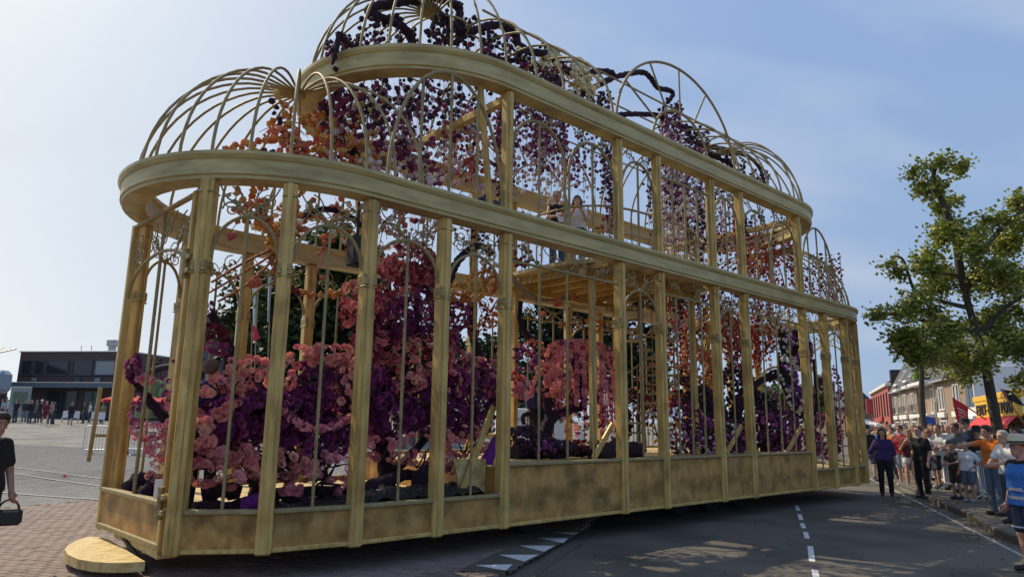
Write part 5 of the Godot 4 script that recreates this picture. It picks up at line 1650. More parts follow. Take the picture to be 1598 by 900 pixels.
# ---------------------------------------------------------------- people
class Field:
	var o: Vector3
	var c: float
	var nx: int
	var ny: int
	var nz: int
	var d: PackedFloat32Array
	func _init(lo_: Vector3, hi: Vector3, cell: float) -> void:
		o = lo_; c = cell
		nx = int((hi.x - lo_.x) / cell) + 2
		ny = int((hi.y - lo_.y) / cell) + 2
		nz = int((hi.z - lo_.z) / cell) + 2
		d.resize(nx * ny * nz)
		d.fill(1.0)
	func cap(a: Vector3, b: Vector3, ra: float, rb: float, k := 0.03, flat := 1.0) -> void:
		# tapered capsule, joined by a smooth minimum; flat < 1 thins it front to back
		var m := maxf(ra, rb) + k + c * 1.5
		var x0 := maxi(0, int((minf(a.x, b.x) - m - o.x) / c)); var x1 := mini(nx - 1, int((maxf(a.x, b.x) + m - o.x) / c) + 1)
		var y0 := maxi(0, int((minf(a.y, b.y) - m - o.y) / c)); var y1 := mini(ny - 1, int((maxf(a.y, b.y) + m - o.y) / c) + 1)
		var z0 := maxi(0, int((minf(a.z, b.z) - m - o.z) / c)); var z1 := mini(nz - 1, int((maxf(a.z, b.z) + m - o.z) / c) + 1)
		var ab := b - a
		ab.z /= flat
		var l2 := maxf(ab.length_squared(), 1e-9)
		var dr := rb - ra
		var ax := o.x - a.x; var ay := o.y - a.y; var az := o.z - a.z
		var abx := ab.x; var aby := ab.y; var abz := ab.z
		for z in range(z0, z1 + 1):
			var pz := (az + z * c) / flat
			for y in range(y0, y1 + 1):
				var py := ay + y * c
				var row := (z * ny + y) * nx
				var pre := py * aby + pz * abz
				for x in range(x0, x1 + 1):
					var px := ax + x * c
					var t := clampf((px * abx + pre) / l2, 0.0, 1.0)
					var ex := px - abx * t; var ey := py - aby * t; var ez := pz - abz * t
					var v := sqrt(ex * ex + ey * ey + ez * ez) - ra - dr * t
					var w := d[row + x]
					var h := k - absf(v - w)
					if h > 0.0: d[row + x] = minf(v, w) - h * h * 0.25 / k
					elif v < w: d[row + x] = v
	func cut(p: Vector3, n: Vector3) -> void:
		# take away what lies on the n side of a plane
		for z in nz:
			for y in ny:
				var row := (z * ny + y) * nx
				for x in nx:
					var v := (o.x + x * c - p.x) * n.x + (o.y + y * c - p.y) * n.y + (o.z + z * c - p.z) * n.z
					if v > d[row + x]: d[row + x] = v
	func net(b: MB) -> void:
		var at := {}
		var base := b.v.size()
		var sx := 1; var sy := nx; var sz := nx * ny
		var vs := PackedVector3Array()
		for z in nz - 1:
			for y in ny - 1:
				var q := (z * ny + y) * nx
				for x in nx - 1:
					var i := q + x
					var d0 := d[i]; var d1 := d[i + 1]; var d2 := d[i + sy]; var d3 := d[i + sy + 1]
					var d4 := d[i + sz]; var d5 := d[i + sz + 1]; var d6 := d[i + sz + sy]; var d7 := d[i + sz + sy + 1]
					var neg := int(d0 < 0) + int(d1 < 0) + int(d2 < 0) + int(d3 < 0) + int(d4 < 0) + int(d5 < 0) + int(d6 < 0) + int(d7 < 0)
					if neg == 0 or neg == 8: continue
					var s := Vector3.ZERO
					var n := 0
					if (d0 < 0) != (d1 < 0): s += Vector3(d0 / (d0 - d1), 0, 0); n += 1
					if (d2 < 0) != (d3 < 0): s += Vector3(d2 / (d2 - d3), 1, 0); n += 1
					if (d4 < 0) != (d5 < 0): s += Vector3(d4 / (d4 - d5), 0, 1); n += 1
					if (d6 < 0) != (d7 < 0): s += Vector3(d6 / (d6 - d7), 1, 1); n += 1
					if (d0 < 0) != (d2 < 0): s += Vector3(0, d0 / (d0 - d2), 0); n += 1
					if (d1 < 0) != (d3 < 0): s += Vector3(1, d1 / (d1 - d3), 0); n += 1
					if (d4 < 0) != (d6 < 0): s += Vector3(0, d4 / (d4 - d6), 1); n += 1
					if (d5 < 0) != (d7 < 0): s += Vector3(1, d5 / (d5 - d7), 1); n += 1
					if (d0 < 0) != (d4 < 0): s += Vector3(0, 0, d0 / (d0 - d4)); n += 1
					if (d1 < 0) != (d5 < 0): s += Vector3(1, 0, d1 / (d1 - d5)); n += 1
					if (d2 < 0) != (d6 < 0): s += Vector3(0, 1, d2 / (d2 - d6)); n += 1
					if (d3 < 0) != (d7 < 0): s += Vector3(1, 1, d3 / (d3 - d7)); n += 1
					at[i] = vs.size()
					vs.append(o + (Vector3(x, y, z) + s / n) * c)
		var tri := PackedInt32Array()
		for i in at:
			var a: int = at[i]
			var inside := d[i] < 0
			# edges along x, y, z leaving this corner
			if (d[i + 1] < 0) != inside and at.has(i - sy) and at.has(i - sz) and at.has(i - sy - sz):
				_face(tri, a, at[i - sy], at[i - sy - sz], at[i - sz], inside)
			if (d[i + sy] < 0) != inside and at.has(i - 1) and at.has(i - sz) and at.has(i - 1 - sz):
				_face(tri, a, at[i - sz], at[i - 1 - sz], at[i - 1], inside)
			if (d[i + sz] < 0) != inside and at.has(i - 1) and at.has(i - sy) and at.has(i - 1 - sy):
				_face(tri, a, at[i - 1], at[i - 1 - sy], at[i - sy], inside)
		var ns := PackedVector3Array()
		ns.resize(vs.size())
		for i in range(0, tri.size(), 3):
			var fn := (vs[tri[i + 2]] - vs[tri[i]]).cross(vs[tri[i + 1]] - vs[tri[i]])
			ns[tri[i]] += fn; ns[tri[i + 1]] += fn; ns[tri[i + 2]] += fn
		for i in vs.size():
			b.v.append(vs[i]); b.n.append(ns[i].normalized()); b.uv.append(Vector2(vs[i].x, vs[i].y))
		for i in tri: b.idx.append(base + i)
	func _face(t: PackedInt32Array, a: int, b: int, e: int, f: int, inside: bool) -> void:
		if inside: t.append_array(PackedInt32Array([a, f, e, a, e, b]))
		else: t.append_array(PackedInt32Array([a, b, e, a, e, f]))

# a pose: joints for a figure 1.75 m tall facing +z, its left side at +x
func pose(kind: String) -> Dictionary:
	var p := {"head": Vector3(0, 1.625, 0.02), "face": 0.0, "nod": 0.0}
	for s in [-1, 1]:
		var k := "l" if s == 1 else "r"
		p["hip" + k] = Vector3(s * 0.09, 0.92, 0)
		p["knee" + k] = Vector3(s * 0.10, 0.49, 0.02)
		p["ankle" + k] = Vector3(s * 0.105, 0.085, -0.02)
		p["sh" + k] = Vector3(s * 0.175, 1.40, -0.01)
		p["el" + k] = Vector3(s * 0.225, 1.13, -0.03)
		p["wr" + k] = Vector3(s * 0.235, 0.88, 0.06)
	match kind:
		"lean":
			p.ell = Vector3(0.24, 1.16, 0.14); p.wrl = Vector3(0.10, 1.10, 0.38); p.elr = Vector3(-0.24, 1.16, 0.14); p.wrr = Vector3(-0.08, 1.08, 0.38)
			p.head = Vector3(0, 1.60, 0.08)
		"cross":
			p.ell = Vector3(0.23, 1.15, 0.06); p.wrl = Vector3(-0.04, 1.18, 0.22); p.elr = Vector3(-0.23, 1.15, 0.06); p.wrr = Vector3(0.06, 1.14, 0.24)
		"phone":
			p.ell = Vector3(0.22, 1.16, 0.12); p.wrl = Vector3(0.07, 1.40, 0.32); p.elr = Vector3(-0.22, 1.14, 0.10); p.wrr = Vector3(-0.06, 1.36, 0.31)
		"tablet":
			p.ell = Vector3(0.23, 1.14, 0.04); p.wrl = Vector3(0.07, 1.16, 0.27); p.elr = Vector3(-0.23, 1.14, 0.04); p.wrr = Vector3(-0.07, 1.15, 0.27)
		"point":
			p.elr = Vector3(-0.24, 1.36, 0.25); p.wrr = Vector3(-0.20, 1.33, 0.50); p.head = Vector3(0, 1.60, 0.07)
		"away":
			p.ell = Vector3(0.25, 1.14, -0.05); p.wrl = Vector3(0.28, 0.90, 0.04); p.elr = Vector3(-0.29, 1.15, 0.0); p.wrr = Vector3(-0.41, 0.94, 0.08)
			p.kneel = Vector3(0.11, 0.49, 0.05); p.anklel = Vector3(0.12, 0.085, -0.03)
		"step":
			p.kneel = Vector3(0.10, 0.50, 0.16); p.anklel = Vector3(0.10, 0.09, 0.17); p.kneer = Vector3(-0.10, 0.48, -0.08); p.ankler = Vector3(-0.10, 0.12, -0.28)
			p.wrl = Vector3(0.24, 0.92, -0.10); p.wrr = Vector3(-0.24, 0.92, 0.18)
		"hip":
			p.ell = Vector3(0.33, 1.17, -0.08); p.wrl = Vector3(0.17, 1.0, 0.06)
		"carry":
			p.head = Vector3(0, 1.595, 0.13); p.ell = Vector3(0.24, 1.13, 0.0); p.wrl = Vector3(0.24, 0.90, 0.10)
		"sit":
			for k in ["l", "r"]:
				var s := 1.0 if k == "l" else -1.0
				p["hip" + k] = Vector3(s * 0.09, 0.92, 0); p["knee" + k] = Vector3(s * 0.12, 0.90, 0.42); p["ankle" + k] = Vector3(s * 0.12, 0.50, 0.40)
				p["wr" + k] = Vector3(s * 0.12, 1.0, 0.30); p["el" + k] = Vector3(s * 0.24, 1.14, 0.05)
		"lookdown":
			p.nod = 0.5; p.head = Vector3(0, 1.61, 0.05)
	return p

var figure_cache := {}

func hand(f: Field, el: Vector3, wr: Vector3, s: float, curl := 0.5) -> void:
	var d := (wr - el).normalized()
	var side := Vector3(0, 0, 1)
	if absf(d.z) > 0.75: side = Vector3(0, 1, 0)
	side = (side - d * side.dot(d)).normalized()
	var palm_n := d.cross(side).normalized() * s
	var pc := wr + d * 0.055
	f.cap(wr + d * 0.015 - side * 0.008, pc + d * 0.02 + side * 0.008, 0.026, 0.028, 0.015)
	f.cap(wr + d * 0.02 + side * 0.02, pc + d * 0.02 + side * 0.022, 0.02, 0.021, 0.015)
	f.cap(wr + d * 0.02 - side * 0.02, pc + d * 0.02 - side * 0.022, 0.02, 0.019, 0.015)
	var lens := [0.068, 0.078, 0.073, 0.058]
	for i in 4:
		var off := (1.5 - i) * 0.019
		var b := pc + d * 0.025 + side * off
		var m: Vector3 = b + (d * cos(curl * 0.6) - palm_n * sin(curl * 0.6)) * lens[i] * 0.52
		var e: Vector3 = m + (d * cos(curl * 1.7) - palm_n * sin(curl * 1.7)) * lens[i] * 0.48
		f.cap(b, m, 0.0098, 0.009, 0.006)
		f.cap(m, e, 0.009, 0.0075, 0.004)
	var tb := wr + d * 0.03 + side * 0.026
	var tm := tb + (d * 0.6 + side * 0.75 - palm_n * 0.2).normalized() * 0.036
	f.cap(tb, tm, 0.0125, 0.011, 0.010)
	f.cap(tm, tm + (d * 0.9 + side * 0.3 - palm_n * 0.35).normalized() * 0.032, 0.011, 0.009, 0.004)

func body_mesh(kind: String, fine: int, woman: bool) -> ArrayMesh:
	var key := "body%s%d%s" % [kind, fine, woman]
	if figure_cache.has(key): return figure_cache[key]
	var p := pose(kind)
	var c: float = [0.036, 0.022, 0.017][fine]
	var f := Field.new(Vector3(-0.62, -0.04, -0.45), Vector3(0.62, 1.56, 0.72), c)
	var w := 0.92 if woman else 1.0
	f.cap(Vector3(-0.07, 0.95, 0), Vector3(0.07, 0.95, 0), 0.115, 0.115, 0.04, 0.85)
	f.cap(Vector3(-0.05, 1.10, 0), Vector3(0.05, 1.10, 0), 0.105 * w, 0.105 * w, 0.05, 0.8)
	f.cap(Vector3(-0.08, 1.27, 0.0), Vector3(0.08, 1.27, 0.0), 0.12 * w, 0.12 * w, 0.05, 0.82)
	f.cap(Vector3(-0.12 * w, 1.39, -0.01), Vector3(0.12 * w, 1.39, -0.01), 0.065, 0.065, 0.05)
	f.cap(Vector3(0, 1.42, -0.01), p.head + Vector3(0, -0.06, -0.02), 0.056, 0.05, 0.03)
	for k in ["l", "r"]:
		f.cap(p["hip" + k], p["knee" + k], 0.088, 0.056, 0.03)
		f.cap(p["knee" + k], p["knee" + k].lerp(p["ankle" + k], 0.35) + Vector3(0, 0, -0.012), 0.054, 0.056, 0.02)
		f.cap(p["knee" + k].lerp(p["ankle" + k], 0.35) + Vector3(0, 0, -0.012), p["ankle" + k], 0.056, 0.036, 0.02)
		var toe: Vector3 = p["ankle" + k] + Vector3(0, -0.045, 0.15)
		f.cap(p["ankle" + k] + Vector3(0, -0.04, -0.03), toe, 0.038, 0.030, 0.02)
		f.cap(p["sh" + k] * Vector3(w, 1, 1), p["el" + k], 0.053 * w, 0.042, 0.03)
		f.cap(p["el" + k], p["wr" + k], 0.041, 0.028, 0.015)
		if fine == 0:
			var dd: Vector3 = (p["wr" + k] - p["el" + k]).normalized()
			f.cap(p["wr" + k], p["wr" + k] + dd * 0.10, 0.034, 0.026, 0.015)
	var b := MB.new()
	f.net(b)
	# head and hands on finer grids
	var hc := 0.022 if fine == 0 else (0.0125 if fine == 1 else 0.0085)
	var hd: Vector3 = p.head
	var hf := Field.new(hd - Vector3(0.14, 0.20, 0.16), hd + Vector3(0.14, 0.17, 0.16), hc)
	hf.cap(Vector3(0, -0.17, -0.03), Vector3(0, -0.05, -0.015), 0.052, 0.05, 0.02)
	hf.d.fill(1.0)
	hf.cap(hd + Vector3(0, 0.035, -0.025), hd + Vector3(0, 0.035, 0.015), 0.083, 0.078, 0.02)
	hf.cap(hd + Vector3(0, -0.02, 0.02), hd + Vector3(0, -0.045, 0.045), 0.064, 0.046, 0.03)
	hf.cap(hd + Vector3(0, -0.08, 0.055), hd + Vector3(0, -0.085, 0.06), 0.028, 0.026, 0.025)
	hf.cap(hd + Vector3(0, -0.05, -0.02), hd + Vector3(0, -0.17, -0.035), 0.05, 0.05, 0.02)
	hf.cap(hd + Vector3(0, 0.01, 0.088), hd + Vector3(0, -0.025, 0.104), 0.010, 0.015, 0.012)
	for s in [-1.0, 1.0]:
		hf.cap(hd + Vector3(s * 0.080, 0.012, -0.01), hd + Vector3(s * 0.082, -0.025, -0.005), 0.016, 0.011, 0.008)
		hf.cap(hd + Vector3(s * 0.012, 0.03, 0.082), hd + Vector3(s * 0.05, 0.032, 0.066), 0.014, 0.012, 0.012)
	hf.cap(hd + Vector3(-0.018, -0.056, 0.083), hd + Vector3(0.018, -0.056, 0.083), 0.010, 0.010, 0.008)
	hf.net(b)
	if fine > 0:
		for k in ["l", "r"]:
			var wr: Vector3 = p["wr" + k]
			var g := Field.new(wr - Vector3(0.15, 0.17, 0.16), wr + Vector3(0.15, 0.17, 0.2), 0.0085 if fine == 1 else 0.0062)
			g.cap(wr - (wr - (p["el" + k] as Vector3)).normalized() * 0.05, wr + Vector3.ZERO, 0.029, 0.026, 0.01)
			hand(g, p["el" + k], wr, 1.0 if k == "l" else -1.0, 0.25 if kind == "point" else 0.6)
			g.net(b)
	figure_cache[key] = b.mesh()
	return figure_cache[key]

func garment_mesh(kind: String, fine: int, what: String, style: String, woman: bool) -> ArrayMesh:
	var key := "%s%s%d%s%s" % [what, kind, fine, style, woman]
	if figure_cache.has(key): return figure_cache[key]
	var p := pose(kind)
	var c: float = [0.034, 0.022, 0.016][fine]
	var b := MB.new()
	var w := 0.93 if woman else 1.0
	if what == "shirt":
		var hem := 0.90 if style != "dress" else 0.62
		var f := Field.new(Vector3(-0.60, hem - 0.1, -0.30), Vector3(0.60, 1.54, 0.62), c)
		f.cap(Vector3(-0.08, hem - 0.05, 0), Vector3(0.08, hem - 0.05, 0), 0.135 if style != "dress" else 0.17, 0.135 if style != "dress" else 0.17, 0.05, 0.85)
		f.cap(Vector3(-0.08, 0.97, 0), Vector3(0.08, 0.97, 0), 0.132, 0.132, 0.05, 0.85)
		f.cap(Vector3(-0.06, 1.10, 0), Vector3(0.06, 1.10, 0), 0.126 * w, 0.126 * w, 0.06, 0.82)
		f.cap(Vector3(-0.085, 1.27, 0.0), Vector3(0.085, 1.27, 0.0), 0.138 * w, 0.138 * w, 0.06, 0.84)
		f.cap(Vector3(-0.12 * w, 1.395, -0.01), Vector3(0.12 * w, 1.395, -0.01), 0.078, 0.078, 0.05)
		f.cap(Vector3(0, 1.41, -0.01), Vector3(0, 1.46, -0.005), 0.075, 0.068, 0.04)
		for k in ["l", "r"]:
			var sh: Vector3 = p["sh" + k] * Vector3(w, 1, 1)
			var el: Vector3 = p["el" + k]
			if style == "long":
				f.cap(sh, el, 0.068, 0.058, 0.03)
				f.cap(el, el.lerp(p["wr" + k], 0.86), 0.056, 0.042, 0.02)
			elif style == "rolled":
				f.cap(sh, el, 0.068, 0.058, 0.03)
				f.cap(el, el.lerp(p["wr" + k], 0.3), 0.056, 0.052, 0.02)
			elif style == "none":
				f.cap(sh * Vector3(0.85, 1, 1), sh * Vector3(0.9, 1, 1), 0.06, 0.06, 0.02)
			else:
				f.cap(sh, sh.lerp(el, 0.72), 0.069, 0.066, 0.03)
		f.cut(Vector3(0, hem, 0), Vector3.DOWN)
		f.cut(Vector3(0, 1.475, 0.0), Vector3(0, 1, 0.35).normalized())
		f.net(b)
	elif what == "vest":
		var f := Field.new(Vector3(-0.34, 0.8, -0.28), Vector3(0.34, 1.54, 0.28), c)
		f.cap(Vector3(-0.09, 0.90, 0), Vector3(0.09, 0.90, 0), 0.158, 0.158, 0.05, 0.88)
		f.cap(Vector3(-0.08, 1.10, 0), Vector3(0.08, 1.10, 0), 0.150, 0.150, 0.06, 0.85)
		f.cap(Vector3(-0.09, 1.27, 0.0), Vector3(0.09, 1.27, 0.0), 0.152, 0.152, 0.06, 0.86)
		f.cap(Vector3(-0.09, 1.405, -0.01), Vector3(0.09, 1.405, -0.01), 0.088, 0.088, 0.05)
		f.cut(Vector3(0, 0.86, 0), Vector3.DOWN)
		f.cut(Vector3(0, 1.46, 0.0), Vector3(0, 1, 0.6).normalized())
		f.net(b)
	elif what == "bottoms":
		var f := Field.new(Vector3(-0.40, 0.02, -0.45), Vector3(0.40, 1.12, 0.62), c)
		f.cap(Vector3(-0.075, 0.97, 0), Vector3(0.075, 0.97, 0), 0.126, 0.126, 0.04, 0.86)
		if style == "skirt":
			f.cap(Vector3(-0.06, 0.9, 0), Vector3(-0.08, 0.6, 0), 0.14, 0.17, 0.1, 0.85)
			f.cap(Vector3(0.06, 0.9, 0), Vector3(0.08, 0.6, 0), 0.14, 0.17, 0.1, 0.85)
		for k in ["l", "r"]:
			var hp: Vector3 = p["hip" + k]; var kn: Vector3 = p["knee" + k]; var an: Vector3 = p["ankle" + k]
			if style == "trousers":
				f.cap(hp, kn, 0.104, 0.075, 0.025)
				f.cap(kn, an + Vector3(0, -0.02, 0), 0.074, 0.060, 0.02)
			elif style == "shorts":
				f.cap(hp, hp.lerp(kn, 0.80), 0.108, 0.094, 0.02)
			elif style == "short_shorts":
				f.cap(hp, hp.lerp(kn, 0.30), 0.108, 0.106, 0.02)
		f.cut(Vector3(0, 1.05, 0), Vector3.UP)
		if style == "trousers": f.cut(Vector3(0, 0.055, 0), Vector3.DOWN)
		f.net(b)
	elif what == "shoe_l" or what == "shoe_r":
		var a: Vector3 = p["ankle" + what.right(1)]
		var f := Field.new(a - Vector3(0.1, 0.12, 0.14), a + Vector3(0.1, 0.1, 0.28), 0.014 if fine > 0 else 0.026)
		f.cap(a + Vector3(0, -0.035, -0.035), a + Vector3(0, -0.045, 0.16), 0.050, 0.042, 0.02)
		f.cap(a + Vector3(0, -0.02, -0.02), a + Vector3(0, 0.03, -0.01), 0.047, 0.048, 0.02)
		f.cut(a + Vector3(0, -0.083, 0), Vector3.DOWN)
		f.net(b)
	elif what == "hair":
		var hd: Vector3 = p.head
		var f := Field.new(hd - Vector3(0.17, 0.38, 0.22), hd + Vector3(0.17, 0.19, 0.16), 0.013 if fine > 0 else 0.024)
		f.cap(hd + Vector3(0, 0.042, -0.03), hd + Vector3(0, 0.045, 0.012), 0.094, 0.089, 0.02)
		if style == "short": f.cap(hd + Vector3(0, -0.02, -0.055), hd + Vector3(0, 0.0, -0.05), 0.062, 0.07, 0.03)
		if style == "thick": f.cap(hd + Vector3(-0.03, 0.085, 0.02), hd + Vector3(0.03, 0.09, 0.02), 0.06, 0.06, 0.04)
		if style == "long":
			f.cap(hd + Vector3(-0.06, 0.0, -0.05), hd + Vector3(-0.08, -0.22, -0.05), 0.055, 0.038, 0.04)
			f.cap(hd + Vector3(0.06, 0.0, -0.05), hd + Vector3(0.08, -0.22, -0.05), 0.055, 0.038, 0.04)
			f.cap(hd + Vector3(0, 0.0, -0.06), hd + Vector3(0, -0.24, -0.08), 0.075, 0.055, 0.04)
		if style == "bun": f.cap(hd + Vector3(0, 0.09, -0.10), hd + Vector3(0, 0.10, -0.10), 0.045, 0.045, 0.02)
		f.cut(hd + Vector3(0, 0.055, 0.074), Vector3(0, -0.55, 0.84).normalized())
		if style == "short" or style == "thick" or style == "crop": f.cut(hd + Vector3(0, -0.055, -0.05), Vector3(0, -1, 0.1).normalized())
		if style == "crop": f.cut(hd + Vector3(0, 0.03, 0.0), Vector3(0, -0.7, 0.72).normalized())
		f.net(b)
	figure_cache[key] = b.mesh()
	return figure_cache[key]

const SKINS := [Vector3(0.52, 0.29, 0.20), Vector3(0.58, 0.35, 0.26), Vector3(0.46, 0.24, 0.16), Vector3(0.55, 0.31, 0.23)]

func cloth(c: Vector3) -> StandardMaterial3D:
	var key := "cloth%.3f%.3f%.3f" % [c.x, c.y, c.z]
	if mats.has(key): return mats[key]
	var m := StandardMaterial3D.new()
	m.resource_name = "cloth"
	m.albedo_color = lin(c.x, c.y, c.z)
	m.roughness = 0.9
	m.rim_enabled = true
	m.rim = 0.15
	m.normal_enabled = true
	if not mats.has("cloth_folds"):
		var h := StandardMaterial3D.new()
		h.normal_texture = noise_tex(0.035, [], 256, 77, 3, FastNoiseLite.TYPE_SIMPLEX_SMOOTH, true, 6.0)
		mats["cloth_folds"] = h
	m.normal_texture = (mats["cloth_folds"] as StandardMaterial3D).normal_texture
	m.normal_scale = 0.7
	m.uv1_triplanar = true
	m.uv1_scale = Vector3(2.2, 1.2, 2.2)
	mats[key] = m
	return m

func person(label: String, at_: Vector3, facing: float, height: float, o: Dictionary, group := "") -> Node3D:
	# facing: heading in degrees, 0 looks towards the camera (+z)
	var fine: int = o.get("fine", 0)
	var kind: String = o.get("pose", "stand")
	var woman: bool = o.get("woman", false)
	var r := thing("person", label, "person", at_, deg_to_rad(facing), group)
	r.scale = Vector3.ONE * (height / 1.75)
	var skin: Vector3 = o.get("skin", SKINS[rng.randi() % 4])
	var body := obj("body", body_mesh(kind, fine, woman), plain("skin%.2f%.2f" % [skin.x, skin.y], lin(skin.x, skin.y, skin.z), 0.6), r)
	var hair_c: Vector3 = o.get("hair", Vector3(0.05, 0.03, 0.02))
	if o.get("hairstyle", "short") != "bald":
		obj("hair", garment_mesh(kind, fine, "hair", o.get("hairstyle", "short"), false), plain("hair%.3f%.3f" % [hair_c.x, hair_c.y], lin(hair_c.x, hair_c.y, hair_c.z), 0.65), r)
	if not o.get("bust", false):
		obj("shirt" if o.get("sleeve", "short") != "dress" else "dress", garment_mesh(kind, fine, "shirt", o.get("sleeve", "short"), woman), o.get("top_mat", cloth(o.get("top", Vector3(0.3, 0.3, 0.3)))), r)
		obj("trousers" if o.get("legs", "trousers") == "trousers" else ("skirt" if o.legs == "skirt" else "shorts"), garment_mesh(kind, fine, "bottoms", o.get("legs", "trousers"), woman), cloth(o.get("bottom", Vector3(0.05, 0.06, 0.09))), r)
	if not o.get("barefoot", false):
		for k in ["l", "r"]:
			obj("shoe", garment_mesh(kind, fine, "shoe_" + k, "", woman), cloth(o.get("shoe", Vector3(0.03, 0.03, 0.03))), r)
	var hd: Vector3 = pose(kind).head
	if fine > 0:
		for s in [-1.0, 1.0]:
			var eb := MB.new()
			eb.ball(hd + Vector3(s * 0.031, 0.012, 0.078), Vector3(0.013, 0.008, 0.011), 8, 5)
			obj("eye", eb, plain("eye_dark", lin(0.03, 0.022, 0.02), 0.3), r)
			var br := MB.new()
			br.tube(PackedVector3Array([hd + Vector3(s * 0.014, 0.034, 0.096), hd + Vector3(s * 0.034, 0.040, 0.088), hd + Vector3(s * 0.05, 0.032, 0.074)]), 0.005, 0.004, 5)
			obj("eyebrow", br, plain("hair%.3f%.3f" % [hair_c.x, hair_c.y], lin(hair_c.x, hair_c.y, hair_c.z), 0.65), r)
		var mb2 := MB.new()
		mb2.ball(hd + Vector3(0, -0.057, 0.090), Vector3(0.022, 0.005, 0.006), 8, 5)
		obj("lips", mb2, plain("lips", lin(0.36, 0.12, 0.10), 0.5), r)
	if o.get("glasses", false):
		var gb := MB.new()
		for s in [-1.0, 1.0]:
			gb.ball(hd + Vector3(s * 0.034, 0.014, 0.096), Vector3(0.028, 0.020, 0.008), 10, 6)
			gb.tube(PackedVector3Array([hd + Vector3(s * 0.062, 0.02, 0.088), hd + Vector3(s * 0.088, 0.02, 0.0)]), 0.004, 0.004, 4)
		gb.tube(PackedVector3Array([hd + Vector3(-0.01, 0.018, 0.100), hd + Vector3(0.01, 0.018, 0.100)]), 0.004, 0.004, 4)
		obj("sunglasses", gb, plain("dark_lens", lin(0.01, 0.01, 0.012), 0.15), r)
	if o.has("cap"):
		var cb := MB.new()
		cb.lathe(PackedVector2Array([Vector2(0.104, 0.0), Vector2(0.106, 0.05), Vector2(0.088, 0.095), Vector2(0.05, 0.115), Vector2(0.0, 0.12)]), 16, hd + Vector3(0, 0.055, -0.01))
		if o.get("bucket", false): cb.lathe(PackedVector2Array([Vector2(0.175, -0.04), Vector2(0.172, -0.036), Vector2(0.104, 0.01), Vector2(0.10, 0.0), Vector2(0.172, -0.044)]), 18, hd + Vector3(0, 0.055, -0.01))
		else: cb.prism(PackedVector2Array([Vector2(-0.085, 0), Vector2(0.085, 0), Vector2(0.07, 0.11), Vector2(0, 0.135), Vector2(-0.07, 0.11)]), 0.012, Transform3D(Basis(Vector3(1, 0, 0), Vector3(0, -0.12, 0.99), Vector3(0, 0.99, 0.12)), hd + Vector3(0, 0.055, 0.06)))
		obj("cap", cb, cloth(o.cap), r)
	return r

# ---------------------------------------------------------------- trees
var leaf_m: ArrayMesh

func make_leaf_clump() -> ArrayMesh:
	# a spray of folded leaves
	var b := MB.new()
	var rs := RandomNumberGenerator.new()
	rs.seed = 21
	for i in 11:
		var c := Vector3(rs.randfn(), rs.randfn() * 0.7, rs.randfn()) * 0.42
		var d := Vector3(rs.randfn(), rs.randfn() * 0.6 - 0.25, rs.randfn()).normalized()
		var s := d.cross(Vector3(rs.randfn(), 1.5, rs.randfn())).normalized() * 0.20
		var u := d.cross(s).normalized() * 0.06
		var l := 0.30 * rs.randf_range(0.7, 1.2)
		b.poly(PackedVector3Array([c, c + d * l * 0.5 + s + u, c + d * l]), Vector3.UP)
		b.poly(PackedVector3Array([c, c + d * l, c + d * l * 0.5 - s + u]), Vector3.UP)
	return b.mesh()

func leaf_mat(key: String) -> StandardMaterial3D:
	if mats.has(key): return mats[key]
	var m := StandardMaterial3D.new()
	m.resource_name = "leaves"
	m.vertex_color_use_as_albedo = true
	m.roughness = 0.6
	m.backlight_enabled = true
	m.backlight = lin(0.24, 0.24, 0.04)
	mats[key] = m
	return m

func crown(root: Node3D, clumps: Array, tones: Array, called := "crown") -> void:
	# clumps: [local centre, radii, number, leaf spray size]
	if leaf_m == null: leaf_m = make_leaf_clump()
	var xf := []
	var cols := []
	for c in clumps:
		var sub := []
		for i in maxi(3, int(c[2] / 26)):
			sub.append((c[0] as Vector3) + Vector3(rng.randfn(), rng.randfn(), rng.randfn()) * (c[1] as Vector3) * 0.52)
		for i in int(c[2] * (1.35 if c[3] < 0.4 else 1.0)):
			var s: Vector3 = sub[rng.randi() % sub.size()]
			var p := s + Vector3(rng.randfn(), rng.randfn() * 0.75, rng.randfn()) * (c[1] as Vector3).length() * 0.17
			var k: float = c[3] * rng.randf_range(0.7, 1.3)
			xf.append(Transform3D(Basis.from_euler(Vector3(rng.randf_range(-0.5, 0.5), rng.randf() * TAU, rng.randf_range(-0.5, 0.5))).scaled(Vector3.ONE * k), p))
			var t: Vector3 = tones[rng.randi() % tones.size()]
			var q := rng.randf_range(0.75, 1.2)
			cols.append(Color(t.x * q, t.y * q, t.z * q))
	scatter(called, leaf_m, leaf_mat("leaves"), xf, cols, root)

func bark_mat() -> StandardMaterial3D:
	return noisy("tree_bark", [[0.0, lin(0.035, 0.03, 0.024)], [0.5, lin(0.075, 0.065, 0.05)], [1.0, lin(0.13, 0.115, 0.09)]], 0.04, Vector3(1.2, 0.35, 1.2), 0.95, 0.0, false, 0.12, 1.2, 3)

const GREEN_OLIVE := [Vector3(0.25, 0.31, 0.075), Vector3(0.35, 0.38, 0.09), Vector3(0.17, 0.23, 0.06), Vector3(0.44, 0.41, 0.11)]
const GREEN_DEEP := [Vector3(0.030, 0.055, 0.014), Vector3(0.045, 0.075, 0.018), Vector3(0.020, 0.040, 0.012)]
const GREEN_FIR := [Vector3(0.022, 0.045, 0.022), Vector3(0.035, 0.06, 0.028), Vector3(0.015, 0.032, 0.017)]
const GREEN_FRESH := [Vector3(0.07, 0.12, 0.02), Vector3(0.10, 0.16, 0.03), Vector3(0.05, 0.09, 0.02)]

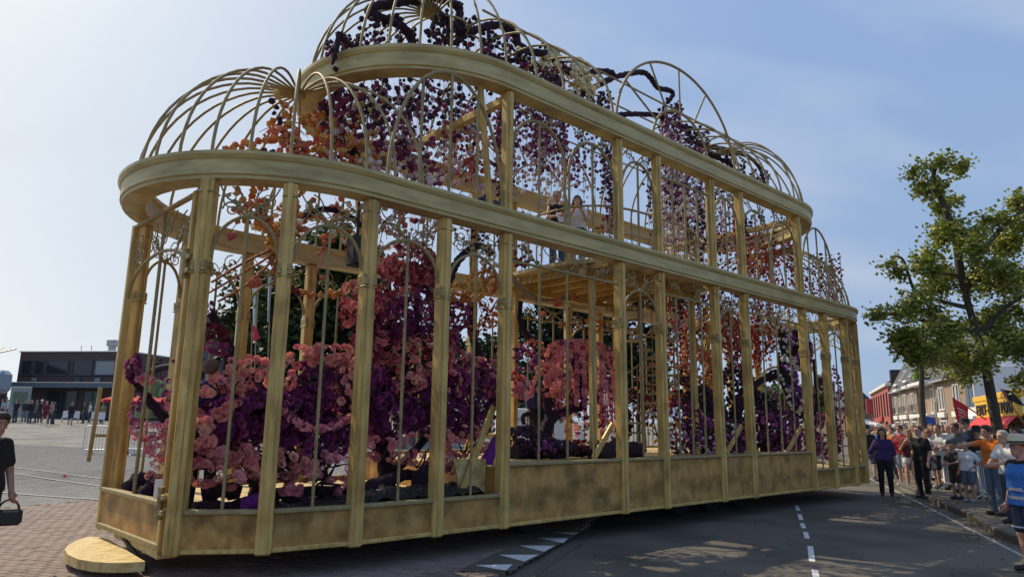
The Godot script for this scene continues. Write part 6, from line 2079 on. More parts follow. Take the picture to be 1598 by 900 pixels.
func street_tree(called: String, label: String, base: Vector3, depth: float, trunk: Array, limbs: Array, clumps: Array, tones: Array, r0: float, leaf := 0.5) -> void:
	# bearings of trunk, limbs and clumps are surveyed at the tree's own distance; clumps: [x, y, rx, ry, depth offset, number]
	var t := thing(called, label, "tree", base)
	var p := [Vector3.ZERO]
	for q in trunk: p.append(at(q[0], q[1], depth + (q[2] if q.size() > 2 else 0.0)) - base)
	var b := MB.new()
	b.tube(spline(p, 6), r0, r0 * 0.42, 10)
	obj("trunk", b, bark_mat(), t)
	for l in limbs:
		var lp := []
		for q in l[0]: lp.append(at(q[0], q[1], depth + (q[2] if q.size() > 2 else 0.0)) - base)
		var lb := MB.new()
		lb.tube(spline(lp, 6), l[1], l[1] * 0.35, 7)
		obj("limb", lb, bark_mat(), t)
	var cl := []
	for c in clumps:
		var k: float = depth / FOCAL
		cl.append([at(c[0], c[1], depth + c[4]) - base, Vector3(c[2] * k, c[3] * k, (c[2] + c[3]) * 0.5 * k), c[5], leaf])
	crown(t, cl, tones)

# ---------------------------------------------------------------- buildings
func brick_mat(key: String, a: Vector3, c: Vector3, mortar: Vector3) -> StandardMaterial3D:
	# far-off brickwork: courses too small to tell apart one by one
	if mats.has(key): return mats[key]
	var im := Image.create(256, 256, false, Image.FORMAT_RGB8)
	var rs := RandomNumberGenerator.new()
	rs.seed = hash(key)
	im.fill(lin(mortar.x, mortar.y, mortar.z))
	for r in 32:
		for k in 13:
			var t := rs.randf()
			var x := int(k * 21 + (10 if r % 2 else 0)) % 256
			im.fill_rect(Rect2i(x, r * 8, 19, 7), lin(lerpf(a.x, c.x, t), lerpf(a.y, c.y, t), lerpf(a.z, c.z, t)))
	var m := StandardMaterial3D.new()
	m.resource_name = key
	m.albedo_texture = ImageTexture.create_from_image(im)
	m.uv1_triplanar = true
	m.uv1_scale = Vector3(0.4, 0.4, 0.4)
	m.roughness = 0.9
	mats[key] = m
	return m

func glass_dark() -> StandardMaterial3D:
	return plain("window_glass", lin(0.035, 0.04, 0.045), 0.08, 0.0)

func window(f: Node3D, x: float, y: float, w: float, h: float, z: float, frame: Material, mullions := 1, glass: Material = null) -> MeshInstance3D:
	# on a wall facing local +z; x, y the middle
	var fb := MB.new()
	fb.box(Vector3(x, y + h / 2 - 0.05, z + 0.02), Vector3(w, 0.10, 0.10), 0.01)
	fb.box(Vector3(x, y - h / 2 + 0.05, z + 0.04), Vector3(w + 0.08, 0.10, 0.16), 0.01)
	for s in [-1.0, 1.0]: fb.box(Vector3(x + s * (w / 2 - 0.05), y, z + 0.018), Vector3(0.10, h - 0.2, 0.10), 0.01)
	for i in range(1, mullions): fb.box(Vector3(x - w / 2 + w * i / mullions, y, z + 0.012), Vector3(0.07, h - 0.2, 0.08), 0.008)
	var o := obj("window", fb, frame, f)
	var gb := MB.new()
	gb.box(Vector3(x, y, z - 0.02), Vector3(w - 0.15, h - 0.15, 0.03))
	obj("pane", gb, glass if glass else glass_dark(), o)
	return o

func roof_slab(a: Vector3, c: Vector3, d: Vector3, e: Vector3, th: float) -> MB:
	# sloped quad with thickness
	var b := MB.new()
	var n := (c - a).cross(d - a).normalized()
	if n.y < 0: n = -n
	var p := [a, c, d, e]
	var q := []
	for i in p: q.append((i as Vector3) + n * th)
	b.quad(q[0], q[1], q[2], q[3], n)
	b.quad(p[0], p[1], p[2], p[3], -n)
	var mid := (a + c + d + e) / 4.0
	for i in 4:
		var j := (i + 1) % 4
		b.quad(p[i], p[j], q[j], q[i], (p[i] + p[j]) / 2 - mid)
	return b

func build_houses() -> void:
	var cream := plain("cream_paint", lin(0.72, 0.70, 0.64), 0.6)
	var white := plain("white_paint", lin(0.78, 0.78, 0.76), 0.5)
	var slate := noisy("roof_slate", [[0.0, lin(0.045, 0.047, 0.055)], [0.6, lin(0.085, 0.088, 0.098)], [1.0, lin(0.13, 0.13, 0.14)]], 0.05, Vector3(0.6, 0.6, 0.6), 0.8)
	var tan := brick_mat("tan_brick", Vector3(0.25, 0.17, 0.12), Vector3(0.34, 0.24, 0.17), Vector3(0.30, 0.25, 0.20))
	var redw := noisy("red_render", [[0.0, lin(0.32, 0.085, 0.075)], [1.0, lin(0.42, 0.12, 0.105)]], 0.03, Vector3(0.3, 0.3, 0.3), 0.8)
	var gutter := plain("zinc", lin(0.42, 0.43, 0.44), 0.45, 0.3)
	var dark := plain("dark_frame", lin(0.03, 0.03, 0.032), 0.5)
	# the brick terrace: its front runs from a (near corner) to c (far end)
	var a := stand(1510, 640, 53.0)
	var c := stand(1391, 640, 82.0)
	a.y = 0.0; c.y = 0.0
	var along := (c - a)
	var L := along.length()
	along /= L
	# local +x runs towards the near corner so that +z faces the street
	var xdir := -along
	var zdir := xdir.cross(Vector3.UP)
	if zdir.dot(CAM - a) < 0: zdir = -zdir
	var turn := atan2(zdir.x, zdir.z)
	var bays := [["tan brick terrace house with mansard roof nearest the snack bar", 0.0, 0.30], ["tan brick house with balcony and planter in the middle of the terrace", 0.30, 0.54], ["tan brick terrace house with slate mansard and white dormers", 0.54, 0.78], ["farthest narrow tan brick house of the terrace beside the red building", 0.78, 1.0]]
	for i in bays.size():
		var w: float = L * (bays[i][2] - bays[i][1])
		var m: Vector3 = a + along * L * (bays[i][1] + bays[i][2]) * 0.5
		var t := thing("terrace_house", bays[i][0], "house", m + zdir * (-0.35 if i % 2 else 0.0), turn, "tan brick terrace houses")
		var eave := 5.75
		var wb := MB.new()
		wb.box(Vector3(0, eave / 2, -4.0), Vector3(w - 0.02, eave, 8.0))
		obj("wall", wb, tan, t)
		# mansard: steep slope then flat top
		obj("roof", roof_slab(Vector3(-w / 2, eave, 0.35), Vector3(w / 2, eave, 0.35), Vector3(w / 2, eave + 3.3, -1.5), Vector3(-w / 2, eave + 3.3, -1.5), 0.10), slate, t)
		var ro: Node3D = t.get_node("roof")
		obj("roof_top", roof_slab(Vector3(-w / 2, eave + 3.3, -1.5), Vector3(w / 2, eave + 3.3, -1.5), Vector3(w / 2, eave + 3.5, -8.0), Vector3(-w / 2, eave + 3.5, -8.0), 0.10), slate, ro)
		for s in [-1.0, 1.0]:
			var gb := MB.new()
			gb.prism(PackedVector2Array([Vector2(-0.33, eave), Vector2(1.5, eave + 3.3), Vector2(8.0, eave + 3.45), Vector2(8.0, eave)]), 0.14, Transform3D(Basis(Vector3(0, 0, -1), Vector3.UP, Vector3(1, 0, 0)), Vector3(s * (w / 2 - 0.09), 0, 0)))
			obj("gable_edge", gb, white if i != 1 else tan, t)
		var gt := MB.new()
		gt.box(Vector3(0, eave - 0.02, 0.40), Vector3(w, 0.16, 0.20), 0.03)
		obj("gutter", gt, gutter, t)
		var dp := MB.new()
		dp.tube(PackedVector3Array([Vector3(-w / 2 + 0.2, 0.2, 0.12), Vector3(-w / 2 + 0.2, eave, 0.12)]), 0.06, 0.06, 8)
		obj("downpipe", dp, gutter, t)
		# storeys
		var nwin := 2 if w > 6.5 else 1
		for k in nwin:
			var x := -w / 2 + w * (k + 0.5) / nwin
			if i == 1:
				# balcony recess with door
				window(t, x - 0.7, 4.2, 0.9, 2.3, 0.02, white, 1)
				continue
			window(t, x - 0.48, 4.25, 0.75, 2.0, 0.02, white, 1)
			window(t, x + 0.48, 4.25, 0.75, 2.0, 0.02, white, 1)
			var fr := MB.new()
			fr.box(Vector3(x, 2.85, 0.14), Vector3(2.3, 0.45, 0.25), 0.03)
			obj("white_fascia", fr, white, t)
			if i != 0:
				var rl := MB.new()
				rl.tube(PackedVector3Array([Vector3(x - 1.1, 3.95, 0.28), Vector3(x + 1.1, 3.95, 0.28)]), 0.025, 0.025, 6)
				rl.tube(PackedVector3Array([Vector3(x - 1.1, 3.2, 0.28), Vector3(x + 1.1, 3.2, 0.28)]), 0.02, 0.02, 6)
				for q in 9: rl.tube(PackedVector3Array([Vector3(x - 1.1 + q * 0.275, 3.2, 0.28), Vector3(x - 1.1 + q * 0.275, 3.95, 0.28)]), 0.012, 0.012, 5)
				obj("balcony_rail", rl, dark, t)
			window(t, x, 1.45, 2.0, 1.9, 0.02, white, 2)
		# dormer or white bay in the roof
		if i >= 2:
			var db := MB.new()
			db.box(Vector3(0.4, eave + 0.75, -0.35), Vector3(1.9, 0.22, 1.5), 0.03)
			db.box(Vector3(0.4, eave + 0.1, 0.25), Vector3(2.3, 0.3, 0.5), 0.03)
			obj("white_ledge", db, white, t)
			var sk := MB.new()
			for s in [-0.45, 0.45]: sk.box(Vector3(0.4 + s, eave + 1.8, -0.50), Vector3(0.6, 1.3, 0.10), 0.01, Basis(Vector3.RIGHT, -0.52))
			obj("roof_window", sk, white, ro)
			var sg := MB.new()
			for s in [-0.45, 0.45]: sg.box(Vector3(0.4 + s, eave + 1.8, -0.46), Vector3(0.46, 1.12, 0.10), 0.0, Basis(Vector3.RIGHT, -0.52))
			obj("roof_pane", sg, glass_dark(), ro)
		# chimneys
		var cb := MB.new()
		cb.box(Vector3(-w / 2 + 0.5, eave + 3.9, -2.2), Vector3(0.8, 2.0, 0.7), 0.03)
		cb.box(Vector3(-w / 2 + 0.5, eave + 4.95, -2.2), Vector3(0.95, 0.14, 0.85), 0.03)
		obj("chimney", cb, cream if i != 0 else tan, ro)
		if i == 1:
			# balcony slab, rail and planter
			var sb := MB.new()
			sb.box(Vector3(0, 2.85, 0.5), Vector3(w - 0.3, 0.3, 1.2), 0.03)
			obj("balcony_slab", sb, white, t)
			var rl := MB.new()
			rl.tube(PackedVector3Array([Vector3(-w / 2 + 0.3, 3.95, 1.05), Vector3(w / 2 - 0.3, 3.95, 1.05)]), 0.03, 0.03, 6)
			for q in 15: rl.tube(PackedVector3Array([Vector3(-w / 2 + 0.3 + q * (w - 0.6) / 14.0, 3.0, 1.05), Vector3(-w / 2 + 0.3 + q * (w - 0.6) / 14.0, 3.95, 1.05)]), 0.012, 0.012, 5)
			obj("balcony_rail", rl, dark, t)
			var sb2 := MB.new(); sb2.box(Vector3(0, 5.85, 0.5), Vector3(w - 0.3, 0.32, 1.3), 0.03)
			obj("upper_balcony_slab", sb2, white, t)
			var op := MB.new(); op.box(Vector3(w * 0.18, 4.1, 0.03), Vector3(1.3, 2.3, 0.08), 0.01)
			obj("balcony_door", op, plain("door_brown", lin(0.16, 0.13, 0.10), 0.7), t)
			var pl := thing("planter_hedge", "bright green leafy planter on the upper terrace balcony", "plant", m + zdir * 0.3 + Vector3(0, 6.02, 0), turn)
			var pbx := MB.new(); pbx.box(Vector3(0, 0.18, 0), Vector3(3.2, 0.36, 0.4), 0.03)
			obj("planter", pbx, dark, pl)
			crown(pl, [[Vector3(-0.8, 0.8, 0), Vector3(0.9, 0.5, 0.35), 70, 0.35], [Vector3(0.8, 0.8, 0), Vector3(0.9, 0.5, 0.35), 70, 0.35]], [Vector3(0.14, 0.26, 0.03), Vector3(0.20, 0.34, 0.05), Vector3(0.10, 0.20, 0.02)], "foliage")
		if i == 0:
			# white glazed bay on the near corner, turned towards the camera
			var bb := MB.new()
			bb.box(Vector3(w / 2 + 1.1, eave / 2 + 0.3, -1.6), Vector3(2.2, eave + 0.6, 3.2), 0.03)
			obj("corner_bay", bb, white, t)
			for q in [[2.0, 4.35], [2.0, 1.3]]:
				var bw := MB.new()
				bw.box(Vector3(w / 2 + 0.62, q[1], 0.02), Vector3(0.85, q[0], 0.06), 0.01)
				bw.box(Vector3(w / 2 + 1.62, q[1], 0.02), Vector3(0.85, q[0], 0.06), 0.01)
				obj("bay_pane", bw, glass_dark(), t)
			var bl := MB.new()
			bl.box(Vector3(w / 2 + 1.1, 2.55, 0.12), Vector3(2.4, 0.25, 0.3), 0.02)
			obj("bay_ledge", bl, white, t)
			for q in [-1.5, -4.5]:
				var sw := MB.new(); sw.box(Vector3(w / 2 + 0.02, 4.2, q - 3.0), Vector3(0.06, 1.8, 1.2), 0.01)
				obj("side_window", sw, glass_dark(), t)
	# red corner building
	var ra := stand(1389, 640, 84.0); var rc := stand(1362, 640, 108.0)
	ra.y = 0; rc.y = 0
	var rl_ := ra.distance_to(rc)
	var rd := (rc - ra).normalized()
	var rz := (-rd).cross(Vector3.UP)
	if rz.dot(CAM - ra) < 0: rz = -rz
	var rt := thing("red_building", "dark red rendered building with tall narrow windows far down the street", "building", (ra + rc) / 2, atan2(rz.x, rz.z))
	var rw := MB.new(); rw.box(Vector3(0, 3.4, -4), Vector3(rl_, 6.8, 8), 0.02)
	obj("wall", rw, redw, rt)
	var cn := MB.new(); cn.box(Vector3(0, 6.9, -3.9), Vector3(rl_ + 0.3, 0.4, 8.4), 0.05)
	obj("cornice", cn, cream, rt)
	var rr := MB.new(); rr.prism(PackedVector2Array([Vector2(-4.2, 7.1), Vector2(4.2, 7.1), Vector2(0, 9.2)]), rl_, Transform3D(Basis(Vector3(0, 0, 1), Vector3.UP, Vector3(-1, 0, 0)), Vector3(0, 0, -4)))
	obj("roof", rr, noisy("red_tile", [[0.0, lin(0.20, 0.07, 0.045)], [1.0, lin(0.32, 0.12, 0.08)]], 0.06, Vector3(0.5, 0.5, 0.5), 0.85), rt)
	for k in 7: window(rt, -rl_ / 2 + rl_ * (k + 0.5) / 7, 4.6, 0.9, 2.9, 0.02, dark, 1)
	for k in 3: window(rt, -rl_ / 2 + rl_ * (k + 0.5) / 3, 1.3, 2.6, 2.4, 0.02, dark, 1)
	var rs := MB.new(); rs.box(Vector3(rl_ * 0.12, 2.85, 0.2), Vector3(3.4, 0.7, 0.2), 0.05)
	obj("shop_board", rs, plain("red_board", lin(0.42, 0.06, 0.06), 0.5), rt)
	var ct := MB.new(); ct.box(Vector3(rl_ / 2 - 0.3, 7.6, -1.0), Vector3(1.2, 2.2, 1.2), 0.04)
	obj("chimney", ct, dark, rt)
	# brown house behind the float's tail
	var ht := thing("far_house", "brown house with dark roof glimpsed beyond the red building", "house", stand(1345, 640, 112.0), 0.5)
	var hw := MB.new(); hw.box(Vector3(0, 2.4, -4), Vector3(9, 4.8, 8), 0.02)
	obj("wall", hw, tan, ht)
	var hr := MB.new(); hr.prism(PackedVector2Array([Vector2(-4.9, 4.7), Vector2(4.9, 4.7), Vector2(0, 7.6)]), 8.4, Transform3D(Basis.IDENTITY, Vector3(0, 0, -4)))
	obj("roof", hr, slate, ht)
	for x in [-2.0, 2.0]: window(ht, x, 2.2, 1.4, 1.6, 0.02, white, 2)
	var sgn := thing("street_sign_board", "red hanging shop sign board with white lettering beside the red building", "sign", stand(1357, 640, 80.0))
	var sg := MB.new(); sg.box(Vector3(0, 4.1, 0), Vector3(0.6, 1.7, 0.2), 0.03); sg.tube(PackedVector3Array([Vector3(0.36, 0, 0), Vector3(0.36, 5.0, 0)]), 0.06, 0.06, 8)
	obj("board", sg, plain("red_board", lin(0.42, 0.06, 0.06), 0.5), sgn)

	# snack bar with its yellow and red sign
	var pa := stand(1536, 640, 36.0); pa.y = 0
	var xd := Vector3(-0.42, 0, 0.91).normalized()
	var st := thing("snack_bar", "snack bar with yellow and red lettered fascia under the tree", "shop", pa, -atan2(xd.z, xd.x))
	var sw := MB.new(); sw.box(Vector3(4.5, 1.2, -3.0), Vector3(8.9, 2.4, 5.8), 0.02)
	obj("wall", sw, plain("dark_wall", lin(0.10, 0.045, 0.04), 0.8), st)
	var yb := MB.new(); yb.box(Vector3(4.5, 2.68, 0.25), Vector3(9.0, 0.80, 0.2), 0.02)
	obj("yellow_fascia", yb, plain("sign_yellow", lin(0.80, 0.46, 0.02), 0.5), st)
	var yt := MB.new(); yt.box(Vector3(4.3, 3.22, 0.20), Vector3(9.6, 0.27, 0.35), 0.02)
	obj("yellow_cap", yt, plain("sign_yellow", lin(0.80, 0.46, 0.02), 0.5), st)
	var rb := MB.new(); rb.quad(Vector3(0, 2.26, 0.40), Vector3(9, 2.26, 0.40), Vector3(9, 1.90, 0.75), Vector3(0, 1.90, 0.75), Vector3(0, 0.6, 1)); rb.box(Vector3(4.5, 2.255, 0.3), Vector3(9.0, 0.04, 0.24)); rb.box(Vector3(4.5, 1.83, 0.75), Vector3(9.0, 0.14, 0.03))
	obj("red_awning", rb, plain("awning_red", lin(0.62, 0.03, 0.035), 0.7), st)
	var tm := TextMesh.new()
	tm.text = "FRIT-HANTOU"
	var fnt := SystemFont.new(); fnt.font_names = PackedStringArray(["Droid Sans"]); fnt.font_weight = 700
	tm.font = fnt; tm.font_size = 96; tm.pixel_size = 0.0085; tm.depth = 0.04
	var tx := obj("lettering", tm, plain("sign_black", lin(0.02, 0.015, 0.012), 0.5), st, Transform3D(Basis.IDENTITY.scaled(Vector3(1.5, 0.85, 1)), Vector3(4.4, 2.66, 0.38)))
	for x in [1.2, 3.2, 5.2, 7.2]:
		window(st, x, 1.25, 1.7, 1.4, -0.09, plain("dark_frame", lin(0.03, 0.03, 0.032), 0.5), 1)

	# dark brick block at the far side of the square
	var la := stand(18, 640, 71.0); var lc := stand(290, 640, 68.0)
	var lw := la.distance_to(lc)
	var ld := (lc - la).normalized()
	var lt := thing("flat_roofed_building", "two-storey dark brick building with flat roof and grey canopy across the square", "building", Vector3(la.x, rise(la.x, la.z) - 0.1, la.z), -atan2(ld.z, ld.x))
	var db := brick_mat("dark_brick", Vector3(0.085, 0.05, 0.048), Vector3(0.13, 0.075, 0.07), Vector3(0.10, 0.085, 0.08))
	var lb := MB.new(); lb.box(Vector3(lw * 0.32, 3.35, -5.0), Vector3(lw * 0.64, 6.7, 10.0), 0.02)
	obj("wall", lb, db, lt)
	var lp := MB.new(); lp.box(Vector3(lw * 0.32, 6.76, -5.0), Vector3(lw * 0.64 + 0.2, 0.14, 10.2), 0.02)
	obj("parapet", lp, gutter, lt)
	var cp := MB.new(); cp.box(Vector3(lw * 0.34, 3.25, 0.9), Vector3(lw * 0.60, 0.55, 1.8), 0.03)
	obj("canopy", cp, plain("canopy_blue_grey", lin(0.10, 0.13, 0.16), 0.5), lt)
	var pale := plain("pale_blind", lin(0.30, 0.31, 0.31), 0.5)
	var fw := plain("grey_frame", lin(0.07, 0.075, 0.08), 0.5)
	var xs := [[0.4, 1.3], [1.9, 1.2], [3.3, 2.6], [6.3, 2.4], [8.9, 2.4], [11.8, 2.4], [14.4, 2.2]]
	var ei := 0
	for q in xs:
		if q[0] + q[1] < lw * 0.64: window(lt, q[0] + q[1] / 2, 5.1, q[1], 1.6, 0.03, fw, 1, pale if ei == 4 else null)
		ei += 1
	for q in [[1.6, 1.0], [6.0, 2.0], [8.5, 1.8], [10.9, 2.2], [13.8, 1.8]]:
		if q[0] + q[1] < lw * 0.64: window(lt, q[0] + q[1] / 2, 3.95 - 0.05, 0.9, 0.55, 0.03, fw, 1, pale if ei % 2 else null)
		ei += 1
	for q in [[3.8, 3.6], [8.0, 2.2], [10.4, 3.0], [14.0, 2.0]]:
		if q[0] + q[1] < lw * 0.64: window(lt, q[0] + q[1] / 2, 1.55, q[1], 2.5, 0.03, fw, 2)
	var vt := MB.new(); vt.box(Vector3(8.6, 7.17, -2.5), Vector3(0.55, 0.76, 0.55), 0.02); vt.box(Vector3(8.6, 7.9, -2.5), Vector3(0.85, 0.7, 0.85), 0.03)
	for x in [6.2, 7.4]:
		var an := MB.new(); an.tube(PackedVector3Array([Vector3(x, 6.8, -1.0), Vector3(x, 7.5, -1.0)]), 0.03, 0.03, 6)
		obj("roof_aerial", an, fw, lt)
	obj("roof_vent", vt, plain("pale_metal", lin(0.42, 0.42, 0.42), 0.5, 0.3), lt)
	# big sloping pale roof at the very left
	var gt2 := thing("hall_roof", "building with pale corrugated sloping roof at the far left edge", "building", stand(-118, 640, 64.0))
	var gw := MB.new(); gw.box(Vector3(-3.1, 2.3, -4), Vector3(9.5, 4.6, 8), 0.02)
	obj("wall", gw, plain("dark_wall_grey", lin(0.07, 0.07, 0.075), 0.8), gt2)
	obj("roof", roof_slab(Vector3(-8, 4.6, 1.0), Vector3(1.9, 4.6, 1.0), Vector3(1.9, 7.0, -8), Vector3(-8, 7.0, -8), 0.12), plain("pale_metal", lin(0.42, 0.42, 0.42), 0.5, 0.3), gt2)
	for k in 15:
		var rb2 := MB.new(); rb2.beam(Vector3(-7.8 + k * 0.65, 4.76, 1.0), Vector3(-7.8 + k * 0.65, 7.16, -8), 0.07, 0.07)
		obj("roof_rib", rb2, plain("pale_metal", lin(0.42, 0.42, 0.42), 0.5, 0.3), gt2)
	var bx := thing("vending_booth", "pale blue booth with rounded top at the left edge of the square", "booth", stand(-14, 640, 56.0), 0.1)
	var bb := MB.new(); bb.box(Vector3(-0.9, 3.2, -0.6), Vector3(3.0, 1.9, 1.6), 0.35); bb.box(Vector3(-0.6, 1.0, -0.6), Vector3(0.2, 2.0, 0.2), 0.02); bb.box(Vector3(0.7, 1.0, -0.6), Vector3(0.1, 2.0, 0.1), 0.02)
	obj("cabin", bb, plain("pale_blue", lin(0.25, 0.31, 0.37), 0.5), bx)
	var ps := thing("notice_board", "grey green information poster board beside the dark building", "sign", stand(28, 640, 60.0), 0.1)
	var pb := MB.new(); pb.box(Vector3(0, 1.6, 0), Vector3(1.7, 2.6, 0.12), 0.03); pb.box(Vector3(-0.7, 0.2, 0), Vector3(0.1, 0.5, 0.1)); pb.box(Vector3(0.7, 0.2, 0), Vector3(0.1, 0.5, 0.1))
	obj("panel", pb, plain("poster_grey", lin(0.28, 0.32, 0.32), 0.5), ps)
	var pb2 := MB.new(); pb2.box(Vector3(0, 1.9, 0.07), Vector3(1.2, 1.1, 0.03), 0.01)
	obj("poster", pb2, plain("poster_green", lin(0.12, 0.18, 0.13), 0.5), ps)
	# tall grey block behind the front posts
	var tb := thing("grey_office", "tall grey glazed building partly hidden behind the float's front", "building", stand(318, 640, 62.0), 0.2)
	var tw := MB.new(); tw.box(Vector3(0, 5.0, -3), Vector3(2.6, 10.0, 6), 0.03)
	obj("wall", tw, plain("office_grey", lin(0.10, 0.11, 0.12), 0.6), tb)
	for k in 3:
		for j in 2: window(tb, -0.65 + j * 1.3, 2.0 + k * 3.0, 1.0, 2.2, 0.03, fw, 1)

# ---------------------------------------------------------------- street furniture and the like
func barrier(label: String, at_: Vector3, facing: float, rot_tilt := 0.0) -> Node3D:
	var t := thing("crowd_barrier", label, "barrier", at_, deg_to_rad(facing), "steel crowd barriers")
	var steel := plain("barrier_steel", lin(0.62, 0.63, 0.64), 0.4, 0.3)
	var b := MB.new()
	var fr := [Vector3(-1.05, 0.22, 0), Vector3(-1.05, 1.04, 0), Vector3(-0.98, 1.1, 0), Vector3(0.98, 1.1, 0), Vector3(1.05, 1.04, 0), Vector3(1.05, 0.22, 0), Vector3(-1.05, 0.22, 0)]
	b.tube(PackedVector3Array(fr), 0.023, 0.023, 7)
	obj("frame", b, steel, t)
	var bar := MB.new()
	bar.tube(PackedVector3Array([Vector3(0, 0.22, 0), Vector3(0, 1.1, 0)]), 0.011, 0.011, 5)
	var bm := bar.mesh()
	for i in 18: obj("bar", bm, steel, t, Transform3D(Basis.IDENTITY, Vector3(-0.95 + i * 0.112, 0, 0)))
	for x in [-0.75, 0.75]:
		var fb := MB.new()
		fb.tube(PackedVector3Array([Vector3(x, 0.22, 0), Vector3(x, 0.03, 0.30)]), 0.018, 0.018, 6)
		fb.tube(PackedVector3Array([Vector3(x, 0.22, 0), Vector3(x, 0.03, -0.30)]), 0.018, 0.018, 6)
		obj("foot", fb, steel, t)
	return t

func parasol(label: String, at_: Vector3, r: float, h: float, c: Vector3) -> void:
	var t := thing("parasol", label, "parasol", at_, 0.3, "parasols on the square" if c.x > c.y * 3 else "")
	var p := MB.new(); p.tube(PackedVector3Array([Vector3(0, 0, 0), Vector3(0, h, 0)]), 0.03, 0.03, 8)
	obj("pole", p, plain("pole_grey", lin(0.3, 0.3, 0.3), 0.5), t)
	var b := MB.new()
	for i in 8:
		var a0 := TAU * i / 8; var a1 := TAU * (i + 1) / 8
		var e0 := Vector3(cos(a0) * r, h - r * 0.32, sin(a0) * r); var e1 := Vector3(cos(a1) * r, h - r * 0.32, sin(a1) * r)
		var top := Vector3(0, h, 0)
		b.poly(PackedVector3Array([top, e0, e1]), (e0 + e1) * 0.5 + Vector3(0, 2, 0) - top * 0.5)
		b.quad(e0, e1, e1 + Vector3(0, -0.18, 0), e0 + Vector3(0, -0.18, 0), Vector3(cos((a0 + a1) / 2), 0, sin((a0 + a1) / 2)))
	obj("canopy", b, cloth(c), t)
	var bs := MB.new(); bs.box(Vector3(0, 0.05, 0), Vector3(0.6, 0.1, 0.6), 0.02)
	obj("base", bs, plain("dark_steel", lin(0.018, 0.018, 0.018), 0.7), t)

func banner_flag(called: String, label: String, cat: String, pole: Array, sheet_pts: Array, c: Vector3, pole_r := 0.02, stripes := []) -> Node3D:
	# pole: two places; sheet: outline in order, given rippled thickness
	var base: Vector3 = pole[0]
	var t := thing(called, label, cat, base)
	var p := MB.new(); p.tube(PackedVector3Array([Vector3.ZERO, pole[1] - base]), pole_r, pole_r, 7)
	obj("pole", p, plain("pole_wood", lin(0.30, 0.20, 0.12), 0.6), t)
	var a: Vector3 = sheet_pts[0]; var b_: Vector3 = sheet_pts[1]; var c_: Vector3 = sheet_pts[2]; var d_: Vector3 = sheet_pts[3]
	var n := (b_ - a).cross(d_ - a).normalized()
	var grid := func(u: float, v: float, off: float) -> Vector3:
		return a.lerp(b_, u).lerp(d_.lerp(c_, u), v) - base + n * (0.05 * sin(u * 7.0 + v * 4.0) + off)
	var fb := MB.new()
	for i in 10:
		for j in 10:
			fb.quad(grid.call(i / 10.0, j / 10.0, 0.0), grid.call((i + 1) / 10.0, j / 10.0, 0.0), grid.call((i + 1) / 10.0, (j + 1) / 10.0, 0.0), grid.call(i / 10.0, (j + 1) / 10.0, 0.0), n)
	var fo := obj("cloth", fb, cloth(c), t)
	for s in stripes:
		for sg in [-1.0, 1.0]:
			var sb := MB.new()
			for k in 6:
				var u0 := lerpf(s[0], s[2], k / 6.0); var u1 := lerpf(s[0], s[2], (k + 1) / 6.0)
				sb.quad(grid.call(u0, s[1], sg * 0.008), grid.call(u1, s[1], sg * 0.008), grid.call(u1, s[3], sg * 0.008), grid.call(u0, s[3], sg * 0.008), n * sg)
			obj("print", sb, cloth(s[4]), fo)
	return t

# ---------------------------------------------------------------- everything that stands about
func deg_to(p: Vector3, q: Vector3) -> float:
	return rad_to_deg(atan2(q.x - p.x, q.z - p.z))

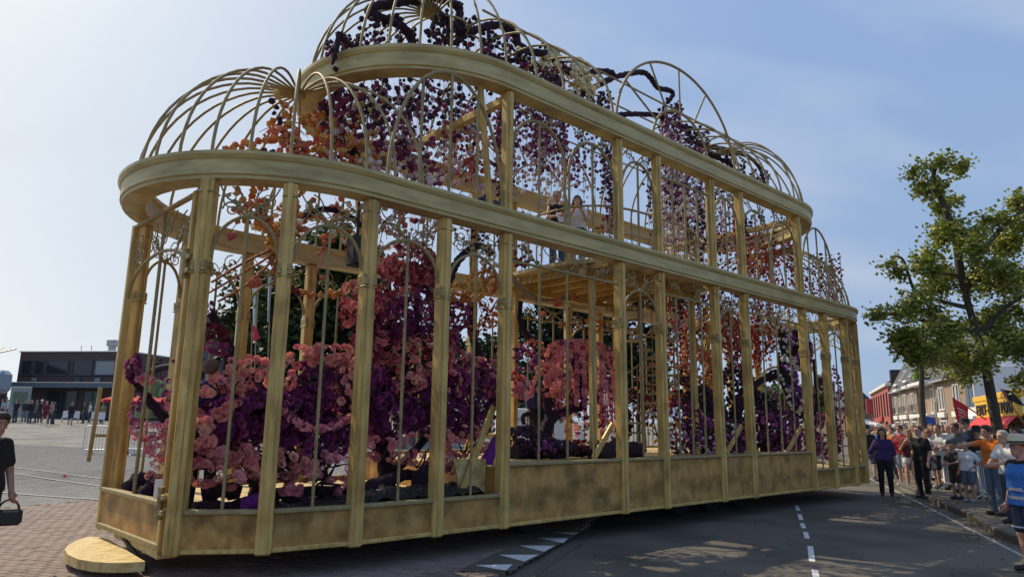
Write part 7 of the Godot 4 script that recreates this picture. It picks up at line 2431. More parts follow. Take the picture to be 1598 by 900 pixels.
func build_trees() -> void:
	# street tree on the right, close enough to show its limbs
	var b := at(1562, 640, 17.0)
	b = Vector3(b.x, 0.12, b.z)
	street_tree("street_tree", "tall sparse olive-green street tree with leaning trunk beside the snack bar", b, 17.0,
		[[1552, 640], [1536, 560], [1512, 475], [1500, 430]],
		[[[[1500, 440], [1494, 380], [1478, 330], [1466, 300], [1458, 270], [1470, 250]], 0.11], [[[1505, 455], [1530, 400], [1560, 360], [1600, 325]], 0.10], [[[1510, 480], [1470, 470], [1430, 455], [1410, 405], [1390, 402]], 0.06], [[[1520, 520], [1480, 500], [1440, 500], [1400, 490], [1370, 488]], 0.06], [[[1525, 530], [1570, 480], [1620, 450]], 0.08], [[[1500, 430], [1440, 420], [1430, 395]], 0.04]],
		[[1452, 262, 20, 9, 0, 26], [1502, 262, 16, 10, 0, 26], [1478, 250, 12, 8, 0, 12], [1448, 305, 18, 12, 0, 34], [1472, 318, 20, 12, 0.3, 36], [1462, 290, 10, 8, 0, 12],
		[1490, 350, 30, 20, 0, 70], [1462, 365, 16, 14, 0.4, 30], [1520, 375, 26, 22, -0.5, 70], [1556, 340, 24, 14, 0, 40], [1585, 312, 20, 12, 0, 40], [1570, 380, 34, 26, 0.5, 90], [1600, 350, 24, 20, 0, 50], [1450, 412, 26, 22, -0.4, 70], [1500, 420, 40, 26, 0.6, 110], [1545, 430, 36, 26, -0.6, 110], [1590, 440, 34, 30, 0.3, 110],
		[1391, 408, 8, 10, 0, 12], [1404, 425, 9, 8, 0, 12], [1368, 488, 12, 8, 0, 20], [1400, 482, 22, 14, 0.2, 50], [1430, 480, 24, 20, -0.5, 60], [1400, 512, 18, 12, 0.3, 34], [1425, 520, 26, 16, 0, 60], [1465, 505, 28, 20, -0.8, 76], [1440, 545, 22, 12, 0, 46], [1500, 500, 30, 22, 0.8, 70], [1478, 545, 24, 14, 0.5, 50], [1560, 500, 40, 30, 0.5, 110], [1540, 560, 30, 18, -0.4, 70], [1590, 540, 30, 34, -0.2, 110], [1470, 440, 24, 18, 0.6, 50], [1610, 490, 26, 40, 0.4, 100], [1600, 590, 14, 10, 0, 26], [1515, 570, 16, 10, 0.3, 24]],
		GREEN_OLIVE, 0.145, 0.27)
	var b2 := at(1440, 640, 30.0)
	b2 = Vector3(b2.x, 0.12, b2.z)
	street_tree("street_tree", "straight pole-like street tree trunk with a blue round sign behind the crowd", b2, 30.0,
		[[1440, 640], [1439, 580], [1438, 540]], [[[[1438, 560], [1425, 530], [1415, 510]], 0.06], [[[1438, 550], [1450, 520], [1465, 500]], 0.06]],
		[[1430, 530, 30, 14, 0, 70], [1455, 545, 30, 12, 0.5, 60], [1420, 550, 14, 8, 0, 20], [1480, 560, 24, 10, 0.5, 46], [1500, 585, 20, 10, 0.8, 30]], GREEN_OLIVE, 0.16, 0.5)
	# trees seen through the cage
	var specs := [
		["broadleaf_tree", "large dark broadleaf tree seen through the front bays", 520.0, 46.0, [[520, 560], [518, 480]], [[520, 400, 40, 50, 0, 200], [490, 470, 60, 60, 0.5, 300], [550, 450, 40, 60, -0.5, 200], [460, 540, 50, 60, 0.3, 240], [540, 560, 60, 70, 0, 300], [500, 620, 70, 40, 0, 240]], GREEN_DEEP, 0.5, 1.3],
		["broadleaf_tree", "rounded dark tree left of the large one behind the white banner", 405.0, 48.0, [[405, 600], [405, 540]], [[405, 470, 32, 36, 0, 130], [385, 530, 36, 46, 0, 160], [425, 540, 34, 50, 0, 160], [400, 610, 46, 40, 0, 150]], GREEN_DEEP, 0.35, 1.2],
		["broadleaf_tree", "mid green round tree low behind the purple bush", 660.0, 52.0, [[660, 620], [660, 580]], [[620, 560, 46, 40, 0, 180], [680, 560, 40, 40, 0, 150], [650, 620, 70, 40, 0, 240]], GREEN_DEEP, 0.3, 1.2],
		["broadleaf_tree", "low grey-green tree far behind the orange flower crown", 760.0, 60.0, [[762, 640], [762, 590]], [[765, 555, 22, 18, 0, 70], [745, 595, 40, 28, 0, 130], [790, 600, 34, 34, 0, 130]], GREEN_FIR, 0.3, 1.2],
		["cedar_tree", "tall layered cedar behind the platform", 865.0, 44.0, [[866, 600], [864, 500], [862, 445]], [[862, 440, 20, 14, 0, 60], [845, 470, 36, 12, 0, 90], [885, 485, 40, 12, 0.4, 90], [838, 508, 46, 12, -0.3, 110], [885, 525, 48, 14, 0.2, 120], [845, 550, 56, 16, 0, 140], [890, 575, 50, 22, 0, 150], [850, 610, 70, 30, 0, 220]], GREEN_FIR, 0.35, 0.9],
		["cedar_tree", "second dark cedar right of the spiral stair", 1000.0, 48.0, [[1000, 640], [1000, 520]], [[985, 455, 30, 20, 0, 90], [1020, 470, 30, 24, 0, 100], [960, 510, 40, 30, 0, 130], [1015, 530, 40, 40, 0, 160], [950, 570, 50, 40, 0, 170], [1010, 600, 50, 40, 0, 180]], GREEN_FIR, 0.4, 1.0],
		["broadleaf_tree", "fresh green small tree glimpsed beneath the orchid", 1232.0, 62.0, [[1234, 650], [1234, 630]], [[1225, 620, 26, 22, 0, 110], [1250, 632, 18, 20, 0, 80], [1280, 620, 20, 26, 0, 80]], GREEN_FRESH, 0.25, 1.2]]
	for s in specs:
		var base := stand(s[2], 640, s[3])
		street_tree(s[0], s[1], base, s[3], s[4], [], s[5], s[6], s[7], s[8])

func build_people() -> void:
	# --- the two riders on the platform
	var pa := fl(6.95, 2.0, 4.70)
	person("fair-haired rider in black sleeveless top holding papers on the platform", fl(6.45, 2.1, 4.70), 20, 1.70, {"fine": 1, "pose": "tablet", "woman": true, "sleeve": "none", "top": Vector3(0.015, 0.015, 0.018), "bottom": Vector3(0.06, 0.09, 0.16), "legs": "trousers", "hairstyle": "bun", "hair": Vector3(0.32, 0.18, 0.08)})
	person("dark-haired rider in white T-shirt with waist bag on the platform", pa, -8, 1.70, {"fine": 1, "pose": "phone", "woman": true, "top": Vector3(0.74, 0.73, 0.72), "bottom": Vector3(0.42, 0.36, 0.28), "hairstyle": "long", "hair": Vector3(0.028, 0.016, 0.012)})
	var bag := thing("waist_bag", "black waist bag strapped round the white-shirted rider", "bag", pa, deg_to_rad(-8))
	var bb := MB.new()
	var ring := PackedVector3Array()
	for i in 25: ring.append(Vector3(cos(TAU * i / 24) * 0.19, 0.94 + 0.02 * sin(TAU * i / 24), sin(TAU * i / 24) * 0.14))
	bb.tube(ring, 0.025, 0.025, 6, false)
	obj("strap", bb, plain("bag_black", lin(0.02, 0.02, 0.022), 0.6), bag)
	var bb2 := MB.new(); bb2.box(Vector3(0.03, 0.89, 0.17), Vector3(0.26, 0.16, 0.08), 0.03)
	obj("pouch", bb2, plain("bag_black", lin(0.02, 0.02, 0.022), 0.6), bag)
	var ppr := thing("paper_sheets", "white paper sheets in the hands of the fair-haired rider", "paper", fl(6.45, 2.1, 4.70) + Vector3(0.09, 1.06, 0.30), 0.35)
	var pm := MB.new(); pm.box(Vector3(0, 0, 0), Vector3(0.22, 0.26, 0.012), 0.002, Basis(Vector3.RIGHT, -0.5))
	obj("sheet", pm, plain("paper_white", lin(0.78, 0.76, 0.76), 0.8), ppr)
	# --- people inside and around the front of the float
	person("dark-clothed performer standing inside the float behind the first post", fl(-0.35, 1.25, 0.73), 200, 1.72, {"fine": 1, "pose": "stand", "sleeve": "long", "top": Vector3(0.02, 0.025, 0.09), "bottom": Vector3(0.01, 0.01, 0.012), "hair": Vector3(0.10, 0.055, 0.03)})
	person("purple-shirted helper kneeling by the weeping pink tree", fl(6.2, 2.4, 1.16), 30, 1.65, {"pose": "stand", "woman": true, "sleeve": "long", "top": Vector3(0.06, 0.05, 0.16), "bottom": Vector3(0.02, 0.02, 0.03), "hairstyle": "long"})
	person("crouching dark figure among the violet bushes in the back half", fl(11.6, 2.0, 1.16), 20, 1.70, {"pose": "stand", "sleeve": "long", "top": Vector3(0.02, 0.015, 0.03), "bottom": Vector3(0.02, 0.02, 0.02), "hair": Vector3(0.22, 0.10, 0.05)})
	# --- the man at the left edge with the black bag
	var lm := at(-2, 700, 7.35)
	lm = Vector3(lm.x - 0.12, 0.055, lm.z)
	var man := person("dark-haired man in black T-shirt carrying a black bag at left edge", lm, 62, 1.74, {"fine": 2, "pose": "carry", "top": Vector3(0.014, 0.015, 0.018), "bottom": Vector3(0.02, 0.022, 0.03), "hair": Vector3(0.035, 0.022, 0.015), "hairstyle": "thick", "skin": Vector3(0.40, 0.21, 0.14), "shoe": Vector3(0.02, 0.02, 0.02)})
	var hb := man.transform * (pose("carry").wrl as Vector3) + Vector3(0, -0.10, 0)
	var hbag := thing("hand_bag", "small black bag with curved handle held by the man at left", "bag", hb, deg_to_rad(30))
	var hb1 := MB.new(); hb1.box(Vector3(0, -0.17, 0), Vector3(0.26, 0.17, 0.12), 0.03)
	obj("pouch", hb1, plain("bag_black", lin(0.02, 0.02, 0.022), 0.6), hbag)
	var hp := PackedVector3Array()
	for i in 13: hp.append(Vector3(-cos(PI * i / 12) * 0.09, -0.09 + sin(PI * i / 12) * 0.10, 0))
	var hb2 := MB.new(); hb2.tube(hp, 0.012, 0.012, 6)
	obj("handle", hb2, plain("bag_black", lin(0.02, 0.02, 0.022), 0.6), hbag)

	# --- right: stewards on the road
	person("woman steward in violet blouse and black trousers walking beside the float", Vector3(9.75, 0.02, -18.4), -28, 1.70, {"fine": 2, "pose": "away", "woman": true, "sleeve": "rolled", "top": Vector3(0.05, 0.028, 0.125), "bottom": Vector3(0.012, 0.012, 0.014), "hairstyle": "long", "hair": Vector3(0.05, 0.022, 0.014)})
	person("stocky man in black T-shirt and black trousers standing on the road edge", Vector3(10.34, 0.02, -17.75), -68, 1.76, {"fine": 2, "pose": "stand", "top": Vector3(0.012, 0.012, 0.014), "bottom": Vector3(0.012, 0.012, 0.013), "hairstyle": "crop", "hair": Vector3(0.09, 0.055, 0.035), "skin": Vector3(0.56, 0.32, 0.24)})
	person("man in dark shirt and shorts walking close behind the float's tail", Vector3(11.9, 0.02, -23.4), -10, 1.78, {"fine": 1, "pose": "step", "top": Vector3(0.015, 0.015, 0.02), "bottom": Vector3(0.05, 0.06, 0.10), "legs": "shorts", "cap": Vector3(0.02, 0.02, 0.03)})
	person("man in bright blue jacket half hidden by the violet-bloused woman", Vector3(12.7, 0.02, -24.0), -30, 1.74, {"sleeve": "long", "top": Vector3(0.03, 0.12, 0.42), "bottom": Vector3(0.03, 0.035, 0.06)})
	# hat man
	var hm := Vector3(6.47, 0.02, -8.95)
	var hat_man := person("man with straw hat and blue steward vest at the right edge", hm, -82, 1.60, {"fine": 2, "pose": "stand", "top": Vector3(0.012, 0.012, 0.015), "bottom": Vector3(0.035, 0.045, 0.085), "legs": "shorts", "hairstyle": "crop", "hair": Vector3(0.20, 0.10, 0.06), "skin": Vector3(0.56, 0.27, 0.19)})
	obj("vest", garment_mesh("stand", 2, "vest", "", false), cloth(Vector3(0.035, 0.16, 0.52)), hat_man)
	var stripe := plain("reflective_grey", lin(0.52, 0.53, 0.54), 0.3, 0.2)
	for h in [0.97, 1.08]:
		var rb := MB.new()
		var p := PackedVector3Array()
		for i in 33: p.append(Vector3(cos(TAU * i / 32) * (0.243 - (h - 0.97) * 0.10), h, sin(TAU * i / 32) * (0.146 - (h - 0.97) * 0.05)))
		for i in 32: rb.quad(p[i] + Vector3(0, -0.022, 0), p[i + 1] + Vector3(0, -0.022, 0), p[i + 1] + Vector3(0, 0.022, 0), p[i] + Vector3(0, 0.022, 0), (p[i] + p[i + 1]) * Vector3(1, 0, 1))
		obj("reflective_stripe", rb, stripe, hat_man)
	var tm := TextMesh.new()
	var fnt := SystemFont.new(); fnt.font_names = PackedStringArray(["Droid Sans"])
	tm.text = "C"; tm.font = fnt; tm.font_size = 64; tm.pixel_size = 0.0016; tm.depth = 0.006
	obj("vest_letter", tm, plain("letter_white", lin(0.8, 0.8, 0.8), 0.6), hat_man, Transform3D(Basis(Vector3.UP, PI), Vector3(0.07, 1.30, -0.158)))
	var hat := thing("straw_hat", "cream straw hat with black trim on the blue-vested man's head", "hat", hm + Vector3(0, 1.60 / 1.75 * 1.70, 0), deg_to_rad(-82))
	var straw := noisy("straw", [[0.0, lin(0.30, 0.26, 0.16)], [0.45, lin(0.58, 0.52, 0.36)], [1.0, lin(0.72, 0.66, 0.48)]], 0.12, Vector3(6, 6, 6), 0.9)
	var hl := MB.new()
	hl.lathe(PackedVector2Array([Vector2(0.19, 0.006), Vector2(0.185, -0.006), Vector2(0.105, -0.004), Vector2(0.098, 0.05), Vector2(0.086, 0.105), Vector2(0.06, 0.118), Vector2(0.0, 0.112)]), 28, Vector3(0, 0, 0.012), Basis.from_scale(Vector3(0.92, 1, 1.12)))
	hl.lathe(PackedVector2Array([Vector2(0.105, 0.004), Vector2(0.19, 0.012)]), 28, Vector3(0, 0, 0.012), Basis.from_scale(Vector3(0.92, 1, 1.12)))
	obj("crown", hl, straw, hat)
	var hbd := MB.new()
	hbd.lathe(PackedVector2Array([Vector2(0.1075, 0.0), Vector2(0.1045, 0.028)]), 28, Vector3(0, 0, 0.012), Basis.from_scale(Vector3(0.92, 1, 1.12)))
	obj("hat_band", hbd, plain("hat_band_dark", lin(0.03, 0.028, 0.025), 0.8), hat)
	var cuff := MB.new()
	for s in [-1.0, 1.0]:
		var cp := PackedVector3Array()
		for i in 17: cp.append(Vector3(s * 0.098 + cos(TAU * i / 16) * 0.098, 0.575, 0.016 + sin(TAU * i / 16) * 0.098))
		cuff.tube(cp, 0.014, 0.014, 6, false)
	obj("shorts_cuff", cuff, cloth(Vector3(0.42, 0.46, 0.52)), hat_man)
	var wb := MB.new()
	var wr: Vector3 = pose("stand").wrr
	var wp := PackedVector3Array()
	for i in 17: wp.append(wr + Vector3(cos(TAU * i / 16) * 0.034, 0.015, sin(TAU * i / 16) * 0.034))
	wb.tube(wp, 0.006, 0.006, 5, false)
	obj("bracelet", wb, plain("bag_black", lin(0.02, 0.02, 0.022), 0.6), hat_man)

	# --- crowd on the pavement: [bearing x, head-top y, distance, heading, height, look, label]
	var crowd := [
		[1405, 674, 21.0, -60, 1.80, {"fine": 1, "pose": "phone", "top": Vector3(0.34, 0.02, 0.03), "bottom": Vector3(0.30, 0.36, 0.46), "legs": "shorts", "glasses": true, "shoe": Vector3(0.5, 0.5, 0.5)}, "man in red polo shirt and pale shorts looking over sunglasses"],
		[1392, 678, 22.5, -50, 1.72, {"fine": 1, "pose": "stand", "top": Vector3(0.62, 0.14, 0.03), "bottom": Vector3(0.03, 0.04, 0.07)}, "person in bright orange shirt just behind the violet blouse"],
		[1418, 684, 20.2, -40, 1.68, {"fine": 1, "pose": "phone", "woman": true, "top": Vector3(0.10, 0.02, 0.03), "bottom": Vector3(0.72, 0.72, 0.72), "legs": "short_shorts", "hairstyle": "long", "hair": Vector3(0.30, 0.19, 0.09), "shoe": Vector3(0.7, 0.7, 0.68)}, "long-haired woman in maroon top and white short shorts holding a phone"],
		[1451, 687, 19.0, -50, 1.62, {"fine": 1, "pose": "lean", "woman": true, "top": Vector3(0.42, 0.34, 0.28), "glasses": true, "hairstyle": "long", "hair": Vector3(0.30, 0.17, 0.08), "legs": "shorts"}, "woman with sunglasses leaning on first barrier beside the black-shirted man"],
		[1466, 681, 18.8, -55, 1.74, {"fine": 1, "pose": "lean", "top": Vector3(0.70, 0.72, 0.74), "hairstyle": "crop", "hair": Vector3(0.05, 0.035, 0.025), "legs": "shorts"}, "man in white T-shirt leaning forward on the barrier"],
		[1483, 676, 19.6, -60, 1.76, {"fine": 1, "pose": "lean", "top": Vector3(0.62, 0.62, 0.60), "hairstyle": "bald", "skin": Vector3(0.60, 0.33, 0.25)}, "bald sunburnt man in light shirt behind the barrier"],
		[1495, 675, 18.0, -75, 1.78, {"fine": 1, "pose": "lean", "top": Vector3(0.11, 0.14, 0.18), "hair": Vector3(0.04, 0.026, 0.018), "legs": "shorts"}, "man in blue-grey striped shirt bending over the barrier"],
		[1508, 668, 18.2, -60, 1.86, {"fine": 1, "pose": "cross", "top": Vector3(0.02, 0.026, 0.06), "cap": Vector3(0.03, 0.026, 0.024)}, "tall man in navy shirt with dark cap standing above his neighbours"],
		[1526, 682, 16.4, -45, 1.66, {"fine": 1, "pose": "stand", "top": Vector3(0.02, 0.022, 0.03), "cap": Vector3(0.015, 0.018, 0.03), "bucket": true, "legs": "shorts"}, "youth with dark bucket hat and dark T-shirt behind the children"],
		[1489, 712, 16.2, -70, 1.28, {"fine": 1, "pose": "lean", "top": Vector3(0.04, 0.036, 0.035), "bottom": Vector3(0.05, 0.042, 0.03), "legs": "shorts", "hair": Vector3(0.26, 0.16, 0.08)}, "child in dark clothes climbing at the barrier end"],
		[1508, 704, 15.6, -65, 1.32, {"fine": 1, "pose": "hip", "top": Vector3(0.70, 0.71, 0.73), "bottom": Vector3(0.10, 0.12, 0.16), "legs": "shorts", "hair": Vector3(0.42, 0.29, 0.15), "shoe": Vector3(0.25, 0.25, 0.26)}, "blond boy with white and blue shirt in front of the barrier"],
		[1546, 684, 13.4, -78, 1.70, {"fine": 2, "pose": "point", "top": Vector3(0.72, 0.17, 0.02), "bottom": Vector3(0.10, 0.14, 0.20), "hairstyle": "thick", "hair": Vector3(0.03, 0.018, 0.013)}, "dark-haired youth in orange T-shirt pointing at the float"],
		[1572, 696, 12.2, -80, 1.62, {"fine": 1, "pose": "lean", "top": Vector3(0.72, 0.72, 0.72), "bottom": Vector3(0.05, 0.06, 0.09), "hairstyle": "crop", "hair": Vector3(0.35, 0.33, 0.30)}, "grey-haired person in white sleeve behind the orange youth"],
		[1440, 676, 23.0, -40, 1.80, {"top": Vector3(0.30, 0.28, 0.26), "glasses": true}, "man with raised sunglasses seen over the black-shirted man"],
		[1426, 676, 24.0, -30, 1.74, {"woman": true, "hairstyle": "long", "hair": Vector3(0.36, 0.22, 0.10), "top": Vector3(0.55, 0.42, 0.16)}, "fair-haired woman in mustard top in the second row"],
		[1474, 684, 20.6, -50, 1.70, {"woman": true, "hairstyle": "long", "hair": Vector3(0.04, 0.022, 0.016), "top": Vector3(0.05, 0.05, 0.06)}, "dark long-haired woman between white T-shirt and bald man"],
		[1457, 678, 22.0, -50, 1.74, {"woman": true, "hairstyle": "long", "hair": Vector3(0.045, 0.025, 0.016), "top": Vector3(0.18, 0.10, 0.09)}, "brown-haired woman in the second row near the pole trunk"],
		[1383, 684, 26.0, -20, 1.68, {"woman": true, "hairstyle": "long", "top": Vector3(0.42, 0.20, 0.26)}, "woman in dusty pink far behind the violet blouse"],
		[1371, 682, 28.0, -20, 1.74, {"top": Vector3(0.36, 0.30, 0.16), "cap": Vector3(0.65, 0.62, 0.55)}, "man with pale cap deep in the crowd behind the stewards"],
		[1432, 684, 27.0, -30, 1.68, {"top": Vector3(0.6, 0.58, 0.55)}, "person in white deep in the crowd left of the pole trunk"],
		[1412, 682, 28.0, -30, 1.74, {"top": Vector3(0.1, 0.16, 0.3)}, "person in blue deep in the crowd behind the red polo"],
		[1398, 683, 30.0, -20, 1.72, {"top": Vector3(0.5, 0.46, 0.42), "cap": Vector3(0.6, 0.6, 0.6)}, "person with white cap far back in the crowd"],
		[1590, 690, 15.2, -80, 1.66, {"woman": true, "hairstyle": "long", "top": Vector3(0.60, 0.50, 0.52), "legs": "skirt"}, "woman in pale pink top behind the straw hat"],
		[1537, 690, 19.0, -60, 1.66, {"top": Vector3(0.50, 0.50, 0.48), "hairstyle": "crop", "hair": Vector3(0.4, 0.39, 0.37)}, "grey-haired spectator in light shirt under the leaning trunk"]]
	for c in crowd:
		var p := at(c[0], c[1], c[2])
		person(c[6], Vector3(p.x, 0.125 if c[0] > 1425 or c[2] > 26 else 0.02, p.z), c[3], c[4], c[5])
	# the rows behind them
	var back := [["teal", Vector3(0.05, 0.26, 0.27)], ["lemon", Vector3(0.66, 0.58, 0.20)], ["lavender", Vector3(0.42, 0.36, 0.56)], ["olive", Vector3(0.16, 0.17, 0.06)], ["sky-blue", Vector3(0.26, 0.44, 0.62)], ["burgundy", Vector3(0.20, 0.03, 0.05)], ["cream", Vector3(0.68, 0.62, 0.48)], ["charcoal", Vector3(0.05, 0.05, 0.055)], ["salmon", Vector3(0.66, 0.28, 0.22)], ["mint", Vector3(0.38, 0.58, 0.44)], ["khaki", Vector3(0.30, 0.26, 0.15)], ["royal-blue", Vector3(0.04, 0.08, 0.36)], ["white-and-grey", Vector3(0.52, 0.52, 0.52)], ["peach", Vector3(0.70, 0.44, 0.30)]]
	for i in back.size():
		var p := at(1378 + i * 12.5 + rng.randf_range(-4, 4), 680, 25.0 + rng.randf_range(-2.0, 7.0) - (5.0 if i > 8 else 0.0))
		person("spectator in %s top standing in the back rows of the crowd" % back[i][0], Vector3(p.x, 0.125, p.z), rng.randf_range(-80, -10), rng.randf_range(1.62, 1.84), {"top": back[i][1], "woman": i % 2 == 0, "hairstyle": ["long", "short", "crop"][i % 3], "hair": [Vector3(0.05, 0.03, 0.02), Vector3(0.28, 0.17, 0.08), Vector3(0.12, 0.07, 0.04)][(i * 2) % 3]})
	# balcony couple
	for q in [[1469, 631, "grey-shirted", {"sleeve": "long", "top": Vector3(0.30, 0.32, 0.34), "bottom": Vector3(0.02, 0.025, 0.04), "pose": "lean"}], [1480, 628, "black-shirted", {"top": Vector3(0.015, 0.015, 0.018), "bottom": Vector3(0.02, 0.025, 0.05), "pose": "cross", "hair": Vector3(0.25, 0.15, 0.08)}]]:
		var p := at(q[0], 660, 61.0)
		person("%s spectator standing on the terrace balcony" % q[2], Vector3(p.x, 3.0, p.z), -40, 1.72, q[3])
	# --- across the square on the left
	var far := [
		[24, 640, 55.0, "dark-clothed man at the left end of the group on the square", {"top": Vector3(0.02, 0.02, 0.025)}], [38, 640, 56.0, "man in grey trousers within the group on the square", {"top": Vector3(0.05, 0.05, 0.055), "bottom": Vector3(0.25, 0.25, 0.24)}],
		[47, 640, 54.0, "broad man in black jacket in the middle of the group", {"sleeve": "long", "top": Vector3(0.016, 0.016, 0.02)}], [56, 640, 55.0, "man in black with pale shirt front talking in the group", {"sleeve": "long", "top": Vector3(0.12, 0.12, 0.13)}],
		[63, 640, 56.0, "man with white cap in the group on the square", {"sleeve": "long", "top": Vector3(0.02, 0.02, 0.025), "cap": Vector3(0.7, 0.7, 0.7)}], [71, 640, 51.0, "woman in short dark red dress crossing the square", {"woman": true, "sleeve": "dress", "top": Vector3(0.16, 0.02, 0.025), "legs": "short_shorts", "bottom": Vector3(0.16, 0.02, 0.025), "hairstyle": "long", "hair": Vector3(0.16, 0.08, 0.04), "pose": "step", "shoe": Vector3(0.6, 0.6, 0.6)}],
		[79, 640, 55.0, "person in grey behind the woman in red", {"top": Vector3(0.25, 0.25, 0.26)}], [84, 640, 54.0, "slim dark woman right of the woman in red", {"woman": true, "sleeve": "none", "top": Vector3(0.02, 0.02, 0.02), "hairstyle": "long"}],
		[111, 640, 53.0, "lone man in dark shirt and shorts walking right across the square", {"pose": "step", "top": Vector3(0.02, 0.02, 0.03), "bottom": Vector3(0.04, 0.04, 0.05), "legs": "shorts"}],
		[2, 638, 62.0, "person in pale blue at the far left of the square", {"top": Vector3(0.3, 0.36, 0.5)}], [10, 638, 62.0, "person in white shirt at the far left of the square", {"top": Vector3(0.62, 0.62, 0.64)}], [20, 638, 63.0, "person in red shirt at the far left of the square", {"top": Vector3(0.5, 0.05, 0.06)}],
		[131, 648, 58.0, "seated-height person in black near the white chairs", {"top": Vector3(0.03, 0.03, 0.03)}], [140, 640, 60.0, "person in white near the white chairs", {"top": Vector3(0.6, 0.6, 0.6)}], [150, 640, 60.0, "person in blue near the white chairs", {"top": Vector3(0.06, 0.14, 0.35)}], [160, 640, 60.0, "person in khaki near the white chairs", {"top": Vector3(0.25, 0.2, 0.12)}],
		[200, 640, 27.0, "person in blue jacket standing beyond the gate", {"sleeve": "long", "top": Vector3(0.04, 0.09, 0.22), "bottom": Vector3(0.015, 0.017, 0.025), "fine": 1}], [176, 640, 40.0, "person in red shirt standing left of the gate post", {"top": Vector3(0.4, 0.05, 0.05), "bottom": Vector3(0.03, 0.03, 0.04)}]]
	for q in far:
		var p := stand(q[0], 640, q[2])
		person(q[3], p + Vector3(0, 0.02, 0), rng.randf_range(-90, 90), rng.randf_range(1.66, 1.82), q[4])
	# spectators seen through the cage
	var thru := [[905, 36.0, Vector3(0.6, 0.58, 0.56)], [960, 34.0, Vector3(0.6, 0.6, 0.62)], [820, 38.0, Vector3(0.06, 0.06, 0.08)], [1040, 38.0, Vector3(0.5, 0.46, 0.5)], [1068, 40.0, Vector3(0.5, 0.4, 0.36)], [1160, 44.0, Vector3(0.6, 0.25, 0.2)], [1235, 42.0, Vector3(0.5, 0.22, 0.16)], [1300, 36.0, Vector3(0.3, 0.3, 0.34)], [1330, 40.0, Vector3(0.4, 0.14, 0.12)], [700, 36.0, Vector3(0.3, 0.32, 0.4)], [650, 38.0, Vector3(0.1, 0.1, 0.12)]]
	var names := ["pale-shirted", "white-shirted", "dark-shirted", "lilac-shirted", "beige-shirted", "coral-shirted", "rust-shirted", "grey-shirted", "brick-red-shirted", "slate-blue-shirted", "charcoal-shirted"]
	for i in thru.size():
		var p := stand(thru[i][0], 640, thru[i][1])
		person("%s spectator beyond the float seen through its bars" % names[i], p, rng.randf_range(-60, 60), rng.randf_range(1.62, 1.82), {"top": thru[i][2], "bottom": Vector3(0.05, 0.06, 0.08)})

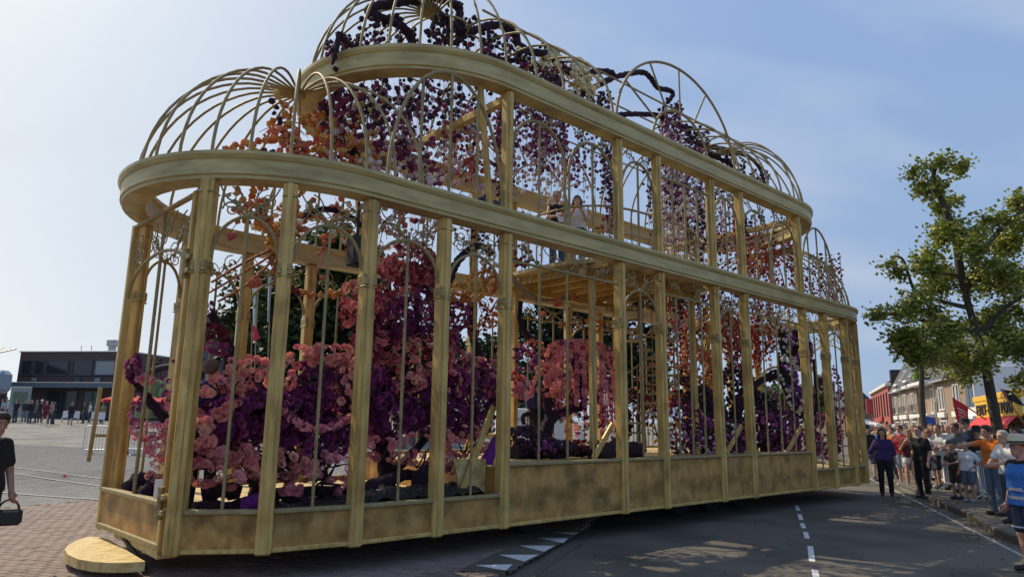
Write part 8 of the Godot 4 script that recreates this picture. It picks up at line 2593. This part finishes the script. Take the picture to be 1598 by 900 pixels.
func build_things() -> void:
	# barriers along the kerb and on the square
	barrier("steel crowd barrier carrying the leaning spectators at its left end", Vector3(11.17, 0.125, -17.65), 75)
	barrier("steel crowd barrier behind the boy with the white shirt", Vector3(10.45, 0.125, -15.2), 75)
	barrier("steel crowd barrier between the orange youth and the kerb", Vector3(9.65, 0.125, -12.9), 72)
	barrier("steel crowd barrier beside the woman in white shorts", Vector3(12.2, 0.125, -20.2), 70)
	barrier("steel crowd barrier standing alone left of the gate rod", stand(182, 640, 26.5), 8)
	barrier("steel crowd barrier seen behind the gate bars", stand(236, 640, 27.5), 4)
	barrier("steel crowd barrier seen between gate and first post", stand(290, 640, 28.5), 2)
	for q in [[225, 47.0, 1.5, "red parasol seen through the gate's left half"], [185, 52.0, 1.3, "small red parasol left of the gate post"], [262, 49.0, 1.5, "red parasol hidden behind the flowering branch"]]:
		parasol(q[3], stand(q[0], 640, q[1]), q[2], 2.5, Vector3(0.52, 0.03, 0.03))
	parasol("white market parasol behind the float's tail on the street", stand(1350, 640, 60.0), 1.3, 2.4, Vector3(0.72, 0.68, 0.64))
	# white chairs on the square
	for q in [[103, 58.0, "first"], [118, 58.0, "second"], [148, 58.0, "third"], [158, 57.0, "fourth"]]:
		var t := thing("garden_chair", "white garden chair on the square, %s from the left" % q[2], "chair", stand(q[0], 640, q[1]), 0.4, "white chairs on the square")
		var w := plain("white_plastic", lin(0.7, 0.7, 0.7), 0.5)
		var s := MB.new(); s.box(Vector3(0, 0.44, 0), Vector3(0.55, 0.05, 0.52), 0.02)
		obj("seat", s, w, t)
		var bk := MB.new(); bk.box(Vector3(0, 0.72, -0.26), Vector3(0.55, 0.55, 0.05), 0.03)
		obj("backrest", bk, w, t)
		for x in [-0.24, 0.24]:
			for z in [-0.22, 0.22]:
				var l := MB.new(); l.box(Vector3(x, 0.21, z), Vector3(0.05, 0.42, 0.05), 0.01)
				obj("leg", l, w, t)
	# another float far across the square
	var gf := thing("green_dome_float", "green striped domed parade float far across the square", "parade float", stand(246, 640, 60.0))
	var gcol := noisy("float_green", [[0.0, lin(0.09, 0.12, 0.05)], [0.5, lin(0.17, 0.21, 0.09)], [1.0, lin(0.26, 0.29, 0.14)]], 0.04, Vector3(0.5, 0.5, 0.5), 0.7)
	for q in [[-1.2, 1.2, 3.3], [1.0, 1.5, 3.7], [2.4, 0.9, 3.0]]:
		var d := MB.new()
		d.lathe(PackedVector2Array([Vector2(q[1], 0.6), Vector2(q[1] * 1.02, q[2] - 1.0), Vector2(q[1] * 0.9, q[2]), Vector2(q[1] * 0.55, q[2] + 0.6), Vector2(0, q[2] + 0.8)]), 18, Vector3(q[0], 0, -1))
		obj("dome", d, gcol, gf)
	var ga := MB.new()
	var gp := PackedVector3Array()
	for i in 17: gp.append(Vector3(0.8 - 2.4 * cos(PI * i / 16), 4.0 + 1.1 * sin(PI * i / 16), -0.3))
	ga.tube(gp, 0.28, 0.28, 8)
	obj("dark_arch", ga, plain("float_dark", lin(0.02, 0.02, 0.022), 0.8), gf)
	var gs := MB.new()
	for i in 6: gs.tube(PackedVector3Array([Vector3(-1.9 + 0.25 * i, 4.2, -1), Vector3(-1.9 + 0.28 * i, 5.4 + 0.3 * sin(i * 2.0), -1)]), 0.04, 0.04, 5); gs.ball(Vector3(-1.9 + 0.28 * i, 5.5 + 0.3 * sin(i * 2.0), -1), Vector3(0.16, 0.16, 0.16), 8, 5)
	obj("flower_stem", gs, plain("float_dark", lin(0.02, 0.02, 0.022), 0.8), gf)
	# banners and flags
	banner_flag("tall_banner", "tall white and green feather banner behind the front bays", "banner", [stand(398, 640, 33.0), at(402, 432, 33.0)], [at(392, 436, 33.0), at(403, 434, 33.0), at(401, 510, 33.0), at(395, 512, 33.0)], Vector3(0.62, 0.66, 0.66), 0.03, [[0.15, 0.25, 0.85, 0.6, Vector3(0.16, 0.30, 0.12)]])
	banner_flag("tall_banner", "pale feather banner pole right of the white and green one", "banner", [stand(418, 640, 36.0), at(422, 430, 36.0)], [at(417, 434, 36.0), at(423, 432, 36.0), at(421, 500, 36.0), at(417, 502, 36.0)], Vector3(0.50, 0.56, 0.60), 0.03)
	banner_flag("red_flag", "small red flag hanging behind the first bush", "flag", [stand(393, 640, 30.0), at(393, 505, 30.0)], [at(393, 507, 30.0), at(398, 509, 30.0), at(406, 528, 30.0), at(394, 532, 30.0)], Vector3(0.55, 0.05, 0.08), 0.02)
	banner_flag("red_flag", "red flag with white lettering waving before the brick terrace", "flag", [at(1540, 655, 30.0), at(1512, 636, 30.0)], [at(1487, 619, 30.0), at(1513, 636, 30.0), at(1512, 667, 30.0), at(1496, 664, 30.0)], Vector3(0.56, 0.035, 0.05), 0.03, [[0.22, 0.30, 0.85, 0.36, Vector3(0.7, 0.6, 0.6)], [0.25, 0.42, 0.9, 0.47, Vector3(0.7, 0.6, 0.6)], [0.2, 0.56, 0.8, 0.60, Vector3(0.7, 0.6, 0.6)], [0.2, 0.68, 0.8, 0.73, Vector3(0.7, 0.6, 0.6)]])
	banner_flag("black_flag", "black flag on a slanted pole above the snack bar sign", "flag", [at(1602, 665, 28.0), at(1562, 606, 28.0)], [at(1562, 607, 28.0), at(1582, 610, 28.0), at(1600, 634, 28.0), at(1574, 624, 28.0)], Vector3(0.02, 0.018, 0.02), 0.03, [[0.1, 0.0, 0.3, 0.5, Vector3(0.35, 0.05, 0.05)]])
	# blue round traffic sign behind the pole trunk
	var sp := at(1449, 661, 34.0)
	var ts := thing("round_traffic_sign", "blue round traffic sign on a grey post behind the pole trunk", "sign", Vector3(sp.x, 0.12, sp.z), -0.4)
	var tp := MB.new(); tp.tube(PackedVector3Array([Vector3.ZERO, Vector3(0, sp.y + 0.3, 0)]), 0.03, 0.03, 8)
	obj("post", tp, plain("galvanised", lin(0.42, 0.43, 0.44), 0.38, 0.6), ts)
	var td := MB.new(); td.lathe(PackedVector2Array([Vector2(0.0, -0.012), Vector2(0.34, -0.012), Vector2(0.34, 0.012), Vector2(0.0, 0.012)]), 24, Vector3(0, sp.y - 0.1, 0.045), Basis(Vector3.RIGHT, PI / 2))
	obj("disc", td, plain("sign_blue", lin(0.03, 0.10, 0.45), 0.4), ts)
	# loudspeakers on the float
	for q in [[756, 324, 0.6, Vector3(0.40, 0.22, 0.34), "black stage loudspeaker lying on the lower ring beam"], [556, 392, 1.0, Vector3(0.20, 0.42, 0.24), "black loudspeaker hanging behind the third post"], [1157, 455, 2.0, Vector3(0.3, 0.3, 0.3), "black loudspeaker on the ring beam at the back bays"]]:
		var c := on_v(q[0], q[1], q[2])
		var t := thing("loudspeaker", q[4], "loudspeaker", fv(c), YAW)
		var s: Vector3 = q[3]
		var b := MB.new(); b.box(Vector3.ZERO, s, 0.02)
		obj("cabinet", b, plain("speaker_black", lin(0.02, 0.021, 0.023), 0.6), t)
		var g := MB.new(); g.box(Vector3(0, 0, s.z / 2 + 0.006), Vector3(s.x * 0.88, s.y * 0.88, 0.012), 0.004)
		obj("grille", g, plain("speaker_grille", lin(0.035, 0.036, 0.038), 0.5), t)
		var br := MB.new(); br.tube(PackedVector3Array([Vector3(0, s.y / 2, 0), Vector3(0, s.y / 2 + (0.10 if q[1] != 392 else 0.5), 0)]), 0.02, 0.02, 6)
		obj("bracket", br, plain("dark_steel", lin(0.018, 0.018, 0.018), 0.7), t)
	# white site trailer and tents behind
	var tr := thing("white_trailer", "white box trailer standing behind the weeping pink tree", "trailer", stand(838, 640, 30.0), 0.25)
	var tw := MB.new(); tw.box(Vector3(0, 1.35, -1), Vector3(2.9, 2.0, 2.0), 0.05)
	obj("box_body", tw, plain("trailer_white", lin(0.66, 0.66, 0.62), 0.5), tr)
	var td2 := MB.new(); td2.box(Vector3(0.0, 1.9, 0.02), Vector3(2.5, 0.1, 0.05), 0.01); td2.box(Vector3(0.4, 1.0, 0.02), Vector3(0.08, 1.2, 0.05), 0.01); td2.box(Vector3(-0.9, 1.0, 0.02), Vector3(0.08, 1.2, 0.05), 0.01)
	obj("door_seam", td2, plain("galvanised", lin(0.42, 0.43, 0.44), 0.38, 0.6), tr)
	for x in [-0.8, 0.8]:
		var w := MB.new(); w.lathe(PackedVector2Array([Vector2(0, -0.1), Vector2(0.3, -0.1), Vector2(0.33, 0), Vector2(0.3, 0.1), Vector2(0, 0.1)]), 18, Vector3(x, 0.33, -0.1), Basis(Vector3.RIGHT, PI / 2))
		obj("wheel", w, plain("tyre_rubber", lin(0.02, 0.02, 0.02), 0.85), tr)
	for q in [[1074, 38.0, "blue-white peaked tent behind the purple bush"], [1050, 42.0, "second pale tent just left of the peaked one"]]:
		var t := thing("market_tent", q[2], "tent", stand(q[0], 640, q[1]), 0.5, "market tents behind the float")
		var rf := MB.new()
		var top := Vector3(0, 3.3, 0)
		for i in 4:
			var a0 := TAU * i / 4 + PI / 4; var a1 := a0 + PI / 2
			rf.poly(PackedVector3Array([top, Vector3(cos(a0) * 2.0, 2.2, sin(a0) * 2.0), Vector3(cos(a1) * 2.0, 2.2, sin(a1) * 2.0)]), Vector3(cos((a0 + a1) / 2), 0.8, sin((a0 + a1) / 2)))
		obj("canopy", rf, cloth(Vector3(0.55, 0.60, 0.70)), t)
		for i in 4:
			var a0 := TAU * i / 4 + PI / 4
			var p := MB.new(); p.tube(PackedVector3Array([Vector3(cos(a0) * 1.95, 0, sin(a0) * 1.95), Vector3(cos(a0) * 1.95, 2.2, sin(a0) * 1.95)]), 0.03, 0.03, 6)
			obj("leg", p, plain("galvanised", lin(0.42, 0.43, 0.44), 0.38, 0.6), t)
	# small white notice on the threshold
	var nc := on_v(248, 765, 1.3)
	var no := thing("white_card", "small white card standing behind the gate's right stile", "card", fv(nc), YAW - 0.5)
	var nm := MB.new(); nm.box(Vector3(0, 0.02, 0), Vector3(0.11, 0.20, 0.015), 0.003)
	obj("sheet", nm, plain("paper_white", lin(0.78, 0.76, 0.76), 0.8), no)
	# leaf litter along the kerb and on the bricks
	var lb := MB.new()
	lb.poly(PackedVector3Array([Vector3(-0.03, 0, 0), Vector3(0, 0.008, 0.016), Vector3(0.035, 0.004, 0)]), Vector3.UP)
	lb.poly(PackedVector3Array([Vector3(-0.03, 0, 0), Vector3(0.035, 0.004, 0), Vector3(0, 0.008, -0.016)]), Vector3.UP)
	var lx := []
	var lc := []
	for i in 900:
		var t := pow(rng.randf(), 0.8)
		var q := Vector2(7.2, -9.0).lerp(Vector2(11.2, -20.5), t) + Vector2(rng.randfn() * 0.35 - 0.2, rng.randfn() * 0.2)
		if i > 640: q = Vector2(rng.randf_range(-9.0, 7.0), rng.randf_range(-17.0, -6.5))
		var f := fl_inv(Vector3(q.x, 0, q.y))
		if f.y > -0.1 and f.y < 4.1 and f.x > -0.8: continue
		var hgt := 0.135 if q.x > lerpf(7.42, 11.25, (q.y + 9.2) / -10.5) else (0.062 if q.x < -0.5 else 0.02)
		lx.append(Transform3D(Basis.from_euler(Vector3(rng.randf_range(-0.3, 0.3), rng.randf() * TAU, rng.randf_range(-0.3, 0.3))).scaled(Vector3.ONE * rng.randf_range(0.6, 1.3)), Vector3(q.x, hgt, q.y)))
		var w := rng.randf()
		lc.append(Color(lerpf(0.10, 0.30, w), lerpf(0.08, 0.20, w), lerpf(0.03, 0.05, w)))
	var litter := scatter("leaf_litter", lb.mesh(), bloom_field, lx, lc)
	tag(litter, "dry leaves and bits scattered along the kerb and the paving", "leaves")
	# fallen petal on the square
	var fp := on_level(100, 748, 0.1)
	var pet := thing("fallen_bloom", "single red bloom lying on the grey paving", "flower", Vector3(fp.x, rise(fp.x, fp.z) + 0.08, fp.z))
	obj("bloom", peony_m, bloom_mat(Vector3(0.5, 0.03, 0.06)), pet, Transform3D(Basis.from_scale(Vector3.ONE * 0.07), Vector3.ZERO))

func _ready() -> void:
	rng.seed = 20240901
	set_up()
	var t0 := Time.get_ticks_msec()
	build_ground()
	build_houses()
	build_float()
	print("structure ", Time.get_ticks_msec() - t0)
	build_trees()
	build_flowers()
	print("flowers ", Time.get_ticks_msec() - t0)
	build_people()
	build_things()
	print("all ", Time.get_ticks_msec() - t0)
